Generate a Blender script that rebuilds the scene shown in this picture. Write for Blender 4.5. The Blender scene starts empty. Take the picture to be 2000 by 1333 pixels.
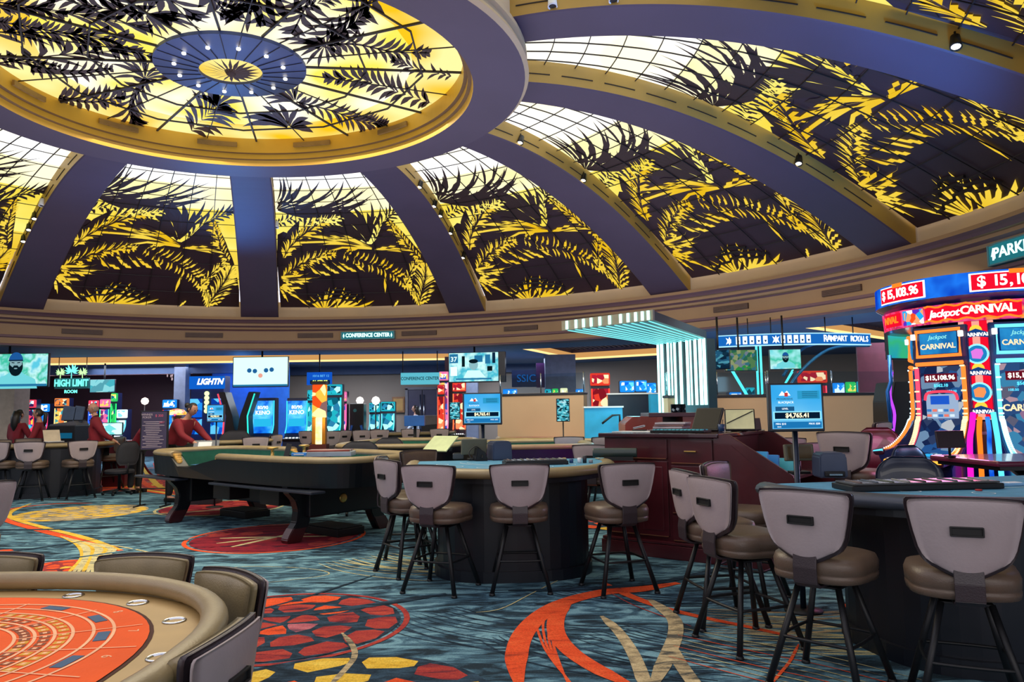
import bpy, bmesh, math, random
import numpy as np
from mathutils import Vector, Matrix
PI = math.pi
scene = bpy.context.scene
COL = scene.collection
random.seed(7)

# ---------------------------------------------------------------- camera
FPX, PIT, ROL, EYE = 1450.0, 0.0932694, -0.0140362, 1.55
cp_, sp_, cr_, sr_ = math.cos(PIT), math.sin(PIT), math.cos(ROL), math.sin(ROL)
FWD = Vector((0, cp_, sp_)); R0 = Vector((1, 0, 0)); U0 = Vector((0, -sp_, cp_))
RIGHT = cr_ * R0 + sr_ * U0
UP = -sr_ * R0 + cr_ * U0
cam = bpy.data.objects.new('camera', bpy.data.cameras.new('camera'))
COL.objects.link(cam)
cam.matrix_world = Matrix(((RIGHT.x, UP.x, -FWD.x, 0), (RIGHT.y, UP.y, -FWD.y, 0), (RIGHT.z, UP.z, -FWD.z, EYE), (0, 0, 0, 1)))
cam.data.sensor_width = 36; cam.data.lens = FPX / 2000 * 36; cam.data.clip_start = 0.05; cam.data.clip_end = 200
scene.camera = cam
scene.view_settings.view_transform = 'Standard'; scene.view_settings.look = 'None'
scene.view_settings.gamma = 1; scene.view_settings.use_curve_mapping = False
scene.view_settings.exposure = 0.12

# ---------------------------------------------------------------- world: ambient fill standing in for the unseen rest of the hall
w = bpy.data.worlds.new('world'); scene.world = w; w.use_nodes = True
w.node_tree.nodes['Background'].inputs[0].default_value = (0.68, 0.66, 0.74, 1)
w.node_tree.nodes['Background'].inputs[1].default_value = 1.5

def light(name, kind, loc, energy, col=(1, 1, 1), size=0.2, rot=None, sx=None, sy=None, spot=None):
    d = bpy.data.lights.new(name, kind); d.energy = energy; d.color = col
    if kind == 'AREA':
        d.shape = 'RECTANGLE'; d.size = sx; d.size_y = sy
    else:
        d.shadow_soft_size = size
    if kind == 'SPOT':
        d.spot_size = spot or 1.2; d.spot_blend = 0.8
    o = bpy.data.objects.new(name, d); COL.objects.link(o); o.location = loc
    if rot: o.rotation_euler = rot
    return o

# pixel of the 2000x1333 photograph -> point of the place
def ray(px, py):
    x = (px - 1000) / FPX; z = -(py - 666.5) / FPX
    return (FWD + x * RIGHT + z * UP)
def onz(px, py, z=0.0):
    d = ray(px, py); t = (z - EYE) / d.z
    return Vector((d.x * t, d.y * t, z))
def ony(px, py, Y):
    d = ray(px, py); t = Y / d.y
    return Vector((d.x * t, Y, EYE + d.z * t))
FL = lambda px, py: onz(px, py, 0.0)

# oculus light, plus added area fills with no fittings behind them
light('hall_fill_front', 'AREA', (0, -1.5, 3.2), 260, (1, .93, .84), rot=(0.25, 0, 0), sx=9, sy=3)
light('oculus_glow', 'AREA', (-4, 10.3, 6.2), 520, (1, .88, .66), rot=(0, 0, 0), sx=6, sy=6)
for i, (x, y, e) in enumerate([(-13, 24.5, 130), (-6, 25, 150), (0, 25.5, 150), (5.5, 20.5, 140), (10, 17, 130), (9.5, 9, 100), (-17, 17, 110)]):
    light('ceiling_fill', 'AREA', (x, y, 3.22), e * 1.7, (.72, .84, 1), sx=3.5, sy=3)

# unseen upward fill added for light bouncing off floor and tables
light('dome_bounce_fill', 'AREA', (-3.5, 10.5, 3.0), 420, (.93, .84, 1), rot=(PI, 0, 0), sx=13, sy=12)
light('ceiling_blue_fill', 'AREA', (-6, 23.5, 2.6), 60, (.25, .5, 1), rot=(PI, 0, 0), sx=20, sy=3)  # unseen blue fills added to tint the low ceiling
light('ceiling_blue_fill', 'AREA', (7, 16, 2.75), 45, (.3, .55, 1), rot=(PI, 0, 0), sx=6, sy=6)
light('wall_fill', 'AREA', (4.6, 11.2, 3.4), 95, (1, .86, .66), rot=(.5, 0, -.2), sx=4, sy=1)  # unseen warm fills added to brighten the pale walls
light('wall_fill', 'AREA', (.6, 13.5, 3.4), 60, (1, .86, .66), rot=(.5, 0, 0), sx=3, sy=1)
light('dark_room_fill', 'AREA', (-14.5, 26.5, 3.1), 90, (1, .5, .55), rot=(-.9, 0, 0), sx=6, sy=.5)  # unseen fill added to brighten the maroon room
for p_, q_, e_ in (((4.6, 7.2, 3.0), (3.2, 9.6, 6.0), 700), ((-6.9, 17.5, 3.2), (-6.2, 15.5, 5.8), 420), ((7.0, 6.0, 3.1), (4.5, 7.5, 5.6), 600)):
    light('blue_uplight', 'SPOT', p_, e_, (.08, .35, 1), .2, rot=(Vector(q_) - Vector(p_)).to_track_quat('-Z', 'Y').to_euler(), spot=1.9)
# ---------------------------------------------------------------- materials
def lin(c):
    if isinstance(c, str):
        c = [int(c[i:i + 2], 16) / 255 for i in (0, 2, 4)]
    return tuple((v / 12.92 if v <= .04045 else ((v + .055) / 1.055) ** 2.4) for v in c) + (1,)
_m = {}
def mat(name, col, rough=.5, metal=0.0, var=.12, scale=6, bump=0.0, coat=0.0, spec=.5):
    if name in _m: return _m[name]
    m = bpy.data.materials.new(name); m.use_nodes = True; nt = m.node_tree; b = nt.nodes['Principled BSDF']
    c = lin(col)
    tc = nt.nodes.new('ShaderNodeTexCoord'); n = nt.nodes.new('ShaderNodeTexNoise'); n.inputs['Scale'].default_value = scale
    n.inputs['Detail'].default_value = 4
    nt.links.new(tc.outputs['Object'], n.inputs['Vector'])
    r = nt.nodes.new('ShaderNodeValToRGB'); r.color_ramp.elements[0].position = .3; r.color_ramp.elements[1].position = .7
    r.color_ramp.elements[0].color = tuple(v * (1 - var) for v in c[:3]) + (1,)
    r.color_ramp.elements[1].color = tuple(min(1, v * (1 + var)) for v in c[:3]) + (1,)
    nt.links.new(n.outputs['Fac'], r.inputs[0]); nt.links.new(r.outputs[0], b.inputs['Base Color'])
    b.inputs['Roughness'].default_value = rough; b.inputs['Metallic'].default_value = metal
    b.inputs['Coat Weight'].default_value = coat; b.inputs['Specular IOR Level'].default_value = spec
    if bump:
        bp = nt.nodes.new('ShaderNodeBump'); bp.inputs['Strength'].default_value = bump; bp.inputs['Distance'].default_value = .01
        n2 = nt.nodes.new('ShaderNodeTexNoise'); n2.inputs['Scale'].default_value = scale * 14
        nt.links.new(tc.outputs['Object'], n2.inputs['Vector']); nt.links.new(n2.outputs['Fac'], bp.inputs['Height']); nt.links.new(bp.outputs[0], b.inputs['Normal'])
    _m[name] = m; return m
def glow(name, col, s=1.0):
    if name in _m: return _m[name]
    m = bpy.data.materials.new(name); m.use_nodes = True; nt = m.node_tree; nt.nodes.clear()
    o = nt.nodes.new('ShaderNodeOutputMaterial'); e = nt.nodes.new('ShaderNodeEmission')
    e.inputs[0].default_value = lin(col); e.inputs[1].default_value = s
    nt.links.new(e.outputs[0], o.inputs[0]); _m[name] = m; return m
def art(name, cols, scale=6, s=1.0, kind='vor', stretch=(1, 1, 1)):
    """a lit screen with a picture of soft or hard patches"""
    if name in _m: return _m[name]
    m = bpy.data.materials.new(name); m.use_nodes = True; nt = m.node_tree; nt.nodes.clear()
    o = nt.nodes.new('ShaderNodeOutputMaterial'); e = nt.nodes.new('ShaderNodeEmission')
    tc = nt.nodes.new('ShaderNodeTexCoord'); mp = nt.nodes.new('ShaderNodeMapping'); mp.inputs['Scale'].default_value = stretch
    nt.links.new(tc.outputs['Object'], mp.inputs[0])
    r = nt.nodes.new('ShaderNodeValToRGB'); els = r.color_ramp.elements
    if kind == 'vor':
        t = nt.nodes.new('ShaderNodeTexVoronoi'); t.inputs['Scale'].default_value = scale
        nt.links.new(mp.outputs[0], t.inputs['Vector'])
        sp = nt.nodes.new('ShaderNodeSeparateColor'); nt.links.new(t.outputs['Color'], sp.inputs[0]); nt.links.new(sp.outputs[0], r.inputs[0])
        r.color_ramp.interpolation = 'CONSTANT'; a, bnd = 0.0, 1.0
    else:
        t = nt.nodes.new('ShaderNodeTexNoise'); t.inputs['Scale'].default_value = scale; t.inputs['Detail'].default_value = 3
        nt.links.new(mp.outputs[0], t.inputs['Vector']); nt.links.new(t.outputs['Fac'], r.inputs[0]); a, bnd = .32, .68
    n = len(cols)
    while len(els) < n: els.new(.5)
    for i, c in enumerate(cols):
        els[i].position = a + (bnd - a) * i / (n if kind == 'vor' else max(1, n - 1)); els[i].color = lin(c)
    nt.links.new(r.outputs[0], e.inputs[0]); e.inputs[1].default_value = s; nt.links.new(e.outputs[0], o.inputs[0])
    _m[name] = m; return m
def glassm(name, tint='9fd8e8', alpha=.12):
    if name in _m: return _m[name]
    m = bpy.data.materials.new(name); m.use_nodes = True; nt = m.node_tree; nt.nodes.clear()
    o = nt.nodes.new('ShaderNodeOutputMaterial'); mx = nt.nodes.new('ShaderNodeMixShader'); t = nt.nodes.new('ShaderNodeBsdfTransparent'); g = nt.nodes.new('ShaderNodeBsdfGlossy')
    g.inputs['Roughness'].default_value = .05; g.inputs[0].default_value = lin(tint); t.inputs[0].default_value = (.92, .97, 1, 1)
    mx.inputs[0].default_value = alpha; nt.links.new(t.outputs[0], mx.inputs[1]); nt.links.new(g.outputs[0], mx.inputs[2]); nt.links.new(mx.outputs[0], o.inputs[0])
    _m[name] = m; return m

# ---------------------------------------------------------------- mesh helpers
def frame(loc=(0, 0, 0), rot=(0, 0, 0)):
    return Matrix.Translation(Vector(loc)) @ Matrix.Rotation(rot[2], 4, 'Z') @ Matrix.Rotation(rot[1], 4, 'Y') @ Matrix.Rotation(rot[0], 4, 'X')
def merge(bm, tmp, M=None, mi=0):
    vs = [bm.verts.new((M @ v.co) if M else v.co) for v in tmp.verts]
    tmp.verts.index_update()
    for f in tmp.faces:
        try:
            nf = bm.faces.new([vs[v.index] for v in f.verts]); nf.material_index = mi; nf.smooth = f.smooth
        except ValueError: pass
    tmp.free()
def box(bm, c, s, rot=(0, 0, 0), bev=0.0, mi=0, seg=2, taper=None):
    t = bmesh.new(); bmesh.ops.create_cube(t, size=1)
    for v in t.verts:
        k = 1.0
        if taper and v.co.z > 0: k = taper
        v.co = Vector((v.co.x * s[0] * k, v.co.y * s[1] * k, v.co.z * s[2]))
    if bev:
        bmesh.ops.bevel(t, geom=t.edges[:], offset=min(bev, .49 * min(s)), segments=seg, affect='EDGES', profile=.6)
    merge(bm, t, frame(c, rot), mi)
def tube(bm, pts, r, n=8, mi=0, closed=False, r2=None, cap=True):
    pts = [Vector(p) for p in pts]; N = len(pts); rings = []
    nrm = None
    for i, p in enumerate(pts):
        a = pts[(i - 1) % N] if (closed or i > 0) else p; b = pts[(i + 1) % N] if (closed or i < N - 1) else p
        d = (b - a).normalized()
        if nrm is None:
            nrm = d.orthogonal().normalized()
            if abs(d.z) < .9: nrm = (Vector((0, 0, 1)) - d * d.z).normalized()
        else:
            nrm = (nrm - d * nrm.dot(d)).normalized()
        bn = d.cross(nrm)
        rr = r if r2 is None else r + (r2 - r) * i / max(1, N - 1)
        if callable(r): rr = r(i / max(1, N - 1))
        rings.append([bm.verts.new(p + rr * (math.cos(2 * PI * (k + .5) / n) * nrm + math.sin(2 * PI * (k + .5) / n) * bn)) for k in range(n)])
    M = N if closed else N - 1
    for i in range(M):
        A, B = rings[i], rings[(i + 1) % N]
        for k in range(n):
            f = bm.faces.new((A[k], A[(k + 1) % n], B[(k + 1) % n], B[k])); f.material_index = mi; f.smooth = n > 4
    if not closed and cap:
        f = bm.faces.new(rings[0][::-1]); f.material_index = mi
        f = bm.faces.new(rings[-1]); f.material_index = mi
def lathe(bm, prof, c=(0, 0, 0), n=24, mi=0, M=None):
    rings = []
    for r, z in prof:
        rings.append([bm.verts.new((M @ Vector((r * math.cos(2 * PI * k / n), r * math.sin(2 * PI * k / n), z))) if M else (c[0] + r * math.cos(2 * PI * k / n), c[1] + r * math.sin(2 * PI * k / n), c[2] + z)) for k in range(n)])
    for A, B in zip(rings, rings[1:]):
        for k in range(n):
            f = bm.faces.new((A[k], A[(k + 1) % n], B[(k + 1) % n], B[k])); f.material_index = mi; f.smooth = True
    for R, fl in ((rings[0], True), (rings[-1], False)):
        f = bm.faces.new(R[::-1] if fl else R); f.material_index = mi
def poly(bm, pts, mi=0):
    try:
        f = bm.faces.new([bm.verts.new(p) for p in pts]); f.material_index = mi; return f
    except ValueError: return None
def prism(bm, pts, d, M=None, mi=0, bev=0.0):
    """polygon in local xz extruded along +y by d"""
    t = bmesh.new()
    a = [t.verts.new((x, 0, z)) for x, z in pts]; b = [t.verts.new((x, d, z)) for x, z in pts]
    t.faces.new(a); t.faces.new(b[::-1]); n = len(pts)
    for i in range(n): t.faces.new((a[i], b[i], b[(i + 1) % n], a[(i + 1) % n]))
    bmesh.ops.recalc_face_normals(t, faces=t.faces)
    if bev: bmesh.ops.bevel(t, geom=t.edges[:], offset=bev, segments=2, affect='EDGES')
    merge(bm, t, M, mi)
def prismz(bm, pts, z0, z1, M=None, mi=0, bev=0.0):
    t = bmesh.new()
    a = [t.verts.new((x, y, z0)) for x, y in pts]; b = [t.verts.new((x, y, z1)) for x, y in pts]
    t.faces.new(a); t.faces.new(b[::-1]); n = len(pts)
    for i in range(n): t.faces.new((a[i], b[i], b[(i + 1) % n], a[(i + 1) % n]))
    bmesh.ops.recalc_face_normals(t, faces=t.faces)
    if bev: bmesh.ops.bevel(t, geom=t.edges[:], offset=bev, segments=2, affect='EDGES')
    merge(bm, t, M, mi)
def grid(bm, P, mi=0, smooth=True, flip=False):
    V = [[bm.verts.new(p) for p in row] for row in P]
    for i in range(len(V) - 1):
        for j in range(len(V[0]) - 1):
            q = (V[i][j], V[i][j + 1], V[i + 1][j + 1], V[i + 1][j])
            try:
                f = bm.faces.new(q[::-1] if flip else q); f.material_index = mi; f.smooth = smooth
            except ValueError: pass
    return V
def obj(name, bm, mats, parent=None, smooth=None, recalc=False):
    if recalc: bmesh.ops.recalc_face_normals(bm, faces=bm.faces)
    me = bpy.data.meshes.new(name); bm.to_mesh(me); bm.free()
    if smooth: me.polygons.foreach_set('use_smooth', [True] * len(me.polygons))
    for m in (mats if isinstance(mats, (list, tuple)) else [mats]): me.materials.append(m)
    o = bpy.data.objects.new(name, me); COL.objects.link(o)
    if parent: o.parent = parent
    return o
def tag(o, label=None, cat=None, group=None, kind=None):
    if label: o['label'] = label
    if cat: o['category'] = cat
    if group: o['group'] = group
    if kind: o['kind'] = kind
    return o
def thing(name, label, cat, loc=(0, 0, 0), rz=0.0, group=None):
    o = bpy.data.objects.new(name, None); COL.objects.link(o); o.location = loc; o.rotation_euler = (0, 0, rz); o.empty_display_size = .1
    return tag(o, label, cat, group)
def struct(o): o['kind'] = 'structure'; return o
KIDS = {}
def dup(root, loc, rz, label=None, group=None, scale=None):
    r = root.copy(); COL.objects.link(r); r.location = loc; r.rotation_euler = (0, 0, rz)
    if scale: r.scale = (scale,) * 3 if not isinstance(scale, tuple) else scale
    if label: r['label'] = label
    if group: r['group'] = group
    for ch in list(root.children):
        c = ch.copy(); COL.objects.link(c); c.parent = r
        for g in list(ch.children):
            d = g.copy(); COL.objects.link(d); d.parent = c
    return r
def text_bm(s, size, M, extrude=.002, align='CENTER', bold=0.0, shear=0.0, sx=1.0):
    cu = bpy.data.curves.new('t', 'FONT'); cu.body = s; cu.size = size; cu.align_x = align; cu.align_y = 'CENTER'; cu.extrude = extrude; cu.offset = bold; cu.shear = shear
    cu.resolution_u = 3
    o = bpy.data.objects.new('t', cu); COL.objects.link(o)
    bpy.context.view_layer.update()
    dg = bpy.context.evaluated_depsgraph_get(); me = bpy.data.meshes.new_from_object(o.evaluated_get(dg))
    bpy.data.objects.remove(o); bpy.data.curves.remove(cu)
    b = bmesh.new(); b.from_mesh(me); bpy.data.meshes.remove(me)
    for v in b.verts: v.co = M @ Vector((v.co.x * sx, v.co.y, v.co.z))
    return b
STAND = Matrix.Rotation(PI / 2, 4, 'X')      # text upright, facing -y
def text(name, s, size, loc, m, parent=None, rz=0, tilt=0, **k):
    M = Matrix.Translation(Vector(loc)) @ Matrix.Rotation(rz, 4, 'Z') @ Matrix.Rotation(tilt, 4, 'X') @ STAND
    return obj(name, text_bm(s, size, M, **k), m, parent)
def cat(pts, n=8, closed=False):
    P = [Vector(p) for p in pts]; N = len(P); out = []
    for i in range(N if closed else N - 1):
        a = P[(i - 1) % N] if (closed or i > 0) else P[i]; b = P[i]; c = P[(i + 1) % N]; d = P[(i + 2) % N] if (closed or i < N - 2) else c
        for k in range(n):
            t = k / n
            out.append(.5 * ((2 * b) + (c - a) * t + (2 * a - 5 * b + 4 * c - d) * t * t + (3 * b - a - 3 * c + d) * t ** 3))
    if not closed: out.append(P[-1])
    return out

# shared materials
CREAM = mat('cream_plaster', 'b79f7c', .7, var=.05, scale=1.5)
TAUPE = mat('taupe_plaster', '987b5c', .65, var=.06, scale=1.2)
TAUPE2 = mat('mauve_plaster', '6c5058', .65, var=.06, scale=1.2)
GOLD = mat('gold_plaster', 'a8873f', .5, var=.1, scale=1.5)
PURPLE = mat('plum_plaster', '483c50', .55, var=.08, scale=.9)
SLOT_D = mat('dark_slot', '241c18', .8)
BLACK = mat('black_laminate', '070a12', .35, var=.1)
BLACKM = mat('black_metal', '17181c', .45, .3)
DKBLUE = mat('midnight_laminate', '080e1a', .4)
LEATHER = mat('brown_leather', '5f4e42', .38, var=.12, scale=9, bump=.15)
LEATHD = mat('dark_leather', '352b30', .4, var=.1, scale=9, bump=.15)
SHELL = mat('taupe_back_vinyl', 'a39598', .42, var=.06, scale=5, bump=.1)
RIM = mat('olive_padded_vinyl', '8b7a58', .4, var=.1, scale=7, bump=.12)
POCKET = mat('pocket_black', '060608', .6)
CHROME = mat('chrome', 'c8ccd2', .18, 1.0, var=.03)
BRASS = mat('brass', 'c9a45c', .3, .9, var=.05)
CHERRY = mat('cherry_wood', '47141c', .32, var=.25, scale=3, coat=.3)
REDWOOD = mat('red_brown_wood', '7c3328', .35, var=.25, scale=3, coat=.2)
FELTB = mat('blue_felt', '4f8fb0', .9, var=.12, scale=8, bump=.2)
FELTG = mat('green_felt', '1f5a44', .95, var=.15, scale=8, bump=.2)
FELTO = mat('orange_felt', 'f05a12', .9, var=.06, scale=5, bump=.2)
TAN = mat('tan_wall_paint', 'b59a7c', .75, var=.05, scale=1)
WHITE = mat('white_plastic', 'd8dbdf', .45, var=.03)
DOME_E = 1.0
# ---------------------------------------------------------------- dome geometry (an oval dome on 12 ribs)
DCX, DCY, DA, DTH = -1.5356909 * 2.6, 3.9535576 * 2.6, 1.1370108, (-6245.847257706514) % (2 * PI)
cd_, sd_ = math.cos(DTH), math.sin(DTH)
def dxy(R, ang):
    u = R * math.cos(ang) * DA; v = R * math.sin(ang)
    return DCX + cd_ * u - sd_ * v, DCY + sd_ * u + cd_ * v
def dpol(x, y):
    dx, dy = x - DCX, y - DCY; u = (cd_ * dx + sd_ * dy) / DA; v = -sd_ * dx + cd_ * dy
    return math.hypot(u, v), math.atan2(v, u)
_pr = np.array([[9.9, 2.6], [9.3, 3.05], [8.7, 3.45], [8.19, 3.72], [7.4, 4.15], [6.6, 4.48], [5.9, 4.70], [5.1, 4.86], [4.4, 4.93], [3.7, 4.95]])
_pf = np.polyfit(_pr[:, 0], _pr[:, 1], 4)
def zu(R): return float(np.polyval(_pf, R)) + EYE          # rib underside
GL = .36
def zg(R): return zu(R) + GL                                # glass
def ondome(px, py, off=0.0):
    d = ray(px, py); t0 = None
    lo = 3.0
    prev = None
    for i in range(600):
        t = lo + i * .06; x, y, z = d.x * t, d.y * t, EYE + d.z * t
        R, a = dpol(x, y)
        if z > zg(R) and 3.2 < R < 10.6:
            return R, a
    return R, a
def sweep(bm, prof, a0, a1, n, mi=None, flip=False, fn=None):
    """profile [(R,z)...] swept around the oval"""
    P = []
    for R, z in prof:
        P.append([(*dxy(R, a0 + (a1 - a0) * k / n), z) for k in range(n + 1)])
    V = [[bm.verts.new(p) for p in row] for row in P]
    for i in range(len(V) - 1):
        for j in range(n):
            q = (V[i][j], V[i][j + 1], V[i + 1][j + 1], V[i + 1][j])
            f = bm.faces.new(q[::-1] if flip else q); f.material_index = (mi[i] if mi else 0)
FA0, FA1 = math.radians(-80), math.radians(262)

# entablature rings under the dome
bm = bmesh.new()
sweep(bm, [(9.97, 4.62), (9.97, 4.17)], FA0, FA1, 200); struct(obj('trim_1', bm, CREAM))
bm = bmesh.new()
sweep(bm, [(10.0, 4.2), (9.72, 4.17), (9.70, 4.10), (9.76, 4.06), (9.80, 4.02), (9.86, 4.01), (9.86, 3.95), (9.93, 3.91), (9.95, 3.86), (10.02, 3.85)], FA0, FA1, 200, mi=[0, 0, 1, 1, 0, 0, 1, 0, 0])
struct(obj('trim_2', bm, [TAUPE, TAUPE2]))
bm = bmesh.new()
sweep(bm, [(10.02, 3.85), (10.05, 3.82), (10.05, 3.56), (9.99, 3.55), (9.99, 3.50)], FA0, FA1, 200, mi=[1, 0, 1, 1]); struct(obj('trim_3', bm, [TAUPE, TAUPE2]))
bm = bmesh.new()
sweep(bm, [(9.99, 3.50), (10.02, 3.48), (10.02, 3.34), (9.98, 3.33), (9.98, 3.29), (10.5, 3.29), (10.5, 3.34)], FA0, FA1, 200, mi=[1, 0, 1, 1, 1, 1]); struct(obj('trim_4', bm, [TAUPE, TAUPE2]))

# glowing panes, dark plate, frond maker
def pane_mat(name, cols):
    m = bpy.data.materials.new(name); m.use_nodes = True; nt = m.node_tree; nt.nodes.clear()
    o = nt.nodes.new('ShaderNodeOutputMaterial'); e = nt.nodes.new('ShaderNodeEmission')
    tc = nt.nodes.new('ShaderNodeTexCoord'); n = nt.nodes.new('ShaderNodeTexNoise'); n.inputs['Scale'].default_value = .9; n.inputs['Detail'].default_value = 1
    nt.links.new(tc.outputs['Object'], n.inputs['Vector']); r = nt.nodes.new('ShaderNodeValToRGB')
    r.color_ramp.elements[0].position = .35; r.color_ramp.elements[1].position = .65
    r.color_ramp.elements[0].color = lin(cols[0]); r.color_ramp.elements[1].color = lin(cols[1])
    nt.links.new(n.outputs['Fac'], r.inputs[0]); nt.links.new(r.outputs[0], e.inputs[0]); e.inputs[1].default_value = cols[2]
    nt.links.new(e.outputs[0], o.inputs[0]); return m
PANES = [pane_mat('amber_glow_step', ('e6b81c', 'f2d24a', 1.0)), pane_mat('yellow_glow_step', ('eed548', 'f7ea7c', 1.05)), pane_mat('pale_glow_step', ('f6ecaa', 'fff6d0', 1.15)), pane_mat('white_glow_step', ('fff5cf', 'ffffff', 1.35))]  # glow of the lamps behind the glass put into stepped pane colours
FROND = mat('bronze_frond', '33201f', .6, var=.12, scale=2)
PLATE = mat('bronze_plate', '35222b', .6, var=.15, scale=1.2)
SEAM = mat('seam_lead', '1d1618', .6)
DISCP = [pane_mat('amber_disc_glass_lit', ('f2c21e', 'fff0a0', 1.05)), pane_mat('pale_disc_glass_lit', ('f7e05a', 'fffbe6', 1.15))]

def blade(a, b, wdt, bend=0.0, n=6):
    """leaf outline from a to b (2d), fattest at 40%"""
    ax, ay = a; bx_, by_ = b; dx, dy = bx_ - ax, by_ - ay; L = math.hypot(dx, dy) or 1e-6; nx, ny = -dy / L, dx / L
    up, dn = [], []
    for i in range(n + 1):
        t = i / n; cx = ax + dx * t + nx * bend * 4 * t * (1 - t); cy = ay + dy * t + ny * bend * 4 * t * (1 - t)
        hw = wdt * .5 * (min(1, t / .5) ** .9 * (1 - max(0, (t - .5) / .5) ** 1.7) if t < 1 else 0) + (wdt * .06 if t < .3 else 0)
        up.append((cx + nx * hw, cy + ny * hw)); dn.append((cx - nx * hw, cy - ny * hw))
    return up + dn[-2::-1]
def frond(spine, nl, L0, wdt, ang=50, side=(1, 1), rib=2.5, curl=.12, gap=0.0):
    """list of polygons: leaflets on both sides of a spine"""
    S = [(p.x, p.y) for p in cat([(x, y, 0) for x, y in spine], 10)]; out = []; N = len(S) - 1
    for i in range(nl):
        t = .04 + .94 * i / (nl - 1); k = min(N - 1, int(t * N)); p = S[k]; q = S[k + 1]
        d = math.atan2(q[1] - p[1], q[0] - p[0]); L = L0 * (math.sin(PI * (.12 + .80 * t)) ** .7) * random.uniform(.85, 1.1)
        for sgn in (0, 1):
            if not side[sgn]: continue
            a = d + (1 if sgn else -1) * math.radians(ang * (1 - .35 * t) + random.uniform(-4, 4)); LL = L * side[sgn]
            g = gap * (1 if sgn else -1); p2 = (p[0] - g * math.sin(d), p[1] + g * math.cos(d)); out.append(blade(p2, (p[0] + LL * math.cos(a), p[1] + LL * math.sin(a)), wdt * random.uniform(.8, 1.1), (-1 if sgn else 1) * curl * LL))
    for i in range(N if rib > 0 else 0):
        p, q = S[i], S[i + 1]; L = math.hypot(q[0] - p[0], q[1] - p[1]) or 1; nx, ny = -(q[1] - p[1]) / L * rib / 2, (q[0] - p[0]) / L * rib / 2
        f0 = 1 - .7 * i / N
        out.append([(p[0] + nx * f0, p[1] + ny * f0), (q[0] + nx * f0, q[1] + ny * f0), (q[0] - nx * f0, q[1] - ny * f0), (p[0] - nx * f0, p[1] - ny * f0)])
    return out
def fan(base, tips, wdt, bend=.1):
    out = []
    for i, t in enumerate(tips):
        L = math.hypot(t[0] - base[0], t[1] - base[1]); s0 = min(.3, 14 / L) if wdt > 1 else .08; b0 = (base[0] + (t[0] - base[0]) * s0, base[1] + (t[1] - base[1]) * s0); out.append(blade(b0, t, wdt * random.uniform(.8, 1.0), bend * L * (1 if t[0] < base[0] else -1), 8))
    return out

# one bay of the palm screen (coordinates of a 1728x1333 tracing of the bay left of the middle)
CX = lambda p: (530 + p[0] / 4.937, 335 + p[1] / 4.937)
dark, lite = [], []
dark += fan((30, 350), [(95, 20), (180, 60), (300, 45), (470, 62), (660, 70), (900, 75), (960, 128), (1010, 185), (980, 232), (760, 262), (500, 300)], 40, -.13)
dark += fan((30, 290), [(60, 30), (130, 120), (250, 130), (420, 140), (640, 150), (860, 185)], 30, -.12)
dark += fan((560, 300), [(700, 60), (820, 110), (900, 160)], 22, -.10)
dark += fan((200, 330), [(430, 300), (700, 330), (900, 290), (1040, 262)], 30, -.05)
dark += fan((935, 670), [(555, 330), (650, 310), (785, 320), (925, 375), (1015, 400), (430, 400), (480, 520)], 70, .10)
dark += fan((880, 600), [(690, 225), (960, 262), (1060, 300)], 40, -.16)
dark += frond([(1000, 640), (1060, 500), (1150, 400), (1240, 330)], 9, 150, 26, 50, rib=6)
dark += frond([(180, 640), (330, 500), (480, 430), (640, 400)], 9, 150, 30, 55, rib=8)
dark += frond([(40, 480), (160, 440), (330, 400)], 7, 110, 24, 60)
dark += [blade((60, 700), (260, 450), 90, 20), blade((250, 560), (640, 470), 60, 10), blade((560, 560), (880, 640), 60, 10)]
platepoly = [(30, 600), (110, 560), (190, 640), (300, 560), (450, 510), (620, 530), (740, 590), (860, 650), (960, 690), (1010, 640), (1080, 480), (1150, 440), (1230, 520), (1330, 620), (1450, 760), (1560, 900), (1760, 1300), (30, 1300)]
K = dict(rib=0, gap=5)
lite += frond([(95, 820), (180, 690), (420, 500), (640, 440)], 22, 135, 15, 46, **K)
lite += frond([(85, 1000), (250, 885), (450, 805), (590, 780)], 19, 115, 15, 48, **K)
lite += fan((985, 725), [(215, 605), (240, 668), (400, 600), (420, 690), (505, 745), (555, 598), (650, 590), (620, 735), (700, 748)], 19, .04)
lite += fan((985, 728), [(1210, 700), (1390, 745), (1310, 760)], 17, .02)
lite += fan((60, 1000), [(480, 985), (390, 1035), (300, 1060), (250, 955), (360, 950), (200, 1080)], 17, -.06)
for q in [((480, 865), (620, 955)), ((575, 855), (720, 945)), ((640, 850), (790, 930)), ((720, 890), (840, 955)), ((790, 850), (905, 945)), ((430, 935), (560, 978)), ((530, 900), (650, 965)), ((330, 870), (470, 985))]: lite.append(blade(q[0], q[1], 22, 6))
lite += frond([(690, 770), (880, 850), (1060, 910), (1230, 1000), (1330, 1100)], 17, 105, 19, 82, side=(1.15, .8), rib=0, gap=6)
lite += frond([(1310, 1060), (1380, 1130), (1450, 1240)], 7, 120, 16, 40, side=(.4, 1), **K)
lite += frond([(1425, 1275), (1470, 1120), (1500, 980), (1500, 880)], 18, 170, 15, 58, **K)
lite += frond([(1455, 820), (1330, 690), (1230, 560), (1150, 470)], 17, 115, 15, 50, side=(1, .6), **K)
lite += frond([(1290, 1100), (1350, 960), (1420, 840)], 9, 90, 15, 45, **K)
lite += fan((500, 1340), [(320, 1220), (355, 1185), (430, 1165), (515, 1140), (550, 1105), (620, 1088), (740, 1130)], 22, .04)
lite += fan((560, 1350), [(700, 1090), (830, 1165), (900, 1190), (990, 1225), (985, 1260), (920, 1280), (760, 1150)], 26, -.06)
lite += fan((50, 1090), [(300, 1115), (225, 1145), (210, 1190), (360, 1288), (140, 1245), (180, 1060)], 20, .02)
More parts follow.
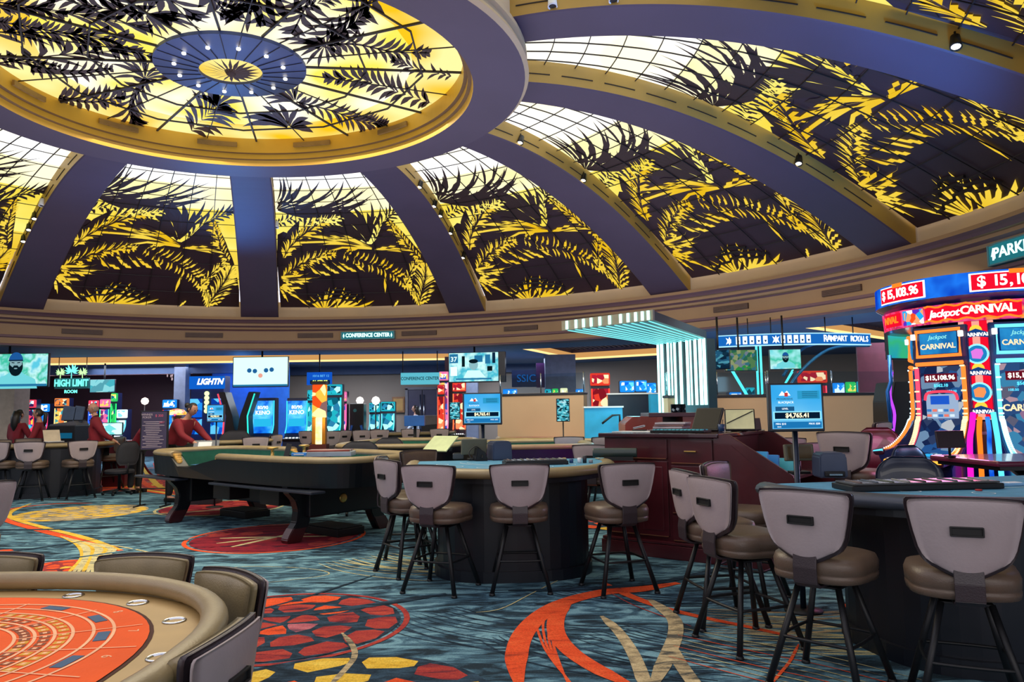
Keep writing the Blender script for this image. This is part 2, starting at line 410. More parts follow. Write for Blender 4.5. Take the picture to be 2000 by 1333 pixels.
lite += [blade((1100, 960), (1102, 1155), 26), blade((1230, 1225), (1190, 1278), 22)]
cross = [[(330, 1245), (480, 1215), (640, 1200), (830, 1230)], [(420, 1185), (560, 1160), (760, 1175), (900, 1210)], [(500, 1140), (620, 1120), (760, 1140)]]
B0, B1 = math.radians(121.07), math.radians(96.36)
def to_tr(p):
    R, a = ondome(*CX(p)); return ((a - B0) / (B1 - B0), R)
def refine(poly_, step=90):
    out = []
    for a, b in zip(poly_, poly_[1:] + poly_[:1]):
        n = max(1, int(math.hypot(b[0] - a[0], b[1] - a[1]) / step)); out += [(a[0] + (b[0] - a[0]) * k / n, a[1] + (b[1] - a[1]) * k / n) for k in range(n)]
    return out
dark_tr = [[to_tr(p) for p in q] for q in dark]
lite_tr = [[to_tr(p) for p in q] for q in lite]
plate_tr = [to_tr(p) for p in refine(platepoly)]
cross_tr = [[to_tr((p.x, p.y)) for p in cat([(x, y, 0) for x, y in q], 6)] for q in cross]
RB, RT = 9.93, 3.74
def cl(t, R): return min(1.0, max(0.0, t)), min(RB, max(RT, R))
def dpt(t, R, a0, a1, off):
    t, R = cl(t, R); x, y = dxy(R - off * .35, a0 + (a1 - a0) * t); return (x, y, zg(R) - off)
RIBS = {-2: 212.0, -1: 183.0, 0: 154.14, 1: 123.58, 2: 93.73, 3: 64.68, 4: 36.41, 5: 8.3, 6: -20.0, 7: -48.0}
HW = math.radians(2.62)
def clip_small(q, a0, a1, off):
    P = [dpt(t, R, a0, a1, off) for t, R in q]
    o = []
    for p in P:
        if not o or (Vector(p) - Vector(o[-1])).length > .004: o.append(p)
    if len(o) > 2 and (Vector(o[0]) - Vector(o[-1])).length < .004: o.pop()
    return o
def bay(a0, a1, label):
    t = thing('backlit_dome_panel', label, 'ceiling panel', (*dxy(9.9, (a0 + a1) / 2), zg(9.9)), 0, 'backlit palm panels between the dome ribs')
    L = -Vector(t.location)
    def fin(o): o.matrix_local = Matrix.Translation(L); return o
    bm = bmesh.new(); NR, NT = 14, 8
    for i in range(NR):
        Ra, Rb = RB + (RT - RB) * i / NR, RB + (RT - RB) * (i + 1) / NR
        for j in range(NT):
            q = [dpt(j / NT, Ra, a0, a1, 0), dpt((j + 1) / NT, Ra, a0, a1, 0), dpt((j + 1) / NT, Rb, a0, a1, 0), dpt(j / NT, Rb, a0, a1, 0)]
            poly(bm, q, 0 if i < 4 else 1 if i < 7 else 2 if i < 9 else 3)  # rows whiten upward, the hot lamp glow is in the colour
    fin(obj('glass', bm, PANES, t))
    bm = bmesh.new()
    # plate as a strip grid under its wavy upper edge
    up = sorted([(a, R) for a, R in plate_tr if R < 9.6 or a in (0, 1)], key=lambda q: q[0])
    us = np.array([q[0] for q in up]); rs = np.array([q[1] for q in up])
    NT2 = 48
    for j in range(NT2):
        ta, tb = j / NT2, (j + 1) / NT2; Ra, Rb = np.interp(ta, us, rs), np.interp(tb, us, rs)
        for i in range(8):
            f0, f1 = i / 8, (i + 1) / 8
            poly(bm, [dpt(ta, RB + (Ra - RB) * f0, a0, a1, .02), dpt(tb, RB + (Rb - RB) * f0, a0, a1, .02), dpt(tb, RB + (Rb - RB) * f1, a0, a1, .02), dpt(ta, RB + (Ra - RB) * f1, a0, a1, .02)])
    fin(obj('dark_plate', bm, PLATE, t))
    bm = bmesh.new()
    for q in dark_tr:
        o = clip_small(q, a0, a1, .035)
        if len(o) > 2: poly(bm, o)
    fin(obj('dark_fronds', bm, FROND, t))
    bm = bmesh.new()
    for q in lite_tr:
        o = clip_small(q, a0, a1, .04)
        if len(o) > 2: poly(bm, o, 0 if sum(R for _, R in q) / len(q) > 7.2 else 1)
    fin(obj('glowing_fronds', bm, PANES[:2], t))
    bm = bmesh.new()
    def seam(P, r=.009): tube(bm, P, r, 4)
    for i in range(1, NR): seam([dpt(k / 10, RB + (RT - RB) * i / NR, a0, a1, .05) for k in range(11)])
    for j in range(1, 6): seam([dpt(j / 6, RB + (RT - RB) * k / 16, a0, a1, .05) for k in range(17)], .011)
    for q in cross_tr: seam([dpt(tt, R, a0, a1, .055) for tt, R in q], .03)
    fin(obj('seams', bm, SEAM, t))
bays = [(-1, -2, 'backlit palm panel cut off by the left edge of the photo'), (0, -1, 'backlit palm panel at the far left, only its right part in view'),
        (1, 0, 'backlit palm panel above the screen with the billiard dots, left of the broad blue rib'), (2, 1, 'backlit palm panel above the hanging conference center sign, right of the broad blue rib'),
        (3, 2, 'backlit palm panel above the neon striped canopy'), (4, 3, 'backlit palm panel right of the canopy, third from the right side of the dome'),
        (5, 4, 'large backlit palm panel above the carnival slot machine'), (6, 5, 'backlit palm panel in the top right corner, mostly out of view')]
for r0, r1, lb in bays[1:]:
    bay(math.radians(RIBS[r1]) - HW * (1.1), math.radians(RIBS[r0]) + HW * 1.1, lb)

# ribs
def rib(k, ang):
    bm = bmesh.new(); a = math.radians(ang); N = 28
    for i in range(N):
        pass
    rows = []
    for i in range(N + 1):
        R = 9.93 + (3.72 - 9.93) * i / N; hw = HW * (1 + .95 * (i / N) ** 1.5)
        x0, y0 = dxy(R, a - hw); x1, y1 = dxy(R, a + hw); z = zu(R); top = zg(R) + .05
        e = .035
        xa, ya = dxy(R, a - hw * (1 - .06)); xb, yb = dxy(R, a + hw * (1 - .06))
        rows.append([(x0, y0, top), (x0, y0, z + .10), (x0, y0, z + .085), (x0, y0, z + .015), (xa, ya, z), (xb, yb, z), (x1, y1, z + .015), (x1, y1, top)])
    V = [[bm.verts.new(p) for p in r] for r in rows]
    for i in range(N):
        for j in range(7):
            f = bm.faces.new((V[i][j], V[i + 1][j], V[i + 1][j + 1], V[i][j + 1])); f.material_index = 1 if 3 <= j <= 5 else 0
    o = obj('trim_%d' % (k + 12), bm, [GOLD, PURPLE]); struct(o)
    # linear air slots in the side face towards the entrance
    s = bmesh.new()
    for i in range(9):
        Ra = 9.2 - i * .62; Rb = Ra - .45
        for sg in (-1, 1):
            pts = []
            for q in range(4):
                R = Ra + (Rb - Ra) * q / 3; f = (9.93 - R) / (9.93 - 3.72); hw = HW * (1 + .95 * f ** 1.5); x, y = dxy(R, a + sg * hw * 1.012); pts.append((x, y, zu(R) + .15))
            tube(s, pts, .009, 4)
    obj('air_slots', s, SLOT_D, o)
for k, a in RIBS.items():
    if -2 < k < 7: rib(k, a)

# ring around the oculus
bm = bmesh.new()
ZR = 4.59 + EYE
RI = 3.12
sweep(bm, [(3.72, zu(3.7) + .5), (3.72, ZR + .30), (3.80, ZR + .28), (3.80, ZR + .22), (3.75, ZR + .20), (3.75, ZR + .12), (3.80, ZR + .10), (3.82, ZR + .04), (3.77, ZR)], 0, 2 * PI, 120)
struct(obj('trim_30', bm, [CREAM]))
bm = bmesh.new(); sweep(bm, [(3.77, ZR), (RI, ZR)], 0, 2 * PI, 120); struct(obj('trim_31', bm, PURPLE))
bm = bmesh.new()
sweep(bm, [(RI, ZR), (RI - .02, ZR + .10), (RI - .07, ZR + .11), (RI - .07, ZR + .2), (RI - .12, ZR + .21), (RI - .12, ZR + .45), (RI - .10, ZR + .62)], 0, 2 * PI, 120, mi=[0, 1, 0, 1, 0, 0])
struct(obj('trim_32', bm, [mat('bright_gold_plaster', 'c79a2e', .45, var=.1, scale=1.2), mat('brown_gold_groove', '6b4e22', .6)]))
# long air grilles standing in the ring
for k in range(12):
    a0 = math.radians(k * 30 + 6); bm = bmesh.new(); pts = [(*dxy(RI - .16, a0 + math.radians(q * 3)), ZR + .34) for q in range(5)]
    for p, q in zip(pts, pts[1:]): box(bm, ((p[0] + q[0]) / 2, (p[1] + q[1]) / 2, p[2]), (math.dist(p, q) * 1.05, .04, .08), (0, 0, math.atan2(q[1] - p[1], q[0] - p[0])))
    if 2 <= k: tag(obj('air_grille', bm, mat('tan_metal_grille', '8a6c3a', .5, .2)), 'long tan air grille inside the oculus ring', 'vent', 'air grilles inside the oculus ring')
ZD = ZR + .48
oc = thing('oculus_glass_disc', 'oval backlit glass disc with palm fronds and a blue hub, top of the dome', 'ceiling light', (DCX, DCY, ZD))
def L_(o): o.matrix_local = Matrix.Translation((-DCX, -DCY, -ZD)); return o
bm = bmesh.new(); ND = 24
RD = RI - .06
for k in range(ND):
    for i, (Ra, Rb) in enumerate([(RD, 2.35), (2.35, 1.65), (1.65, .8)]):
        A0, A1 = 2 * PI * k / ND, 2 * PI * (k + 1) / ND
        poly(bm, [(*dxy(Ra, A0), ZD), (*dxy(Ra, A1), ZD), (*dxy(Rb, A1), ZD), (*dxy(Rb, A0), ZD)], 0 if i < 1 else 1)
L_(obj('glass', bm, DISCP, oc))
T3 = lambda p: (430 + p[0] / 4.167, p[1] / 4.167)
T2_ = lambda p: (p[0] / 4.167, p[1] / 4.167)
oc_p = []
def addo(T, polys):
    for q in polys: oc_p.append([T(p) for p in q])
def thin(f): return lambda *a, **k: f(a[0], *( (int(a[1] * 1.15), a[2], a[3] * .85) if f is frond else (a[1], a[2] * .8)), *a[(4 if f is frond else 3):], **k)
frond_o, fan_o = thin(frond), thin(fan)
addo(T3, frond_o([(1720, 840), (1450, 750), (1150, 650), (880, 640)], 15, 190, 46, 55, side=(.8, 1)))
addo(T3, frond_o([(870, 370), (1100, 360), (1400, 420), (1680, 430)], 13, 170, 46, 55, side=(1, .8), rib=22))
addo(T3, fan_o((850, 370), [(450, 320), (540, 360), (600, 420), (650, 460), (700, 530), (800, 560), (880, 520), (950, 500), (1020, 490), (770, 290)], 44, .06))
addo(T3, frond_o([(860, 360), (1050, 220), (1180, 110)], 9, 260, 46, 50, side=(1, .5), rib=14))
addo(T3, frond_o([(620, 830), (900, 900), (1150, 990), (1330, 1010)], 15, 160, 36, 50, rib=14))
addo(T3, fan_o((610, 830), [(290, 750), (350, 800), (370, 850), (430, 730), (500, 700), (570, 690), (640, 690), (690, 750)], 40, .08))
addo(T3, fan_o((560, 1040), [(170, 960), (180, 1030), (250, 920), (340, 860), (470, 840), (640, 880), (720, 960), (760, 1010), (760, 1080)], 70, .1))
addo(T3, fan_o((260, 60), [(30, 210), (220, 270), (40, 60), (330, 230), (0, 130)], 60, .05))
addo(T3, [blade((390, -60), (455, 200), 70, 20), blade((470, -60), (545, 160), 80, 25), blade((610, -60), (680, 100), 60, 20), blade((280, -20), (350, 190), 50, 10)])
addo(T3, frond_o([(700, 60), (860, 0), (1000, -60)], 7, 130, 34, 50))
addo(T3, frond_o([(1880, 620), (1600, 560), (1420, 490)], 9, 120, 30, 45))
addo(T2_, frond_o([(1560, 1065), (1680, 940), (1770, 860)], 9, 260, 44, 70))
addo(T2_, fan_o((1760, 870), [(1560, 770), (1640, 770), (1760, 740), (1920, 760), (1990, 830)], 50, .1))
addo(T2_, fan_o((1180, 640), [(900, 520), (990, 500), (1050, 490), (1140, 470), (1220, 500), (1290, 540), (1330, 590), (1450, 650), (1330, 690), (1250, 700), (900, 640)], 40, .08))
addo(T2_, frond_o([(1200, 640), (1100, 760), (1060, 900), (1100, 1000)], 9, 220, 44, 60, rib=60))
addo(T2_, frond_o([(480, 790), (740, 830), (1000, 790)], 10, 170, 56, 70, side=(1, .6), rib=30))
addo(T2_, frond_o([(-40, 170), (300, 230), (850, 330), (1240, 470)], 20, 260, 44, 48, side=(.5, 1), rib=16))
addo(T2_, frond_o([(-60, 60), (200, 60), (520, 110)], 8, 150, 50, 40, rib=12))
addo(T2_, frond_o([(1180, 110), (800, 60), (400, -40)], 11, 190, 50, 45, rib=14))
addo(T2_, fan_o((1180, 120), [(1240, 310), (1320, 300), (1380, 290), (1450, 270), (1560, 240), (1640, 240), (1500, 120), (1700, 190), (1200, -40), (1330, -30)], 42, .06))
addo(T2_, frond_o([(-40, 470), (200, 500), (480, 540)], 8, 110, 34, 45, rib=14))
addo(T2_, frond_o([(250, 560), (600, 590), (900, 560)], 9, 120, 40, 60, rib=60))
addo(T2_, frond_o([(1750, 90), (1900, 60), (2050, 20)], 7, 150, 40, 55))
bm = bmesh.new()
for q in oc_p:
    P = []
    for px, py in q:
        v = onz(px, py, ZD - .03); R, a = dpol(v.x, v.y); R = min(R, RD - .01)
        x, y = dxy(max(R, .82), a); v = Vector((x, y, ZD - .03))
        if not P or (v - P[-1]).length > .01: P.append(v)
    if len(P) > 2: poly(bm, P)
# fronds of the half over and behind the viewer
for k in range(9):
    a = math.radians(205 + k * 17); p = dxy(3.0, a); q = dxy(2.1, a + .12); r = dxy(1.3, a + .3)
    for pg in frond([p, q, r], 9, .55, .12, 50, rib=.05):
        P = []
        for x, y in pg:
            R, aa = dpol(x, y); xx, yy = dxy(max(.82, min(R, RD - .01)), aa); P.append(Vector((xx, yy, ZD - .03)))
        P = [v for i, v in enumerate(P) if i == 0 or (v - P[i - 1]).length > .01]
        if len(P) > 2: poly(bm, P)
L_(obj('dark_fronds', bm, FROND, oc))
bm = bmesh.new()
for k in range(24): tube(bm, [(*dxy(R, 2 * PI * k / 24), ZD - .045) for R in (.95, 2, RD)], .01 if k % 2 else .02, 4)
for R in (1.75, 2.5): tube(bm, [(*dxy(R, 2 * PI * k / 12 + .06), ZD - .045) for k in range(12)], .016, 4, closed=True)
L_(obj('seams', bm, SEAM, oc))
bm = bmesh.new()
HUB = mat('blue_hub_enamel', '22335f', .45, var=.6, scale=.7)
sweep(bm, [(.96, ZD - .05), (.96, ZD - .10), (.40, ZD - .16), (.40, ZD - .05)], 0, 2 * PI, 48)
hub = L_(obj('hub_ring', bm, HUB, oc))
bm = bmesh.new()
for k in range(24): tube(bm, [(*dxy(.95, 2 * PI * k / 24), ZD - .105), (*dxy(.41, 2 * PI * k / 24), ZD - .165)], .006, 4)
L_(obj('hub_seams', bm, SEAM, oc))
bm = bmesh.new(); sweep(bm, [(.40, ZD - .12), (.01, ZD - .12)], 0, 2 * PI, 36); L_(obj('hub_glass', bm, DISCP[0], oc))
bm = bmesh.new()
for k in range(20):
    a = 2 * PI * k / 20; c = dxy(.02, a)
    poly(bm, [(*dxy(.02, a), ZD - .19), (*dxy(.2, a - .12), ZD - .15), (*dxy(.37, a), ZD - .14), (*dxy(.2, a + .12), ZD - .17)])
lathe(bm, [(.01, -.24), (.06, -.2), (.09, -.15), (.02, -.13)], (DCX, DCY, ZD), 12)
L_(obj('hub_petals', bm, FROND, oc))
LAMP = glow('lamp_glow', 'fff6e0', 6)
for k in range(12):
    x, y = dxy(.70, 2 * PI * (k + .5) / 12); bm = bmesh.new(); lathe(bm, [(.012, -.004), (.026, -.004), (.03, .01), (.026, .02)], (x, y, ZD - .16), 10)
    L_(obj('downlight', bm, LAMP, oc))

# spot lamps and cameras clamped to the ribs
def spotlamp(p, aim, label, kindn='spotlight', lit=True, grp=None):
    t = thing(kindn, label, 'spotlight' if lit else 'security camera', p, 0, grp)
    q = Vector(aim).normalized().to_track_quat('Z', 'Y').to_matrix().to_4x4()
    bm = bmesh.new(); lathe(bm, [(.035, -.09), (.05, -.08), (.06, .05), (.062, .08), (.05, .08), (.05, .05)], n=14, M=q); obj('lamp_housing', bm, BLACKM if lit else WHITE, t)
    bm = bmesh.new(); tube(bm, [(0, 0, .0), (0, 0, .12)], .012, 6); obj('bracket', bm, BLACKM, t)
    bm = bmesh.new(); lathe(bm, [(.001, .06), (.048, .062), (.03, .075)], n=14, M=q); obj('lamp_face' if lit else 'lens', bm, LAMP if lit else BLACKM, t)
def rib_pt(px, py, k, side):
    """point on the side face of rib k seen at that pixel"""
    a = math.radians(RIBS[k]); best = None
    for i in range(120):
        R = 9.9 - 6.1 * i / 119; f = (9.93 - R) / (9.93 - 3.72); hw = HW * (1 + .95 * f ** 1.5); x, y = dxy(R, a + side * hw * 1.05); z = zu(R) + .12
        d = Vector((x, y, z - EYE)); c = Vector((d.dot(RIGHT), d.dot(UP), d.dot(FWD))); u = 1000 + FPX * c.x / c.z; v = 666.5 - FPX * c.y / c.z
        e = abs(u - px) + abs(v - py)
        if best is None or e < best[0]: best = (e, (x, y, z))
    return best[1]
spots = [(1872, 78, 5, 'large dark spotlight with a bright face on the uppermost gold rib'), (1556, 316, 4, 'dark spotlight halfway down the gold rib above the carnival machine'), (1140, 355, 3, 'small spotlight midway on the gold rib left of the long blue rib'),
         (1017, 281, 3, 'small spotlight near the oculus ring on the same rib as the midway one'), (820, 362, 2, 'topmost of the spotlights on the cream rib over the conference center sign'), (848, 398, 2, 'second spotlight from the top on the cream rib over the conference center sign'),
         (864, 418, 2, 'bright third spotlight on the cream rib over the conference center sign'), (883, 451, 2, 'fourth spotlight on the cream rib over the conference center sign'), (910, 500, 2, 'lowest spotlight on the cream rib over the conference center sign')]
for px, py, k, lb in spots:
    p = rib_pt(px, py, k, -1); spotlamp(p, (-.2, -.35, -.9), lb, grp='spotlights on the dome ribs')
for px, py, k, lb in [(45, 445, 0, 'upper small spotlight on the cream rib at the far left'), (27, 465, 0, 'lower small spotlight on the cream rib at the far left'), (180, 423, 0, 'bright spotlight at the top right of the plum rib at the far left')]:
    p = rib_pt(px, py, k, 1); spotlamp(p, (.2, -.35, -.9), lb, grp='spotlights on the dome ribs')
spotlamp(rib_pt(70, 395, 0, 1), (0, -.2, -1), 'white dome security camera on the cream rib at the far left', 'security_camera', False)
spotlamp(rib_pt(546, 440, 1, -1), (0, -.2, -1), 'white dome security camera beside the broad blue rib', 'security_camera', False)
spotlamp(rib_pt(1200, 95, 5, -1), (0, -.2, -1), 'dark dome security camera on the long blue rib against white glass', 'security_camera', False)
spotlamp(rib_pt(1080, 2, 5, -1), (0, -.2, -1), 'small camera at the top edge of the photo on the gold rib', 'security_camera', False)

# vents on the frieze
def frieze_ang(px, py):
    d = ray(px, py)
    for i in range(900):
        t = 6 + i * .03; x, y = d.x * t, d.y * t; R, a = dpol(x, y)
        if R >= 10.03: return a, EYE + d.z * t
vents = [(120, 200, 655), (362, 435, 659), (582, 650, 660), (785, 853, 657), (985, 1050, 646), (1395, 1462, 610), (1608, 1684, 579)]
names = ['above the black table menu sign on the left', 'left of the screen with the billiard dots', 'left of the hanging conference center sign', 'right of the hanging conference center sign', 'over the left end of the neon canopy', 'over the card sign truss', 'left of the carnival machine']
for (x0, x1, y), nm in zip(vents, names):
    a0, z0 = frieze_ang(x0, y); a1, z1 = frieze_ang(x1, y + (-6 if x0 > 1300 else 0))
    t = thing('air_vent', 'brown slotted cornice vent ' + nm, 'vent', (*dxy(10.03, (a0 + a1) / 2), 3.70), 0, 'air vents in the cornice band')
    ps = [Vector((*dxy(10.03, a0 + (a1 - a0) * i / 6), 3.70)) - Vector(t.location) for i in range(7)]
    bm = bmesh.new(); b2 = bmesh.new()
    for p, q in zip(ps, ps[1:]):
        m_ = (p + q) / 2; rz = math.atan2(q.y - p.y, q.x - p.x)
        box(bm, m_, ((q - p).length * 1.02, .05, .12), (0, 0, rz))
        for dz in (-.03, 0, .03): box(b2, m_ + Vector((0, 0, dz)), ((q - p).length * 1.02, .075, .008), (0, 0, rz))
    obj('vent_frame', bm, mat('brown_vent', '4e3a33', .6), t); obj('slats', b2, mat('brown_vent_slat', '6a5347', .6), t)
# signs mounted on the frieze
TEALG = mat('grey_teal_sign_face', '5a8f96', .5)
SIGNW = glow('sign_white_teal', 'c9fff8', 1.6)
def frieze_sign(x0, x1, y, s, label, h, yr=None):
    a0, z0 = frieze_ang(x0, y); a1, z1 = frieze_ang(x1, yr or y); p = Vector((*dxy(9.99, a0), z0)); q = Vector((*dxy(9.99, a1), z0)); c = (p + q) / 2
    L = (q - p).length; rz = math.atan2(q.y - p.y, q.x - p.x)
    t = thing('hanging_sign', label, 'sign', c, rz)
    bm = bmesh.new(); box(bm, (0, 0, 0), (L, .08, h), bev=.01); obj('sign_box', bm, glow('teal_sign_face', '2f8f9c', .55), t)
    bm = bmesh.new()
    for sx in (-1, 1): box(bm, (sx * L / 2, 0, 0), (.03, .1, h + .03))
    for sz in (-1, 1): box(bm, (0, 0, sz * h / 2), (L + .03, .1, .02))
    obj('sign_frame', bm, TEALG, t)
    text('lettering', s, h * .72, (0, -.05, 0), SIGNW, t, bold=.006, sx=L * .80 / (len(s) * h * .42))
    for sx in (-1, 1):
        bm = bmesh.new(); cx = sx * (L / 2 - h * .35)
        prism(bm, [(cx - h * .14, -h * .1), (cx, h * .32), (cx + h * .14, -h * .1), (cx + h * .06, -h * .1), (cx + h * .06, -h * .3), (cx - h * .06, -h * .3), (cx - h * .06, -h * .1)], .004, frame((0, -.05, 0)))
        obj('arrow', bm, SIGNW, t)
frieze_sign(668, 771, 657, 'CONFERENCE CENTER', 'teal lit sign with arrows reading conference center on the cornice band', .20)
frieze_sign(1943, 2075, 500, 'PARKING', 'grey teal lit sign reading parking on the cornice above the carnival machine', .30, yr=472)
# ---------------------------------------------------------------- carpet
def carpet(name, c1, c2, c3, sc=1.0, pos=(.38, .5, .62), warp=1.0):
    m = bpy.data.materials.new(name); m.use_nodes = True; nt = m.node_tree; b = nt.nodes['Principled BSDF']; b.inputs['Roughness'].default_value = .95; b.inputs['Specular IOR Level'].default_value = .1
    tc = nt.nodes.new('ShaderNodeTexCoord'); mp = nt.nodes.new('ShaderNodeMapping'); mp.inputs['Rotation'].default_value = (0, 0, -.5); mp.inputs['Scale'].default_value = (1.1 * sc, 3.2 * sc, 1)
    nt.links.new(tc.outputs['Object'], mp.inputs[0])
    n = nt.nodes.new('ShaderNodeTexNoise'); n.inputs['Scale'].default_value = 1.6; n.inputs['Detail'].default_value = 7; n.inputs['Roughness'].default_value = .62; n.inputs['Distortion'].default_value = warp
    nt.links.new(mp.outputs[0], n.inputs['Vector'])
    r = nt.nodes.new('ShaderNodeValToRGB'); e = r.color_ramp.elements; e.new(.5)
    for i, c in enumerate((c1, c2, c3)): e[i].position = pos[i]; e[i].color = lin(c)
    nt.links.new(n.outputs['Fac'], r.inputs[0])
    n2 = nt.nodes.new('ShaderNodeTexNoise'); n2.inputs['Scale'].default_value = 90; nt.links.new(tc.outputs['Object'], n2.inputs['Vector'])
    mx = nt.nodes.new('ShaderNodeMix'); mx.data_type = 'RGBA'; mx.blend_type = 'MULTIPLY'; mx.inputs[0].default_value = .55
    r2 = nt.nodes.new('ShaderNodeValToRGB'); r2.color_ramp.elements[0].position = .3; r2.color_ramp.elements[0].color = (.45, .45, .45, 1); r2.color_ramp.elements[1].position = .6
    nt.links.new(n2.outputs['Fac'], r2.inputs[0]); nt.links.new(r.outputs[0], mx.inputs[6]); nt.links.new(r2.outputs[0], mx.inputs[7]); nt.links.new(mx.outputs[2], b.inputs['Base Color'])
    return m
CB = carpet('carpet_blue', '26353f', '47697c', '7aa5b2', 1.0, (.40, .50, .60), 1.6)
CD = carpet('carpet_charcoal', '1c2a36', '2b3c4a', '3a5265', 2.2)
CO = carpet('carpet_orange', '8a3a2a', 'e2502a', 'f2683a', 1.6, (.30, .42, .7))
CR = carpet('carpet_red', '4a2a38', 'a33a38', 'c2503f', 1.5, (.34, .46, .7))
CRD = carpet('carpet_deep_red', '2c1d2c', '7c2030', '9a2a35', 1.5, (.34, .46, .7))
CY = carpet('carpet_yellow', 'a07830', 'e0b23a', 'f2cf5a', 2.0, (.32, .42, .7))
CS = carpet('carpet_sand', '5c5a52', 'b5a27c', 'd9c59a', 2.2, (.38, .50, .66))
CC = carpet('carpet_cream_line', '6a7470', 'cbbf8c', 'e2d79c', 2.2, (.34, .46, .7))
CP = carpet('carpet_pink', '6a4a58', 'b5606a', 'cf7f84', 1.5, (.34, .46, .7))
CM = [CB, CD, CO, CR, CRD, CY, CS, CC, CP]
bm = bmesh.new()
for i in range(10):
    for j in range(12):
        x0, x1 = -22 + i * 4.4, -22 + (i + 1) * 4.4; y0, y1 = -6 + j * 3.25, -6 + (j + 1) * 3.25
        poly(bm, [(x0, y0, 0), (x1, y0, 0), (x1, y1, 0), (x0, y1, 0)], 0)
LZ = [.0004]
def strip(pts, w0, mi, w1=None, px=True, z=None):
    P = cat([(FL(*p) if px else Vector((p[0], p[1], 0))) for p in pts], 8); z = z or LZ[0]; LZ[0] += .00002; N = len(P) - 1; L, Rr = [], []
    for i, p in enumerate(P):
        d = (P[min(N, i + 1)] - P[max(0, i - 1)]).normalized(); t = i / N
        w = (w0 + ((w1 if w1 is not None else w0) - w0) * t) * (.25 + .75 * min(1, math.sin(PI * min(.97, max(.03, t))) * 2.2)) / 2
        n = Vector((-d.y, d.x, 0)); L.append(p + n * w); Rr.append(p - n * w)
    for i in range(N): poly(bm, [(*L[i].xy, z), (*Rr[i].xy, z), (*Rr[i + 1].xy, z), (*L[i + 1].xy, z)][::-1], mi)
def medallion(cx, cy, R, cols, rings=3, n0=6, rot=0.0, gap=.045, base=1, line=None, ry=None):
    z = LZ[0]; LZ[0] += .00006; k_ = (ry or R) / R
    def C(r, a, zz): return (cx + r * math.cos(a), cy + r * math.sin(a) * k_, zz)
    if base is not None: poly(bm, [C(R, 2 * PI * k / 40, z) for k in range(40)], base)
    for i in range(rings):
        r0, r1 = R * (i / rings) + gap * .6 + .02, R * ((i + 1) / rings) - gap * .4; n = n0 + i * 4
        for k in range(n):
            a0 = rot + 2 * PI * (k + .5 * (i % 2)) / n + random.uniform(-.06, .06); a1 = a0 + 2 * PI / n - gap / max(.1, (r0 + r1) / 2) * 1.0; m_ = (a0 + a1) / 2; h = (a1 - a0) / 2
            q = [C(r0 + random.uniform(0, gap), m_ - h * .62, z + .00003), C(r0, m_ + h * .62, z + .00003), C((r0 * .5 + r1 * .5), m_ + h, z + .00003), C(r1 * .97, m_ + h * .86, z + .00003), C(r1, m_, z + .00003), C(r1 * .97, m_ - h * .86, z + .00003), C((r0 + r1) / 2, m_ - h, z + .00003)]
            poly(bm, q, random.choice(cols))
    if line is not None:
        for k in range(48):
            a, b_ = 2 * PI * k / 48, 2 * PI * (k + 1) / 48; poly(bm, [C(R * 1.03, a, z), C(R * 1.08, a, z), C(R * 1.08, b_, z), C(R * 1.03, b_, z)], line)
def scrib(px, py, L, ang, n, mi=1, spread=.5, w=.018, bend=.5):
    o = FL(px, py)
    for i in range(n):
        a = ang + random.uniform(-.12, .12); off = (i / n - .5) * spread; nx, ny = -math.sin(ang) * off, math.cos(ang) * off
        p = (o.x + nx, o.y + ny); b_ = bend + random.uniform(-.15, .15)
        pts = [(p[0] + L * t * math.cos(a + b_ * t), p[1] + L * t * math.sin(a + b_ * t)) for t in (0, .25, .5, .75, 1)]
        strip(pts, w * random.uniform(.6, 1.6), mi, px=False)
# streak fields in charcoal
for a in [(700, 1060, 2.0, -.6, 14, 1, 1.2), (560, 1000, 3.0, .2, 12, 1, 1.2), (1450, 1230, 2.4, -.35, 16, 7, .9), (1380, 1210, 2.2, -.3, 10, 6, .7), (820, 1200, 1.6, -.9, 12, 1, .8), (1180, 1230, 1.4, -.9, 10, 1, .6), (400, 1020, 2.2, -.4, 10, 1, .8), (700, 1090, 1.5, -.9, 12, 7, .9), (1000, 1240, 1.5, -1.1, 10, 1, .5), (250, 960, 4, .1, 10, 1, 1.6), (860, 1010, 2.4, .1, 12, 6, 1.0), (1120, 1150, 1.3, -.9, 8, 1, .5), (600, 940, 4, 0, 10, 6, 1.4)]:
    scrib(*a)
medallion(-1.72, 5.65, .86, [3, 3, 8, 3, 2], 3, 5, .3, .035, 1, 3)
medallion(-.98, 4.0, .92, [5, 5, 2, 3, 5, 5], 3, 4, .1, .06, 1)
medallion(-3.0, 9.55, 1.02, [4, 4, 4, 3], 3, 6, 0, .03, 4, 2)
for a in (0, .55, 1.1): strip([(-3.0 - .7 * math.cos(a), 9.5 - .7 * math.sin(a)), (-3.0, 9.55), (-3.0 + .7 * math.cos(a), 9.55 + .7 * math.sin(a))], .07, 7, px=False)
medallion(-4.9, 12.6, .95, [3, 8, 3, 4], 3, 6, 0, .04, 4, 7)
medallion(-7.0, 12.2, .98, [5, 5, 5, 6], 4, 7, 0, .05, 6)
medallion(-8.3, 17.5, 2.0, [2, 5, 3, 2, 6], 4, 7, 0, .12, 3)
medallion(-12.5, 12.8, .9, [2, 3, 5], 3, 6, 0, .05, 1)
medallion(-4.7, 7.9, .35, [2, 2, 5], 2, 5, 0, .03, 3)
medallion(1.6, 10.5, .9, [5, 2, 3], 3, 6, 0, .05, 1)
medallion(3.3, 7.6, .7, [5, 2, 3], 3, 6, 0, .05, 1)
medallion(2.4, 2.2, .8, [5, 2, 3], 3, 6, 0, .05, 1)
medallion(5.5, 7.0, .9, [3, 8], 3, 6, 0, .05, 1)
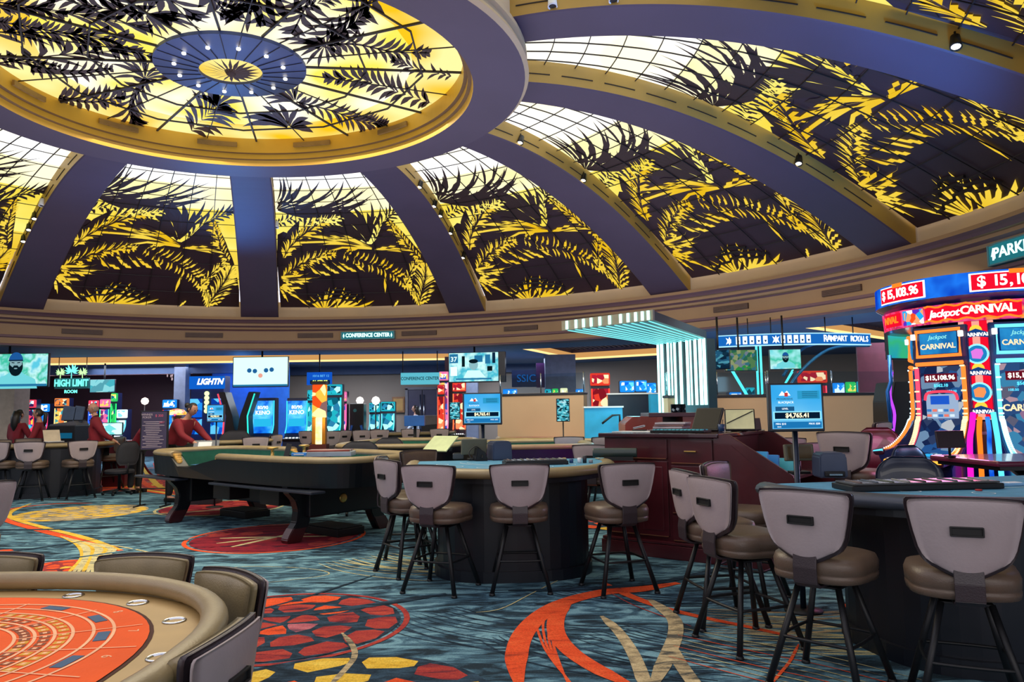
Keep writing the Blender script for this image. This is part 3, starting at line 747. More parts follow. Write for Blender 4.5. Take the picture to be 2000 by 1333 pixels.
medallion(2.9, 5.7, .45, [5, 2, 8], 2, 6, 0, .05, 1)
strip([(1325, 1140), (1250, 1152), (1180, 1158), (1110, 1175), (1060, 1200), (1022, 1240), (1008, 1290), (1015, 1345)], .19, 2, .14)
strip([(1115, 1172), (1090, 1200), (1086, 1235), (1110, 1270), (1160, 1305), (1240, 1345)], .13, 2, .12)
for k in range(4): strip([(1105 - k * 4, 1180), (1080 - k * 13 + 10, 1210), (1065 - k * 8 + 15, 1250), (1078 - k * 4 + 12, 1290), (1110 + k * 3, 1340)], .018, 2)
strip([(1180, 1140), (1225, 1163), (1290, 1187), (1370, 1207), (1470, 1228), (1620, 1262)], .10, 2, .05)
strip([(1190, 1158), (1230, 1180), (1280, 1200), (1350, 1225)], .012, 3)
strip([(1175, 1205), (1205, 1232), (1232, 1270), (1250, 1310), (1262, 1350)], .075, 6, .09)
strip([(1268, 1172), (1300, 1195), (1318, 1215), (1318, 1245), (1300, 1290), (1272, 1350)], .11, 6, .10)
strip([(1308, 1262), (1330, 1300), (1365, 1350)], .09, 6, .09)
strip([(1100, 1130), (1040, 1160), (980, 1190), (930, 1198)], .012, 7)
strip([(1500, 1345), (1530, 1310), (1545, 1290), (1560, 1260)], .02, 2)
for k in range(9): strip([(1330 - k * 3, 1228 + k * 7), (1480, 1258 + k * 9), (1620, 1285 + k * 10), (1800, 1330 + k * 12)], .010, [7, 6, 2][k % 3])
strip([(668, 1238), (688, 1262), (692, 1285), (672, 1312), (640, 1345)], .04, 6)
strip([(2, 1008), (14, 1018), (60, 1032), (130, 1050), (185, 1062), (240, 1078)], .10, 2, .16)
strip([(60, 985), (22, 1000), (22, 1012), (80, 1030), (160, 1050), (235, 1075)], .09, 5, .10)
strip([(2, 1000), (40, 992), (110, 985), (180, 984)], .10, 2, .05)
for k in range(9): strip([(118 + k * 6, 1048 + k * 1.5), (150 + k * 9, 1065 + k), (160 + k * 8 - 2 * k, 1090), (128 + k * 10, 1125)], .045, 7 if k % 3 else 5)
strip([(170, 1062), (230, 1068), (300, 1082)], .03, 7)
strip([(0, 1076), (8, 1080), (12, 1086)], .2, 2)
strip([(400, 1118), (480, 1108), (600, 1112), (640, 1124), (520, 1140)], .012, 7)
for k in range(6): strip([(190 + 22 * k, 935 - 6 * k), (230 + 20 * k, 950), (300 + 16 * k, 962), (350, 968)], .14, [2, 5, 3][k % 3])
for k in range(7): strip([(735, 960 + k * 4), (800, 966 + k * 5), (880, 978 + k * 7)], .03, [2, 7, 3][k % 3])
for k in range(40):
    x, y = random.uniform(-14, 9), random.uniform(4.5, 22); a = random.uniform(-.6, .4); L = random.uniform(1.5, 4)
    strip([(x + L * t * math.cos(a + .5 * t), y + L * t * math.sin(a + .5 * t)) for t in (0, .3, .6, 1)], random.uniform(.03, .12), random.choice([1, 1, 1, 2, 6, 0]), px=False)
struct(obj('floor', bm, CM))

# ---------------------------------------------------------------- outer ceiling with coffers, walls
CEILB = mat('blue_grey_ceiling', '3d5878', .6, var=.1, scale=.5)
COVE = glow('warm_cove_light', 'ffd58c', 1.35); COVE2 = glow('warm_cove_light_soft', 'e0a562', .8)
ZC = 3.30
def hole(pts): return pts
outer = [(-22, -6), (20, -6), (20, 33), (-22, 33)]
domeh = [dxy(10.4, 2 * PI * k / 72) for k in range(72)]
cof1 = [(-17.5, 21.6), (-.4, 22.6), (-.6, 25.4), (-17.5, 25.2)]
c2a = Vector((2.2, 25.8)); c2 = [(2.2, 26.2), (5.6, 24.0), (4.4, 19.8), (.3, 21.3)]
c3 = [(6.6, 16.6), (10.6, 20.4), (15, 17), (11, 12.2)]
c2a_ = [(-.6, 26.0), (-.1, 26.0), (-.1, 28.0), (-.6, 28.0)]
cu = bpy.data.curves.new('c', 'CURVE'); cu.dimensions = '2D'; cu.fill_mode = 'FRONT'
for pts in (outer, domeh, cof1, c2, c3):
    s = cu.splines.new('POLY'); s.points.add(len(pts) - 1); s.use_cyclic_u = True
    for i, p in enumerate(pts): s.points[i].co = (p[0], p[1], 0, 1)
o = bpy.data.objects.new('c', cu); COL.objects.link(o); bpy.context.view_layer.update()
me = bpy.data.meshes.new_from_object(o.evaluated_get(bpy.context.evaluated_depsgraph_get())); bpy.data.objects.remove(o)
b = bmesh.new(); b.from_mesh(me)
for v in b.verts: v.co.z = ZC
struct(obj('ceiling', b, CEILB))
SLAT = mat('coffer_slats', '4a5068', .6, var=.1)
for i, pts in enumerate((cof1, c2, c3)):
    bm = bmesh.new(); n = len(pts); c = Vector((sum(p[0] for p in pts) / n, sum(p[1] for p in pts) / n))
    for (z0, z1, inn, mi) in ((ZC, ZC + .07, 0, 1), (ZC + .07, ZC + .08, .25, 0), (ZC + .08, ZC + .26, .25, 2), (ZC + .26, ZC + .40, .25, 0)):
        for k in range(n):
            a, b_ = Vector(pts[k]), Vector(pts[(k + 1) % n]); a2 = a + (a - c).normalized() * (inn); b2 = b_ + (b_ - c).normalized() * inn
            a1 = a + (a - c).normalized() * (inn if z1 - z0 > .02 else 0); b1 = b_ + (b_ - c).normalized() * (inn if z1 - z0 > .02 else 0)
            poly(bm, [(*a1, z0), (*b1, z0), (*b2, z1), (*a2, z1)], mi)
    P = [Vector(p) + (Vector(p) - c).normalized() * .25 for p in pts]; poly(bm, [(*p, ZC + .40) for p in P], 3)
    for k in range(24):
        t = (k + .5) / 24; a = P[0].lerp(P[1], t); b_ = P[3].lerp(P[2], t) if n == 4 else P[2]
        tube(bm, [(*a, ZC + .38), (*b_, ZC + .38)], .03, 4, mi=3)
    struct(obj('trim_%d' % (40 + i), bm, [mat('coffer_lip', '6b5868', .6), COVE, COVE2, SLAT]))
MAROON = mat('maroon_wall', '371722', .6, var=.15, scale=1)
BEIGE = mat('beige_wall', '8f7d70', .7, var=.06, scale=.7)
HDR = mat('slate_header', '39496b', .6, var=.08)
def wall(name, pts, z0, z1, m, th=.15):
    bm = bmesh.new()
    for (x0, y0), (x1, y1) in zip(pts, pts[1:]):
        L = math.dist((x0, y0), (x1, y1)); box(bm, ((x0 + x1) / 2, (y0 + y1) / 2, (z0 + z1) / 2), (L, th, z1 - z0), (0, 0, math.atan2(y1 - y0, x1 - x0)))
    return struct(obj(name, bm, m))
wall('wall_back_left', [(-21, 28.5), (-10.6, 28.5)], 0, ZC, MAROON)
wall('wall_back', [(-10.6, 28.6), (1.5, 28.6)], 0, ZC, BEIGE)
wall('wall_back_right', [(1.5, 28.6), (6, 26), (19.5, 24)], 0, ZC, BEIGE)
wall('wall_left', [(-21.5, -5.5), (-21.5, 28.5)], 0, ZC, BEIGE)
wall('wall_right', [(19.5, -5.5), (19.5, 24)], 0, ZC, BEIGE)
wall('trim_50', [(-20, 26.2), (-9.6, 26.2)], 3.0, ZC, HDR, .3)
wall('trim_51', [(-9.6, 28.3), (1.4, 28.3)], 3.0, ZC, HDR, .3)
# columns
def column(px, wpx, Y, z1=ZC, m=None, nm='column'):
    p = ony(px, 780, Y); wd = wpx / FPX * Y; bm = bmesh.new(); box(bm, (p.x, Y, z1 / 2), (wd, wd, z1)); return struct(obj('trim_%d' % (60 + len([o for o in COL.objects if o.name.startswith('trim_6') or o.name.startswith('trim_7')])), bm, m or CREAM))
column(20, 46, 20.5, m=mat('pale_column', 'a48d77', .7)); column(355, 22, 26.0, m=mat('grey_column', '6c7084', .7)); column(912, 44, 27.5, m=mat('grey_column', '6c7084')); column(1094, 58, 24, m=mat('grey_column', '6c7084'))
column(880, 20, 24, m=TAUPE2)
BLUEP = mat('blue_lit_wall', '1f5fb5', .6, var=.1)
bm = bmesh.new(); p = ony(490, 760, 26.5); box(bm, (p.x, 26.5, ZC / 2 + .0), (2.7, .2, ZC)); struct(obj('wall_blue', bm, BLUEP))
light('blue_wall_washer', 'POINT', (p.x, 25.5, 2.9), 60, (.1, .35, 1), .3)
# double doors with a frame
p0, p1 = ony(797, 812, 28.45), ony(853, 812, 28.45); dw = p1.x - p0.x; dr = bpy.data.objects.new('door_1', None); COL.objects.link(dr); dr.location = ((p0.x + p1.x) / 2, 28.45, 0); struct(dr)
DOORM = mat('dark_plum_door', '35304a', .35, var=.1)
for s in (-1, 1):
    bm = bmesh.new(); box(bm, (s * dw / 4, 0, 1.2), (dw / 2 - .02, .08, 2.36), bev=.01); lf = obj('door_leaf', bm, DOORM, dr)
    bm = bmesh.new(); tube(bm, [(s * .07, -.1, .75), (s * .07, -.1, 2.2)], .02, 8); obj('door_handle', bm, CHROME, lf)
bm = bmesh.new()
for s in (-1, 1): box(bm, (s * (dw / 2 + .05), 0, 1.22), (.1, .14, 2.44))
box(bm, (0, 0, 2.44), (dw + .2, .14, .1)); obj('door_frame', bm, mat('door_frame_grey', '6e6870', .5), dr)
t = thing('framed_notice', 'small brown framed notice on the beige wall left of the dark double doors', 'notice', ony(778, 791, 28.4)); bm = bmesh.new(); box(bm, (0, 0, 0), (.48, .04, .6), bev=.01); obj('notice_frame', bm, mat('brown_frame', '8a5a34', .5), t); bm = bmesh.new(); box(bm, (0, -.02, 0), (.36, .03, .46)); obj('notice_sheet', bm, mat('notice_sheet', 'b48648', .6), t)
# half walls of the raised bar with a dark cap and glass rail
def halfwall(n, pa, pb, Ya, Yb, ytopa, ytopb, capm=BLACKM):
    a = ony(pa, ytopa, Ya); b_ = ony(pb, ytopb, Yb); z = (a.z + b_.z) / 2; L = math.dist(a.xy, b_.xy); rz = math.atan2(b_.y - a.y, b_.x - a.x); c = (a + b_) / 2
    bm = bmesh.new(); box(bm, (0, 0, z / 2), (L, .2, z)); w_ = obj('wall_low_%d' % n, bm, TAN); w_.location = (c.x, c.y, 0); w_.rotation_euler[2] = rz; struct(w_)
    bm = bmesh.new(); box(bm, (0, 0, z + .02), (L + .02, .26, .05), bev=.01); cp = obj('wall_cap', bm, mat('dark_cap', '20222c', .4), w_)
    r = thing('glass_railing', 'clear glass railing with metal posts on the tan half wall ' + ('left of the neon column' if n == 1 else 'right of the neon column' if n == 2 else 'at the far right'), 'railing', (c.x, c.y, z + .045), rz)
    bm = bmesh.new(); box(bm, (0, 0, .21), (L, .012, .40)); obj('glass_pane', bm, glassm('rail_glass'), r)
    nps = max(2, int(L / 1.0))
    for i in range(nps + 1):
        bm = bmesh.new(); tube(bm, [(-L / 2 + .03 + (L - .06) * i / nps, 0, 0), (-L / 2 + .03 + (L - .06) * i / nps, 0, .43)], .012, 6); obj('post', bm, CHROME, r)
    return c, rz, z, L
halfwall(1, 975, 1143, 16.5, 15.6, 770, 775)
halfwall(2, 1300, 1500, 13.6, 14.0, 778, 775)
halfwall(3, 1498, 1748, 14.0, 14.6, 775, 770)
# ---------------------------------------------------------------- casino stools
def backshape(bm, wt=.265, wb=.17, z0=.70, z1=1.10, yb=-.245, th=.062, mi=0, infl=1.0, curve=.55, rr=.06, ofs=0.0, nx=14, nz=12, lean=.10):
    """padded curved back shell: front and back skins with a rounded outline"""
    def w_at(t):  # half width at height fraction
        return wt * float(np.interp(t, [0, .02, .07, .15, .3, .6, .9, .97, 1], [.42, .52, .64, .74, .82, .90, .985, .985, .95]))
    def P(u, t, s):
        w = w_at(t); x = u * w; edge = (1 - abs(u) ** 4) * (1 - abs(2 * t - 1) ** 6)
        thk = th * .5 * (.35 + .65 * max(0, edge)) * infl
        y = yb + curve * x * x * 1.0 - lean * (t - .3) * .4 * 1.0 + s * thk + ofs
        dz = -.012 * (u * u) if t > .5 else .05 * (u * u) * (1 - t * 2)
        return (x, y, z0 + (z1 - z0) * t + dz)
    TT = [0, .02, .06, .12, .2, .32, .46, .6, .74, .86, .93, .975, 1]; nz = 12
    F = [[P(-1 + 2 * i / nx, TT[j], 1) for i in range(nx + 1)] for j in range(nz + 1)]
    B = [[P(-1 + 2 * i / nx, TT[j], -1) for i in range(nx + 1)] for j in range(nz + 1)]
    VF = grid(bm, F, mi, flip=True); VB = grid(bm, B, mi)
    per = [(0, i) for i in range(nx + 1)] + [(j, nx) for j in range(1, nz + 1)] + [(nz, i) for i in range(nx - 1, -1, -1)] + [(j, 0) for j in range(nz - 1, 0, -1)]
    for k in range(len(per)):
        a, b = per[k], per[(k + 1) % len(per)]
        f = bm.faces.new((VB[a[0]][a[1]], VB[b[0]][b[1]], VF[b[0]][b[1]], VF[a[0]][a[1]])); f.smooth = True; f.material_index = mi
def seatpad(bm, z0, z1, r=.255, yoff=0.0, squash=1.0, mi=0):
    prof = [(.0, z0), (r * .80, z0), (r * .97, z0 + .012), (r * .99, z0 + .035), (r * .985, z0 + .047), (r * .965, z0 + .053), (r * .99, z0 + .06), (r * 1.0, z1 - .045), (r * .95, z1 - .012), (r * .80, z1), (r * .4, z1 + .006), (0.0, z1 + .006)]
    n = 36; rings = []
    for rr, z in prof:
        ring = []
        for k in range(n):
            a = 2 * PI * k / n; ex = 3.2; c, s = math.cos(a), math.sin(a); q = (abs(c) ** ex + abs(s) ** ex) ** (-1 / ex)
            wv = 1.0 if s > 0 else .97
            ring.append(bm.verts.new((rr * q * c * wv, rr * q * s * .93 + yoff, z)) if rr > 0 else None)
        rings.append(ring if rr > 0 else bm.verts.new((0, yoff, z)))
    for A, B in zip(rings, rings[1:]):
        for k in range(n):
            if not isinstance(A, list): f = bm.faces.new((A, B[(k + 1) % n], B[k]))
            elif not isinstance(B, list): f = bm.faces.new((A[k], A[(k + 1) % n], B))
            else: f = bm.faces.new((A[k], A[(k + 1) % n], B[(k + 1) % n], B[k]))
            f.smooth = True; f.material_index = mi
def make_stool(label, low=False, detail=True, group=None, name='casino_stool', cat_='stool', black=False):
    t = thing(name, label, cat_, (0, 0, 0), 0, group)
    dz = -.27 if low else 0.0
    L1, L2 = (LEATHD, LEATHD) if black else (LEATHER, LEATHD)
    bm = bmesh.new(); seatpad(bm, .585 + dz, .735 + dz, .262, .0); obj('seat', bm, L1, t)
    bm = bmesh.new(); backshape(bm, z0=.69 + dz, z1=1.10 + dz); bk = obj('backrest', bm, L2, t)
    bm = bmesh.new(); backshape(bm, wt=.252, wb=.158, z0=.708 + dz, z1=1.088 + dz, th=.03, ofs=-.026, infl=1.0); obj('back_panel', bm, SHELL if not black else LEATHD, bk)
    bm = bmesh.new(); backshape(bm, wt=.250, wb=.155, z0=.71 + dz, z1=1.085 + dz, th=.10 if low else .05, ofs=.04 if low else .022); obj('front_pad', bm, mat('olive_tan_leather', '7f7052', .4, bump=.15, scale=9) if low else L1, bk)
    if detail:
        bm = bmesh.new()
        zc, yb = .935 + dz, -.307
        for s in (-1, 1): box(bm, (s * .068, yb + .004, zc), (.008, .02, .046), bev=.003); box(bm, (0, yb + .004, zc + s * .020), (.14, .02, .008), bev=.003)
        box(bm, (0, yb + .009, zc), (.13, .01, .042)); hd = obj('handle_pocket', bm, POCKET, bk)
        bm = bmesh.new()
        P = []
    bm = bmesh.new()
    pts = [(0, -.262, .76 + dz), (0, -.275, .68 + dz), (0, -.27, .60 + dz), (0, -.23, .575 + dz), (0, -.05, .572 + dz)]
    for p, q in zip(pts, pts[1:]):
        p, q = Vector(p), Vector(q); m_ = (p + q) / 2; d = q - p; box(bm, m_, (.13, d.length * 1.06, .014), (math.atan2(d.z, d.y), 0, 0), bev=.004)
    obj('back_bracket', bm, LEATHD, t)
    bm = bmesh.new(); lathe(bm, [(.09, .555 + dz), (.10, .56 + dz), (.10, .58 + dz), (.06, .585 + dz)], n=16); box(bm, (0, 0, .553 + dz), (.24, .24, .012), bev=.003); obj('swivel_plate', bm, BLACKM, t)
    for sx in (-1, 1):
        for sy in (-1, 1):
            bm = bmesh.new(); tube(bm, [(sx * .11, sy * .11, .555 + dz), (sx * .245, sy * .245, .02)], .017, 8, r2=.02); lathe(bm, [(.024, 0), (.026, .004), (.024, .02), (.012, .024)], (sx * .245, sy * .245, 0), 10)
            obj('leg', bm, BLACKM, t)
    zr = .27 if not low else .14; f = .245 - (zr - .02) / (.535 + dz) * .135 + .012
    c = .05
    ring = cat([(-f + c, -f, zr), (f - c, -f, zr), (f, -f + c, zr), (f, f - c, zr), (f - c, f, zr), (-f + c, f, zr), (-f, f - c, zr), (-f, -f + c, zr)], 3, closed=True)
    bm = bmesh.new(); tube(bm, ring, .0095, 6, closed=True); obj('foot_ring', bm, BLACKM, t)
    return t
STOOL = make_stool('taupe backed stool in the middle of the near side of the round blue blackjack table')
LOWCH = make_stool('low padded chair with its tan front toward us behind the orange table, between two others', low=True, name='low_chair', cat_='chair')
_used = {'s': False, 'l': False}
def stool_at(p, deg, label, scale=None, group='taupe backed casino stools'):
    deg = deg - math.degrees(math.atan2(p[0], p[1]))
    if not _used['s']:
        _used['s'] = True; STOOL.location = (p[0], p[1], 0); STOOL.rotation_euler = (0, 0, math.radians(deg)); STOOL['label'] = label; STOOL['group'] = group; return STOOL
    return dup(STOOL, (p[0], p[1], 0), math.radians(deg), label, group, scale)
def low_at(p, deg, label):
    if not _used['l']:
        _used['l'] = True; LOWCH.location = (p[0], p[1], 0); LOWCH.rotation_euler = (0, 0, math.radians(deg)); LOWCH['label'] = label; LOWCH['group'] = 'low chairs round the orange table'; return LOWCH
    return dup(LOWCH, (p[0], p[1], 0), math.radians(deg), label, 'low chairs round the orange table')
def pY(px, Y): q = ony(px, 800, Y); return (q.x, q.y)
# around the centre blackjack table
stool_at(FL(1016, 1150), 2, 'taupe backed stool square to us at the middle of the blue felt centre table')
stool_at(FL(862, 1152), -27, 'stool just left of the middle one at the blue felt centre table, turned rightward')
stool_at(FL(800, 1118), -62, 'leftmost stool of the blue felt centre table, seen from its side')
stool_at((-1.12, 7.75), -98, 'stool half hidden behind the leftmost stool of the centre table')
stool_at((-.98, 8.75), -146, 'stool on the far left side of the centre table, its tan pad facing us')
stool_at(FL(1208, 1152), 24, 'stool at the right end of the blue felt centre table beside the cherry cabinet')
# right hand blackjack table
stool_at(FL(1462, 1258), -54, 'stool of the right table left of the big near stool, taupe back toward us')
stool_at(FL(1408, 1212), -66, 'leftmost stool of the right table, seen edge on before the cabinet drawers')
stool_at(FL(1462, 1172), -112, 'stool of the right table with blue light on its brown front pad')
stool_at((1.76, 4.32), -22, 'large near stool at the right table, second from the right edge of the photo')
stool_at((2.30, 3.93), 7, 'largest stool, nearest the bottom right corner of the photo')
# far left blackjack table
stool_at(FL(60, 978), -14, 'taupe stool at the far left dark table, the left one of the two whole stools')
stool_at(FL(150, 974), 16, 'taupe stool at the far left dark table, right one in front of the bald man')
stool_at(FL(2, 977), -30, 'stool cut by the left edge at the far left dark table')
stool_at(pY(57, 15.9), 175, 'stool on the far side of the far left table below the two women')
stool_at(pY(8, 15.2), 200, 'pale stool back at the left edge behind the far left table')
stool_at(pY(214, 16.2), 110, 'stool partly hidden behind the bald man in the maroon shirt')
stool_at(pY(-78, 5.4), 40, 'stool back entering the frame at the left edge above the orange table')
# stools of the middle distance
stool_at(pY(497, 15.2), 8, 'taupe stool back above the far corner of the near craps table')
stool_at(pY(520, 16.2), 62, 'stool seen edge on right of the one above the craps table corner')
stool_at(pY(612, 19.5), -45, 'brown swivel stool left of the orange glowing pillar')
stool_at(pY(640, 19.0), 20, 'stool first to the right of the orange glowing pillar in the far row')
stool_at(pY(660, 19.6), 35, 'stool second to the right of the orange glowing pillar in the far row')
stool_at(pY(700, 19.6), 20, 'stool in the far row left of the dark backed arcade games')
stool_at(pY(717, 20.6), 60, 'stool seen edge on under the dark backed game in the far row')
stool_at(pY(738, 19.8), 10, 'small stool back in the far row under the white globe game')
stool_at(pY(802, 20.2), 0, 'square stool back in the far row below the blue box screen')
stool_at(pY(860, 20.0), -6, 'stool back in the far row left of the narrow info screen')
stool_at(pY(1013, 18.5), -65, 'pale stool seen edge on before the tan half wall')
stool_at(pY(1035, 18.0), 15, 'brown stool back before the tan half wall, right of the pale one')
stool_at(pY(1050, 17.4), 40, 'brown stool turned away before the tan half wall, rightmost of its group')
stool_at(pY(1112, 12.9), -4, 'tan stool below the narrow menu screen on its pole')
stool_at(pY(1178, 12.6), 12, 'tan stool behind the left end of the cherry cabinet')
stool_at(pY(1162, 9.9), -14, 'tan stool right against the left side of the cherry cabinet')
stool_at(pY(1218, 16.2), 150, 'tan stool top under the blue stairs')
stool_at(pY(1475, 11.4), 180, 'tan stool back beyond the cherry cabinet behind the slanted tablets')
stool_at(pY(1530, 11.2), 10, 'mauve stool back under the right jackpot monitor')
stool_at(pY(1560, 9.6), 35, 'tan stool beneath the right jackpot monitor, beside its pole')
# slot chairs at the right
stool_at(pY(1667, 8.3), -24, 'tall tan slot chair left of the carnival machine', scale=1.16)
stool_at(pY(1680, 10.8), 70, 'slot chair seen edge on behind the tall tan one', scale=1.2)
RV = mat('red_vinyl', '5a1326', .3, coat=.4)
def roundback_chair(label, p, deg, m, seat_z=.46, top=.98, w=.27, name='dealer_chair', wheels=True):
    t = thing(name, label, 'chair', (p[0], p[1], 0), math.radians(deg))
    bm = bmesh.new(); seatpad(bm, seat_z - .09, seat_z, .25); obj('seat', bm, m, t)
    bm = bmesh.new(); N = 12; zb = seat_z + .08
    F, B = [], []
    for j in range(N + 1):
        tt = j / N; z = zb + (top - zb) * tt; ww = w * (1 - abs(2 * tt - 1) ** 3.2 * (.55 if tt > .5 else .35)); rf, rb = [], []
        for i in range(13):
            u = -1 + 2 * i / 12; x = u * ww; y = -.25 + .5 * x * x - .05 * tt; th = .035 * (1 - u ** 4) * (1 - (2 * tt - 1) ** 6) + .008
            rf.append((x, y + th, z)); rb.append((x, y - th, z))
        F.append(rf); B.append(rb)
    VF = grid(bm, F, flip=True); VB = grid(bm, B); per = [(0, i) for i in range(13)] + [(j, 12) for j in range(1, N + 1)] + [(N, i) for i in range(11, -1, -1)] + [(j, 0) for j in range(N - 1, 0, -1)]
    for k in range(len(per)):
        a, b_ = per[k], per[(k + 1) % len(per)]; f = bm.faces.new((VB[a[0]][a[1]], VB[b_[0]][b_[1]], VF[b_[0]][b_[1]], VF[a[0]][a[1]])); f.smooth = True
    obj('backrest', bm, m, t)
    bm = bmesh.new(); tube(bm, [(0, -.1, seat_z - .1), (0, -.26, seat_z - .08), (0, -.27, zb + .1)], .02, 6); obj('back_bracket', bm, BLACKM, t)
    bm = bmesh.new(); lathe(bm, [(.03, .08), (.03, seat_z - .1), (.09, seat_z - .09)], n=12); obj('gas_post', bm, BLACKM, t)
    for k in range(5):
        a = 2 * PI * k / 5; bm = bmesh.new(); tube(bm, [(0, 0, .10), (.28 * math.cos(a), .28 * math.sin(a), .07)], .02, 6); ft = obj('leg', bm, BLACKM, t)
        bm = bmesh.new(); tube(bm, [(.28 * math.cos(a) - .015, .28 * math.sin(a), .03), (.28 * math.cos(a) + .015, .28 * math.sin(a), .03)], .03, 10); obj('caster', bm, BLACKM, ft)
    return t
GR = mat('charcoal_fabric', '2c2c33', .85, bump=.2, scale=10); NV = mat('navy_vinyl', '16233c', .35, coat=.3)
roundback_chair('round backed charcoal dealer chair behind the right end of the near craps table', pY(697, 11.6), 180, GR, .62, 1.10, .30)
roundback_chair('round backed charcoal dealer chair right of the first one before the green craps table', pY(745, 12.4), 160, GR, .62, 1.12, .30)
roundback_chair('black office chair behind the brass post at the left', pY(238, 14.9), 60, GR, .5, 1.05, .24)
roundback_chair('dark curved chair back behind the small jackpot screen by the leaning woman', pY(452, 15.2), 180, GR, .55, 1.22, .34)
roundback_chair('red glossy slot chair before the carnival machine', pY(1716, 9.6), 160, RV, .60, 1.26, .28, 'slot_chair')
roundback_chair('navy dealer chair behind the right blackjack table, nearest the machine base', pY(1782, 6.3), 165, NV, .60, 1.10, .27)
roundback_chair('blue grey chair leaning before the carnival machine buttons', pY(1812, 7.4), 200, NV, .62, 1.14, .24, 'slot_chair')
# low chairs round the orange table
low_at((-1.95, 3.74, 0), 176, 'low padded chair behind the orange table, second from the left')
low_at((-2.78, 3.82, 0), 180, 'low padded chair behind the orange table at the left edge of the photo')
low_at((-1.46, 3.34, 0), 140, 'low padded chair at the upper right side of the orange table')
low_at((-1.23, 2.60, 0), 86, 'low chair with a mauve back at the right side of the orange table, nearest us')
low_at((-1.42, 2.08, 0), 36, 'low chair of which only a dark top corner shows at the bottom edge')
# ---------------------------------------------------------------- tables
def ellpts(a, b, n=48, e=2.0, a0=0, a1=2 * PI):
    out = []
    for k in range(n):
        t = a0 + (a1 - a0) * k / n; c, s = math.cos(t), math.sin(t); out.append((a * math.copysign(abs(c) ** (2 / e), c), b * math.copysign(abs(s) ** (2 / e), s)))
    return out
def rimtube(bm, pts, r, z, n=10, sq=1.0, closed=True):
    """padded armrest: oval tube on a closed outline"""
    P = [Vector((x, y, z)) for x, y in pts]; N = len(P); R_ = []
    for i in range(N):
        d = ((P[(i + 1) % N] if closed or i < N - 1 else P[i]) - (P[i - 1] if closed or i > 0 else P[i])).normalized(); nn = Vector((d.y, -d.x, 0))
        R_.append([bm.verts.new(P[i] + nn * r * math.cos(2 * PI * k / n) + Vector((0, 0, r * sq * math.sin(2 * PI * k / n)))) for k in range(n)])
    for i in range(N if closed else N - 1):
        A, B = R_[i], R_[(i + 1) % N]
        for k in range(n):
            f = bm.faces.new((A[k], B[k], B[(k + 1) % n], A[(k + 1) % n])); f.smooth = True
    if not closed: bm.faces.new(R_[0]); bm.faces.new(R_[-1][::-1])
def flat(bm, pts, z, mi=0): poly(bm, [(x, y, z) for x, y in pts], mi)
def arcline(bm, cx, cy, a, b, t0, t1, z, w=.008, n=40, mi=0):
    for k in range(n):
        u, v = t0 + (t1 - t0) * k / n, t0 + (t1 - t0) * (k + 1) / n
        poly(bm, [(cx + (a - w) * math.cos(u), cy + (b - w) * math.sin(u), z), (cx + (a + w) * math.cos(u), cy + (b + w) * math.sin(u), z), (cx + (a + w) * math.cos(v), cy + (b + w) * math.sin(v), z), (cx + (a - w) * math.cos(v), cy + (b - w) * math.sin(v), z)], mi)
LINEW = mat('printed_white', 'ffb98a', .8); LINEB = mat('printed_blue', '3a5a78', .8); LINEG = mat('printed_gold', 'd8a028', .8); LINEP = mat('printed_pale', 'cfe2ea', .8)
# big orange table
cx, cy, A_, B_, zt = -2.47, 2.44, 1.38, 1.26, .76
t = thing('baccarat_table', 'large rounded table with bright orange felt, tan rail and cup holders at bottom left', 'gaming table', (cx, cy, 0))
bm = bmesh.new(); rimtube(bm, ellpts(A_, B_, 72, 2.35), .052, zt, 14, .8); obj('padded_rail', bm, RIM, t)
RAILT = mat('tan_rail_laminate', 'b0905a', .55, var=.08, scale=5)
bm = bmesh.new(); P1, P2 = ellpts(A_ - .01, B_ - .01, 72, 2.35), ellpts(A_ - .22, B_ - .16, 72, 2.3)
for k in range(72): poly(bm, [(*P2[k], zt - .045), (*P1[k], zt - .045), (*P1[(k + 1) % 72], zt - .045), (*P2[(k + 1) % 72], zt - .045)])
obj('cup_rail', bm, RAILT, t)
bm = bmesh.new(); flat(bm, ellpts(A_ - .215, B_ - .155, 72, 2.3), zt - .043); obj('felt_edge', bm, mat('felt_edge_dark', '4a2416', .9), t)
bm = bmesh.new(); flat(bm, ellpts(A_ - .23, B_ - .17, 72, 2.3), zt - .040); obj('felt', bm, FELTO, t)
bm = bmesh.new(); ax, ay = .32, .20
ACX, ACY = .25, .22
for r in (.40, .465, .53, .59, .66, .73): arcline(bm, ACX, ACY, r, r, -1.45, 2.3, zt - .038, .006, 60)
for a in (-.72, -.28, .14, .55, .98, 1.5):
    x0, y0, x1, y1 = ACX + .40 * math.cos(a), ACY + .40 * math.sin(a), ACX + (.86 if abs(a) < .8 else .76) * math.cos(a), ACY + .74 * math.sin(a)
    d = Vector((x1 - x0, y1 - y0, 0)).normalized(); n = Vector((-d.y, d.x, 0)) * .004; k = (1 if a < .9 else .95)
    poly(bm, [(x0 + n.x, y0 + n.y, zt - .0375), (x0 - n.x, y0 - n.y, zt - .0375), (x1 - n.x, y1 - n.y, zt - .0375), (x1 + n.x, y1 + n.y, zt - .0375)])
obj('printed_arcs', bm, LINEW, t)
bm = bmesh.new()
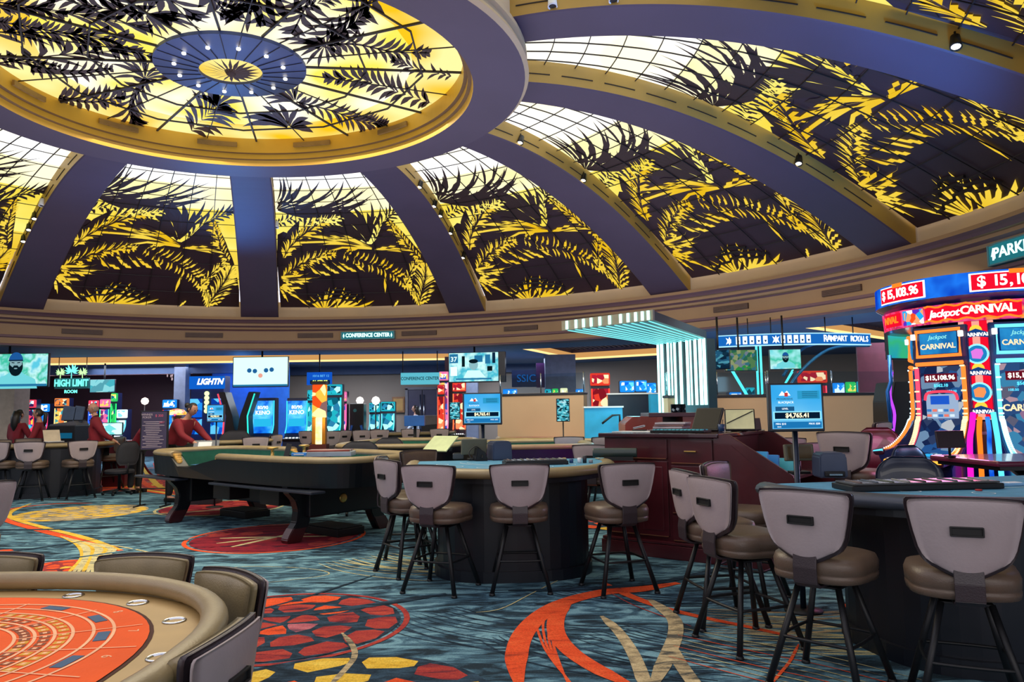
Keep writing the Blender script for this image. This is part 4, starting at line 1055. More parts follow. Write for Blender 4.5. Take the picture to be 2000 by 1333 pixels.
for a in (-.95, -.5, -.07, .35, .77, 1.25):
    c = (ACX + .695 * math.cos(a), ACY + .695 * math.sin(a)); prismz(bm, [(-.022, -.06), (.022, -.06), (.022, .06), (-.022, .06)], 0, .0015, frame((c[0], c[1], zt - .0395), (0, 0, a)), 0)
    for rr in (.433, .498, .56):
        for da in (-.15, -.05, .05, .15):
            q = (ACX + rr * math.cos(a + da), ACY + rr * math.sin(a + da)); prismz(bm, [(-.018, -.017), (.018, -.017), (.018, .017), (-.018, .017)], 0, .0012, frame((q[0], q[1], zt - .0395), (0, 0, a + da)), 1 if (rr > .5 or random.random() < .3) else 2)
            prismz(bm, [(-.007, -.010), (.007, -.010), (.007, .010), (-.007, .010)], 0, .0016, frame((q[0], q[1], zt - .0395), (0, 0, a + da)), 3)
obj('printed_layout', bm, [LINEB, LINEG, mat('printed_brown', '8a4a2c', .8), LINEW], t)
for i, a in enumerate((-.80, -.42, .0, .40, .85)):
    for_s = str(i + 4)
    text('printed_number', for_s, .055, (ACX + .80 * math.cos(a), ACY + .78 * math.sin(a), zt - .039), LINEW, t, rz=a - PI / 2, tilt=-PI / 2, extrude=.0006)
def cupholder(x, y, z, parent, r=.043):
    bm = bmesh.new(); lathe(bm, [(r * .86, -.05), (r * .86, .002), (r, .004), (r * 1.06, .006), (r * 1.16, .003), (r * 1.18, 0), (r * .84, -.002), (r * .80, -.045), (r * .1, -.047)], (x, y, z), 20); obj('cup_holder', bm, CHROME, parent)
for px, py in ((160, 1148), (283, 1168), (326, 1214), (243, 1290)):
    p = onz(px, py, zt - .03); aa = math.atan2((p.y - cy) / B_, (p.x - cx) / A_); c_, s_ = math.cos(aa), math.sin(aa); cupholder((A_ - .13) * math.copysign(abs(c_) ** .87, c_), (B_ - .10) * math.copysign(abs(s_) ** .87, s_), zt - .044, t, .040)
bm = bmesh.new(); prismz(bm, ellpts(A_ - .03, B_ - .03, 48, 2.2), zt - .13, zt - .05); obj('table_deck', bm, BLACK, t)
bm = bmesh.new(); prismz(bm, ellpts(A_ * .5, B_ * .5, 40, 2.5), 0, zt - .12); obj('pedestal', bm, DKBLUE, t)

def blackjack(label, c, deg, a=1.02, b=.98, zt=1.02, felt=FELTB, flatback=.12, ped=(.62, .5), name='blackjack_table', rimm=RIM):
    """players' side is a half oval toward local -y, dealer side straight toward +y"""
    t = thing(name, label, 'gaming table', (c[0], c[1], 0), math.radians(deg))
    def outl(k, fb):
        P = [(x * k, y * k) for x, y in ellpts(a, b, 40, 2.0, PI, 2 * PI)] + [(a * k, 0)]
        return P + [(a * k, fb), (-a * k, fb)]
    r = .075
    bm = bmesh.new(); O = outl(1, flatback); rimtube(bm, O[:-2] and [O[-1]] + O[:-1], r, zt - .03, 12, .62, closed=False); obj('padded_rail', bm, rimm, t)
    bm = bmesh.new(); flat(bm, outl(.97, flatback), zt); obj('felt', bm, felt, t)
    bm = bmesh.new(); prismz(bm, outl(.985, flatback + .02), zt - .12, zt - .005); obj('table_deck', bm, DKBLUE, t)
    bm = bmesh.new()
    for k in range(7):
        u = PI * (1.09 + .82 * k / 6); q = (a * .72 * math.cos(u), b * .72 * math.sin(u)); arcline(bm, q[0], q[1], .06, .06, 0, 2 * PI, zt + .002, .004, 16)
    arcline(bm, 0, .05, a * .52, b * .52, PI * 1.05, PI * 1.95, zt + .002, .006, 30); arcline(bm, 0, .05, a * .45, b * .45, PI * 1.05, PI * 1.95, zt + .002, .004, 30)
    obj('printed_layout', bm, LINEP, t)
    bm = bmesh.new(); P = [(x, y) for x, y in ellpts(ped[0] if isinstance(ped, tuple) else .6, ped[1], 40, 2.6)]; prismz(bm, [(x, y - .28) for x, y in P], .1, zt - .1)
    prismz(bm, [(x * 1.04, y * 1.04 - .28) for x, y in P], 0, .1); obj('pedestal', bm, DKBLUE, t)
    return t
BJ1c = (-.04, 7.78)
bj1 = blackjack('semi round table with blue felt and olive padded rail, middle of the photo', BJ1c, 4, 1.0, 1.14, 1.02, flatback=.32, ped=(.74, .62))
BJ2c = (3.05, 5.3)
bj2 = blackjack('semi round table with blue felt at the right edge, nearest of the blackjack tables', BJ2c, 10, 1.32, 1.16, 1.02, ped=(.85, .68), rimm=mat('dark_padded_vinyl', '3d4350', .35, bump=.1))
bj3 = blackjack('semi round table at the far left with tan padded rail and dark body', (-9.55, 15.35), 22, 1.2, 1.0, 1.02, mat('dark_felt', '4a3a30', .9), ped=(1.0, .8))
blackjack('far table with tan rail behind the green craps table, left part', pY(770, 21.4), 5, 1.7, 1.0, .98, mat('tan_felt', '8d7058', .9))
blackjack('far table with reddish top before the left tan half wall', pY(1065, 15.9), 0, 1.0, .8, .98, mat('red_felt', '8d4a50', .9))
blackjack('dark table with tan rail behind the leaning woman, left of the taupe stools', pY(440, 15.7), 10, .9, .8, 1.02, mat('dark_felt', '4a3a30'))
blackjack('table behind the tan stools under the blue stairs', pY(1190, 14.6), 0, 1.2, .8, 1.0, mat('dark_felt', '4a3a30'))

def on(p, z): return Vector((p[0], p[1], z))
def chiptray(label, p, deg, L=.62, W=.22, colors=('5a4a4a', '3f4a5a', '4a544a', '8a8a8a', '28282c')):
    t = thing('chip_tray', label, 'chip tray', p, math.radians(deg)); bm = bmesh.new(); box(bm, (0, 0, .018), (L, W, .035), bev=.006); obj('tray_body', bm, BLACKM, t)
    bm = bmesh.new(); box(bm, (0, 0, .043), (L * .96, W * .92, .012), bev=.004); obj('cover', bm, mat('smoky_cover', '4a4a4c', .25), t)
    for i in range(9):
        bm = bmesh.new(); x = -L * .42 + L * .84 * i / 8; tube(bm, [(x, -W * .36, .049), (x, W * .36, .049)], .008, 8); obj('chip_row', bm, mat('chip_' + colors[i % 5], colors[i % 5], .5), t)
    return t
def small_monitor(label, p, deg, w=.20, h=.14, stand=.16, screen='35302c', name='pit_monitor', body=None, tilt=-.15):
    t = thing(name, label, 'monitor', p, math.radians(deg)); bm = bmesh.new(); box(bm, (0, .04, .01), (.14, .12, .02), bev=.004); tube(bm, [(0, .05, .0), (0, .05, stand)], .02, 8); obj('monitor_stand', bm, BLACKM, t)
    M = frame((0, .03, stand + h / 2), (tilt, 0, 0)); bm = bmesh.new(); b2 = bmesh.new(); box(b2, (0, 0, 0), (w, .04, h), bev=.01); merge(bm, b2, M); obj('monitor_body', bm, body or mat('grey_olive_plastic', '5d5c4c', .5), t)
    bm = bmesh.new(); b2 = bmesh.new(); box(b2, (0, -.021, 0), (w * .8, .006, h * .72)); merge(bm, b2, M); obj('screen', bm, mat('dead_screen_' + screen, screen, .2), t)
    return t
def shuffler(label, p, deg, s=1.0):
    t = thing('card_shuffler', label, 'card shuffler', p, math.radians(deg)); bm = bmesh.new()
    prism(bm, [(-.11 * s, 0), (.11 * s, 0), (.105 * s, .17 * s), (.085 * s, .20 * s), (-.085 * s, .20 * s), (-.105 * s, .17 * s)], .22 * s, frame((0, -.1 * s, 0)), bev=.01); obj('shuffler_body', bm, mat('slate_plastic', '34405a', .35), t)
    bm = bmesh.new(); box(bm, (0, -.115 * s, .035 * s), (.15 * s, .05 * s, .04 * s), bev=.006); obj('card_mouth', bm, BLACKM, t)
    bm = bmesh.new(); box(bm, (0, -.145 * s, .03 * s), (.10 * s, .01, .012)); obj('card_slot', bm, CHROME, t)
    return t
zt1 = 1.0
chiptray('dark chip tray with cover on the blue centre table', on(onz(1045, 908, 1.02), 1.022), 10)
small_monitor('small olive monitor seen from behind on the blue centre table', on(onz(925, 903, 1.0), 1.022), 195, .28, .17, .06)
shuffler('slate card shuffler on the blue centre table right of the small monitor', on(onz(975, 902, 1.0), 1.022), 200, 1.0)
t = thing('card_shoe', 'black jumbled card shoe and cords between monitor and shuffler on the centre table', 'card shoe', on(onz(940, 905, 1.0), 1.022), .3)
bm = bmesh.new(); prism(bm, [(-.06, 0), (.08, 0), (.05, .09), (-.04, .14)], .12, bev=.008); obj('shoe_body', bm, BLACKM, t)
bm = bmesh.new(); tube(bm, cat([(-.1, -.03, .01), (-.13, .02, .09), (-.05, .05, .15), (.02, .04, .10), (.0, -.04, .03)], 5), .006, 5); obj('cord', bm, BLACKM, t)
t = thing('dark_box', 'low dark box at the left end of the centre table felt', 'box', on(onz(895, 901, 1.0), 1.022), .1); bm = bmesh.new(); box(bm, (0, 0, .03), (.12, .1, .06), bev=.008); obj('box_body', bm, mat('smoke_plastic', '3c4850', .3), t); bm = bmesh.new(); box(bm, (0, 0, .062), (.1, .08, .008)); obj('lid', bm, BLACKM, t)
t = thing('wrist_cushion', 'dark green padded roll at the right end of the centre table', 'cushion', on(onz(1205, 898, 1.02), 1.06), math.radians(-12)); bm = bmesh.new(); tube(bm, [(-.25, 0, .03), (-.24, 0, .03), (.2, 0, .03), (.21, 0, .03)], .05, 14); obj('roll', bm, mat('dark_green_vinyl', '2c3a38', .35), t); bm = bmesh.new(); box(bm, (.02, 0, -.03), (.3, .06, .04)); obj('mount', bm, BLACKM, t)
for i, (px, cc, hh) in enumerate([(1102, 'c9b070', .05), (1116, '2c4a7a', .04), (1132, 'e8e8ea', .05), (1142, '2a2a30', .07), (1154, '8a8a90', .03)]):
    p = on(onz(px, 909, 1.0), 1.022); bm = bmesh.new(); lathe(bm, [(.02, 0), (.021, hh * .95), (.017, hh)], n=14); o = obj('chip_stack', bm, mat('chip_' + cc, cc, .45)); o.location = p
    tag(o, ['tan round chip stack on the centre table, first from its right tray end', 'navy chip stack beside the tan one on the centre table', 'white chip stack on the centre table near the right tray end', 'black upright cylinder among the chip stacks on the centre table', 'flat grey chip stack at the far right end of the centre table row'][i], 'chips')
chiptray('long black chip tray with magenta reflections on the right blackjack table', on(onz(1790, 955, 1.02), 1.022), 4, .98, .26)
small_monitor('small olive monitor with dark screen on the right blackjack table', on(onz(1565, 932, 1.0), 1.022), 0, .23, .13, .10, '5a4c34')
shuffler('dark blue card shuffler on the right table beside the small monitor', on(onz(1622, 938, 1.0), 1.022), -6, .92)
t = thing('card_deck', 'small deck of cards on the right table beyond the largest stool', 'cards', on(onz(1972, 955, 1.0), 1.022), .1)
bm = bmesh.new(); box(bm, (0, 0, .008), (.16, .09, .016), bev=.002); obj('cards', bm, mat('card_blue', '7fb0d8', .5), t); bm = bmesh.new(); box(bm, (.02, 0, .018), (.09, .06, .004)); obj('top_card', bm, mat('card_white', 'e6eaf0', .5), t)
p = on(onz(1912, 966, 1.0), 1.022); bm = bmesh.new(); lathe(bm, [(.02, 0), (.02, .006), (.018, .008)], n=16); o = obj('loose_chip', bm, mat('chip_b03030', 'b03030', .5)); o.location = p; tag(o, 'red chip lying on the right table felt above the largest stool', 'chip')
# far left table items
t = thing('laptop', 'open thin laptop or tablet edge on the far left table before the women', 'laptop', on(onz(105, 866, 1.0), 1.022), .9)
bm = bmesh.new(); box(bm, (0, 0, .01), (.32, .24, .016), bev=.004); obj('keyboard_base', bm, WHITE, t); b2 = bmesh.new(); box(b2, (0, .12, .13), (.32, .012, .26), (-.4, 0, 0)); obj('lid', b2, mat('cream_lid', 'c9b9a0', .5), t)

# craps table
def craps(label, c, deg, L=3.9, W=1.75, zt=.98, notch=True, body=BLACK, full=True, name='craps_table'):
    t = thing(name, label, 'gaming table', (c[0], c[1], 0), math.radians(deg))
    def outl(k=1.0, d=0.0, n=36): return [(x, y) for x, y in ellpts(L / 2 - d, W / 2 - d, n * 2, 4.2)]
    O = outl(); I = outl(1, .14); zb = zt - .30; N = len(O)
    def rimz(i):
        x, y = O[i]
        if notch and y < 0 and -L * .22 < x < -L * .05: return zt - .13
        if notch and y > 0 and -L * .13 < x < L * .10: return zt - .13
        return zt
    bm = bmesh.new()
    for i in range(N):
        j = (i + 1) % N; a, b_ = O[i], O[j]; za, zb_ = rimz(i), rimz(j)
        ka = .93; poly(bm, [(a[0], a[1], za - .04), (a[0] * .985, a[1] * .97, zb - .02), (b_[0] * .985, b_[1] * .97, zb - .02), (b_[0], b_[1], zb_ - .04)])
        poly(bm, [(O[i][0], O[i][1], za - .04), (O[j][0], O[j][1], zb_ - .04), (I[j][0], I[j][1], zb_ - .04), (I[i][0], I[i][1], za - .04)])
    poly(bm, [(x * .985, y * .97, zb - .02) for x, y in O][::-1]); obj('table_body', bm, body, t)
    bm = bmesh.new(); seg = []; segs = []
    for i in range(N + 1):
        k = i % N
        if rimz(k) == zt and i < N: seg.append(((O[k][0] + I[k][0]) / 2, (O[k][1] + I[k][1]) / 2))
        else:
            if len(seg) > 1: segs.append(seg)
            seg = []
    if segs and rimz(0) == zt and rimz(N - 1) == zt and len(segs) > 1: segs[0] = segs[-1] + segs[0]; segs.pop()
    elif len(segs) == 1 and not notch: pass
    for s in segs: rimtube(bm, s, .085, zt - .01, 10, .55, closed=(len(segs) == 1 and not notch))
    obj('padded_rail', bm, RIM, t)
    bm = bmesh.new()
    for i in range(N):
        j = (i + 1) % N; poly(bm, [(I[i][0], I[i][1], rimz(i) - .02), (I[j][0], I[j][1], rimz(j) - .02), (I[j][0], I[j][1], zt - .24), (I[i][0], I[i][1], zt - .24)])
    obj('rubber_wall', bm, FELTG, t)
    bm = bmesh.new(); poly(bm, [(x, y, zt - .24) for x, y in I]); obj('felt', bm, mat('craps_felt', '3a6ea0', .9, var=.4, scale=4), t)
    if full:
        for s in segs:
            for e, o_ in ((s[0], s[1]), (s[-1], s[-2])):
                bm = bmesh.new()
                d = Vector((e[0] - o_[0], e[1] - o_[1], 0)).normalized()
                for q in range(4): tube(bm, [(e[0] + d.x * (.02 + .03 * q), e[1] + d.y * (.02 + .03 * q), zt - .02 - .03 * q - .05), (e[0] + d.x * (.02 + .03 * q), e[1] + d.y * (.02 + .03 * q), zt - .02 - .03 * q + .02)], .05 - .004 * q, 8)
                obj('dice_cushion', bm, mat('gold_cushion', 'b58a3a', .5, var=.5, scale=20), t)
        for q, sx in enumerate((-1, 1)):
            bm = bmesh.new(); x0, x1 = (-L * .48, -L * .22) if sx < 0 else (-L * .03, L * .44)
            box(bm, ((x0 + x1) / 2, -W / 2 + .08, zb - .06), (x1 - x0, .20, .03), bev=.01); obj('drink_shelf', bm, mat('dark_shelf', '252b38', .4), t)
        bm = bmesh.new(); box(bm, (0, 0, .42), (L * .62, .30, .22), bev=.02); obj('stretcher', bm, mat('dark_stretcher', '1d1f29', .4), t)
        for sx in (-1, 1):
            bm = bmesh.new(); box(bm, (sx * L * .30, 0, .50), (.34, W * .62, .42), bev=.02); obj('pedestal_box', bm, body, t)
            for sy in (-1, 1):
                bm = bmesh.new(); prof = [(0, .70), (.22, .70), (.20, .60), (.10, .50), (.06, .38), (.08, .24), (.17, .12), (.20, .05), (.19, 0), (.03, 0), (.0, .04), (-.05, .12), (-.11, .24), (-.12, .38), (-.08, .52), (0, .62)]
                M = frame((sx * L * .303, sy * (W * .30) - .0, 0), (0, 0, PI / 2 if sy > 0 else -PI / 2)) @ Matrix.Translation((.06, -.07, 0)); prism(bm, prof, .14, M, bev=.012); lg = obj('leg', bm, body, t)
                bm = bmesh.new(); prism(bm, [(.03, 0), (.0, .04), (-.04, .12), (-.07, .18), (.13, .18), (.18, .11), (.21, .05), (.20, 0)], .15, M @ Matrix.Translation((0, -.005, 0)), bev=.01); obj('carved_foot', bm, mat('mahogany_foot', '3a1014', .35, coat=.3), lg)
        for x in (-.2, .95):
            bm = bmesh.new(); box(bm, (x, -W * .30, zb - .17), (.42, .3, .24), bev=.01); obj('drop_box', bm, BLACKM, t)
        bm = bmesh.new(); lathe(bm, [(.02, -.004), (.055, -.004), (.06, 0), (.05, .006), (.02, .006)], n=20, M=frame((L * .30 + .175, -.05, .48), (0, PI / 2, 0))); obj('gold_seal', bm, BRASS, t)
    return t
legL, legR, legRb = FL(350, 1012), FL(602, 1056), FL(694, 1040)
cL = Vector((-3.12, 11.05))
ax_ = (FL(720, 905 + 150) - FL(300, 1010)); 
T4deg = math.degrees(math.atan2(9.1 - 11.2, -2.5 + 5.05))
craps('black craps table with green inner wall, tan padded rail and carved feet, left of centre', (-3.38, 10.58), T4deg, 4.85, 1.75, 1.0)
craps('second craps table with green inner wall behind the round backed dealer chairs', (-1.85, 13.6), -8, 2.2, 3.0, 1.0, notch=False, full=False)
craps('craps table with a magenta lit side behind the centre table', (.32, 12.4), 4, 1.85, 2.3, 1.0, notch=False, full=False, body=mat('painted_purple_sheen', '2b1840', .25, var=.3, scale=1.5, coat=.5))  # magenta reflection put into the dark body's base colour
light('magenta_spot', 'SPOT', (2.0, 10.0, 1.9), 60, (1, .1, .8), .1, rot=(math.radians(55), 0, math.radians(50)), spot=.9)  # magenta spot aimed at the near side of that table
for px, py, lb in ((478, 1008, 'low black step box on the carpet under the craps table, left one'), (652, 1042, 'low black step box under the right end of the craps table')):
    p = FL(px, py); t = thing('step_box', lb, 'step', (p.x, p.y, 0), math.radians(T4deg)); bm = bmesh.new(); box(bm, (0, 0, .05), (.72, .42, .10), bev=.01); obj('box_body', bm, BLACKM, t); bm = bmesh.new(); box(bm, (0, 0, .105), (.68, .38, .01)); obj('tread', bm, mat('rubber_tread', '0b0b0e', .9), t)
# items on the craps tables
def brasscup(px, py, z, label, Y=None):
    p = ony(px, py, Y) if Y else on(onz(px, py, z), z); t = thing('brass_cup', label, 'cup', (p.x, p.y, z)); bm = bmesh.new(); lathe(bm, [(.04, 0), (.04, .012), (.022, .02), (.02, .09), (.03, .1)], n=16); obj('cup_stem', bm, BRASS, t); bm = bmesh.new(); lathe(bm, [(.03, .1), (.07, .105), (.072, .125), (.05, .13)], n=18); obj('cup_lip', bm, BRASS, t)
bm_ = None
brasscup(532, 894, 1.0, 'silver gold cup on the craps table rail, left of the dice stick'); brasscup(594, 888, 1.0, 'brass cup on the craps table rail, right of the dice stick')
t = thing('phone_stand', 'dark tablet phone standing tilted on the craps table right end', 'phone', on(onz(562, 890, 1.0), .99), .3); bm = bmesh.new(); box(bm, (0, 0, .08), (.07, .015, .17), (-.35, .25, 0), bev=.004); obj('handset', bm, BLACKM, t); bm = bmesh.new(); box(bm, (0, .03, .01), (.1, .08, .02)); obj('cradle', bm, BLACKM, t)
t = thing('blue_cards', 'bright blue flat card box on the craps table rail', 'cards', on(onz(584, 894, 1.0), 1.02), .2); bm = bmesh.new(); box(bm, (0, 0, .02), (.18, .1, .035), bev=.003); obj('box_body', bm, mat('bright_blue_plastic', '2d84d8', .4), t); bm = bmesh.new(); box(bm, (0, -.05, .02), (.12, .003, .015)); obj('white_strip', bm, WHITE, t)
t = thing('chip_rack', 'wide clear chip rack with reddish rows on the craps table right end', 'chip rack', on(onz(645, 888, 1.0), .98), math.radians(T4deg + 40)); bm = bmesh.new(); box(bm, (0, 0, .03), (.62, .3, .06), bev=.006); obj('rack_body', bm, mat('frosted_rack', '9aa2aa', .3), t)
for i in range(7): bm = bmesh.new(); tube(bm, [(-.28, -.12 + .04 * i, .07), (.28, -.12 + .04 * i, .07)], .016, 8); obj('chip_row', bm, mat('chip_' + ('8a4038', '6a5a50', 'c0c4c8')[i % 3], ('8a4038', '6a5a50', 'c0c4c8')[i % 3], .5), t)
t = thing('light_box', 'pale glowing sheet tilted on the edge of the second craps table', 'sheet', on(onz(860, 880, .95), .93), math.radians(-30)); bm = bmesh.new(); box(bm, (0, 0, .12), (.46, .02, .40), (-1.0, 0, 0), bev=.004); obj('sheet', bm, mat('pale_green_sheet', 'b9c79a', .5), t); bm = bmesh.new(); box(bm, (0, .06, .03), (.3, .1, .05)); obj('prop', bm, BLACKM, t)
t = thing('felt_panel', 'blue padded panel lying in the second craps table', 'panel', on(onz(820, 872, .9), .80), 0); bm = bmesh.new(); box(bm, (0, 0, .06), (.7, .3, .04), (.4, 0, 0), bev=.01); obj('panel', bm, FELTB, t)

# table at the right edge with burgundy top
t = thing('high_table', 'burgundy topped high table with a small black screen at the right edge', 'table', (5.05, 6.85, 0), math.radians(3))
bm = bmesh.new(); box(bm, (0, 0, 1.04), (2.0, .95, .05), bev=.02); obj('table_top', bm, mat('burgundy_laminate', '6a2440', .25, coat=.4), t)
bm = bmesh.new(); box(bm, (0, 0, 1.0), (1.9, .85, .04)); obj('apron', bm, BLACK, t)
bm = bmesh.new(); lathe(bm, [(.30, 0), (.30, .04), (.12, .12), (.10, .8), (.3, .98)], (-.25, 0, 0), 20); obj('pedestal', bm, BLACK, t)
bm = bmesh.new(); box(bm, (.65, .0, .5), (.7, .5, 1.0), bev=.01); obj('cabinet', bm, mat('dark_cherry_side', '2a1018', .35), t)
t = thing('small_screen', 'small black screen seen from behind on the burgundy table', 'screen', on(onz(1858, 893, 1.065), 1.066), 0); bm = bmesh.new(); box(bm, (0, 0, .16), (.26, .02, .16), (-.15, 0, 0), bev=.005); obj('screen_body', bm, mat('plum_black_plastic', '24101c', .3), t); bm = bmesh.new(); tube(bm, [(0, .02, 0), (0, .02, .14)], .012, 6); lathe(bm, [(.05, 0), (.05, .01), (.02, .015)], (0, .02, 0), 14); obj('screen_foot', bm, BLACKM, t)
t = thing('bench_seat', 'wide olive padded chair back behind the burgundy table at the right edge', 'chair', (5.75, 7.75, 0), math.radians(2))
bm = bmesh.new(); box(bm, (0, -.2, 1.0), (1.05, .10, .36), (.08, 0, 0), bev=.045, seg=3); obj('backrest', bm, LEATHER, t); bm = bmesh.new(); box(bm, (0, .08, .66), (.95, .5, .14), bev=.05, seg=3); obj('seat', bm, LEATHER, t)
for sx in (-1, 1):
    for sy in (-1, 1): bm = bmesh.new(); tube(bm, [(sx * .42, .05 + sy * .2, .6), (sx * .46, .05 + sy * .22, 0)], .02, 6); obj('leg', bm, BLACKM, t)
# ---------------------------------------------------------------- cherry pit cabinet
a_, b_ = Vector((2.02, 8.12)), Vector((2.0, 7.15))
pL = FL(1181, 1078); pR = FL(1403, 1104); d = (pR - pL); L = d.length; rz = math.atan2(d.y, d.x); hz = 1.275
cab = thing('pit_cabinet', 'dark cherry wood cabinet with drawers, brass pulls and a slanted open end, centre right', 'cabinet', (pL.x, pL.y, 0), rz)
LX = L + .42; D = 1.35
bm = bmesh.new(); box(bm, (L / 2 + .01, .72, .63 + .05), (L, 1.36, 1.12), bev=.006); obj('cabinet_body', bm, CHERRY, cab)
bm = bmesh.new(); box(bm, (L / 2, .70, .07), (L + .06, 1.42, .14), bev=.008); box(bm, (L / 2, .69, .16), (L + .03, 1.40, .03), bev=.008); obj('plinth', bm, CHERRY, cab)
bm = bmesh.new(); box(bm, (L / 2 + .01, .70, hz - .01), (L + .08, 1.46, .045), bev=.01); obj('cabinet_top', bm, mat('dark_cherry_top', '35101a', .25, coat=.4), cab)
def front(x0, x1, z0, z1, nm, handle=None):
    bm = bmesh.new(); box(bm, ((x0 + x1) / 2, .03, (z0 + z1) / 2), (x1 - x0 - .012, .03, z1 - z0 - .012), bev=.004)
    if nm == 'door': box(bm, ((x0 + x1) / 2, .018, (z0 + z1) / 2), (x1 - x0 - .12, .02, z1 - z0 - .12), bev=.006)
    f = obj(nm, bm, CHERRY, cab); bm = bmesh.new()
    if handle == 'v': tube(bm, [(x0 + (.05 if x0 > .3 else x1 - x0 - .05), -.01, z1 - .16), (x0 + (.05 if x0 > .3 else x1 - x0 - .05), -.01, z1 - .04)], .006, 6)
    else: box(bm, ((x0 + x1) / 2, -.005, (z0 + z1) / 2), (.13, .022, .014), bev=.004)
    if handle: obj('handle', bm, BRASS, f)
    bm = bmesh.new(); box(bm, ((x0 + x1) / 2, .016, z0 + .004), (x1 - x0 - .03, .012, .008)); obj('edge_strip', bm, mat('worn_brass_edge', '8a5a42', .4, .4), f)
W1 = L * .60
front(.03, W1, 1.02, 1.23, 'drawer', None)
front(.03, .03 + W1 * .48, .22, 1.0, 'door', 'v'); front(.03 + W1 * .5, W1, .22, 1.0, 'door', 'v')
for z0, z1, h in ((.98, 1.23, 'h'), (.72, .96, None), (.47, .70, None), (.19, .45, 'h')): front(W1 + .03, L - .02, z0, z1, 'drawer', h)
for y0, nm in ((.0, 'front'), (1.34, 'back')):
    bm = bmesh.new(); prism(bm, [(L, .0), (L + .80, 0), (L + .80, .80), (L + .76, .90), (L + .16, hz), (L, hz)], .05, frame((0, y0, 0)), bev=.006); obj('slanted_side', bm, CHERRY, cab)
    if y0 == 0:
        bm = bmesh.new(); prism(bm, [(L + .07, .2), (L + .66, .2), (L + .66, .78), (L + .18, hz - .1), (L + .07, hz - .1)], .02, frame((0, -.012, 0)), bev=.004); obj('side_moulding', bm, CHERRY, cab)
for z in (.5, .85):
    bm = bmesh.new(); box(bm, (L + .36, .69, z), (.68, 1.3, .03)); obj('shelf', bm, CHERRY, cab)
Mc = Matrix.Translation((pL.x, pL.y, 0)) @ Matrix.Rotation(rz, 4, 'Z')
def oncab(x, y, z=hz + .015): return Mc @ Vector((x, y, z))
for i, (cc, x, w_, h_) in enumerate([('2d9fe0', .30, .30, .24), ('1f7fc8', .36, .3, .20), ('3fa8b8', .50, .26, .16), ('dfe6ea', .58, .05, .22)]):
    t = thing('binder', ['bright blue binder on the shelf of the slanted cabinet end, largest', 'blue folder behind the largest binder on the slanted cabinet shelf', 'teal folder lower on the slanted cabinet shelf', 'white folder at the outer end of the slanted cabinet shelf'][i], 'binder', oncab(L + x, .25 + .15 * i, .866), rz)
    bm = bmesh.new(); box(bm, (0, 0, h_ / 2), (w_, .04, h_), (-.25, 0, 0), bev=.004); obj('cover', bm, mat('binder_' + cc, cc, .4), t); bm = bmesh.new(); box(bm, (0, .03, h_ / 2 - .01), (w_ * .9, .02, h_ * .9), (-.25, 0, 0)); obj('pages', bm, WHITE, t)
def tablet(label, p, deg, face, w=.30, h=.24, name='tablet_screen', rib=True, tilt=-.5):
    t = thing(name, label, 'tablet', p, math.radians(deg)); M = frame((0, 0, h * .46), (tilt, 0, 0))
    bm = bmesh.new(); b2 = bmesh.new(); box(b2, (0, 0, 0), (w, .03, h), bev=.008); merge(bm, b2, M); obj('tablet_body', bm, BLACKM, t)
    bm = bmesh.new(); b2 = bmesh.new(); box(b2, (0, -.017, 0), (w * .92, .004, h * .9)); merge(bm, b2, M); obj('tablet_face', bm, face, t)
    bm = bmesh.new(); box(bm, (0, .06, .01), (w * .6, .16, .02), bev=.004); tube(bm, [(0, .1, .01), (0, .03, h * .4)], .015, 6); obj('tablet_foot', bm, BLACKM, t)
    if rib:
        bm = bmesh.new(); b2 = bmesh.new(); tube(b2, [(-w * .44, -.022, -h * .2), (w * .44, -.022, h * .38)], .006, 4); merge(bm, b2, M); obj('strap', bm, BLACKM, t)
    return t
PALE = mat('pale_yellow_sheet', 'd8d7a8', .5)
tablet('dark slanted tablet reflecting light on top of the cherry cabinet', oncab(L * .72, .75), -18 + math.degrees(rz) + 8, mat('tablet_glass_dark', '17150f', .5, spec=.2), .34, .28, rib=False)
tablet('pale yellow slanted tablet with a diagonal strap on the cherry cabinet, right one', oncab(L * 1.0 - .02, .82), 22 + math.degrees(rz), PALE, .32, .26)
t = thing('keyboard', 'keyboard with teal lit rows lying on the cherry cabinet top', 'keyboard', oncab(L * .62, .3), rz); bm = bmesh.new(); box(bm, (0, 0, .012), (.62, .2, .022), bev=.004); obj('keyboard_base', bm, BLACKM, t)
for r_ in range(3):
    bm = bmesh.new()
    for k in range(13): box(bm, (-.27 + .045 * k, -.06 + .055 * r_, .028), (.032, .036, .012))
    obj('key_row', bm, mat('teal_keys' if r_ != 1 else 'navy_keys', '4fb0c0' if r_ != 1 else '1c3a6a', .4), t)
t = thing('paper_sheet', 'long white paper sheets on the left half of the cherry cabinet top', 'paper', oncab(L * .28, .35), rz); bm = bmesh.new(); box(bm, (0, 0, .003), (.7, .28, .006)); obj('sheet', bm, WHITE, t); bm = bmesh.new(); box(bm, (.2, .05, .008), (.3, .21, .004), (0, 0, .1)); obj('sheet', bm, mat('cream_paper', 'd8cfb8', .7), t)
t = thing('book_stack', 'stack of reddish folders at the left of the cherry cabinet top', 'folders', oncab(L * .30, .95), rz)
for k in range(4): bm = bmesh.new(); box(bm, (.01 * k, 0, .012 + .024 * k), (.36, .26, .02), (0, 0, .05 * k), bev=.002); obj('folder', bm, mat('folder_%d' % (k % 2), ('7a5a5a', 'b0a8b0')[k % 2], .6), t)
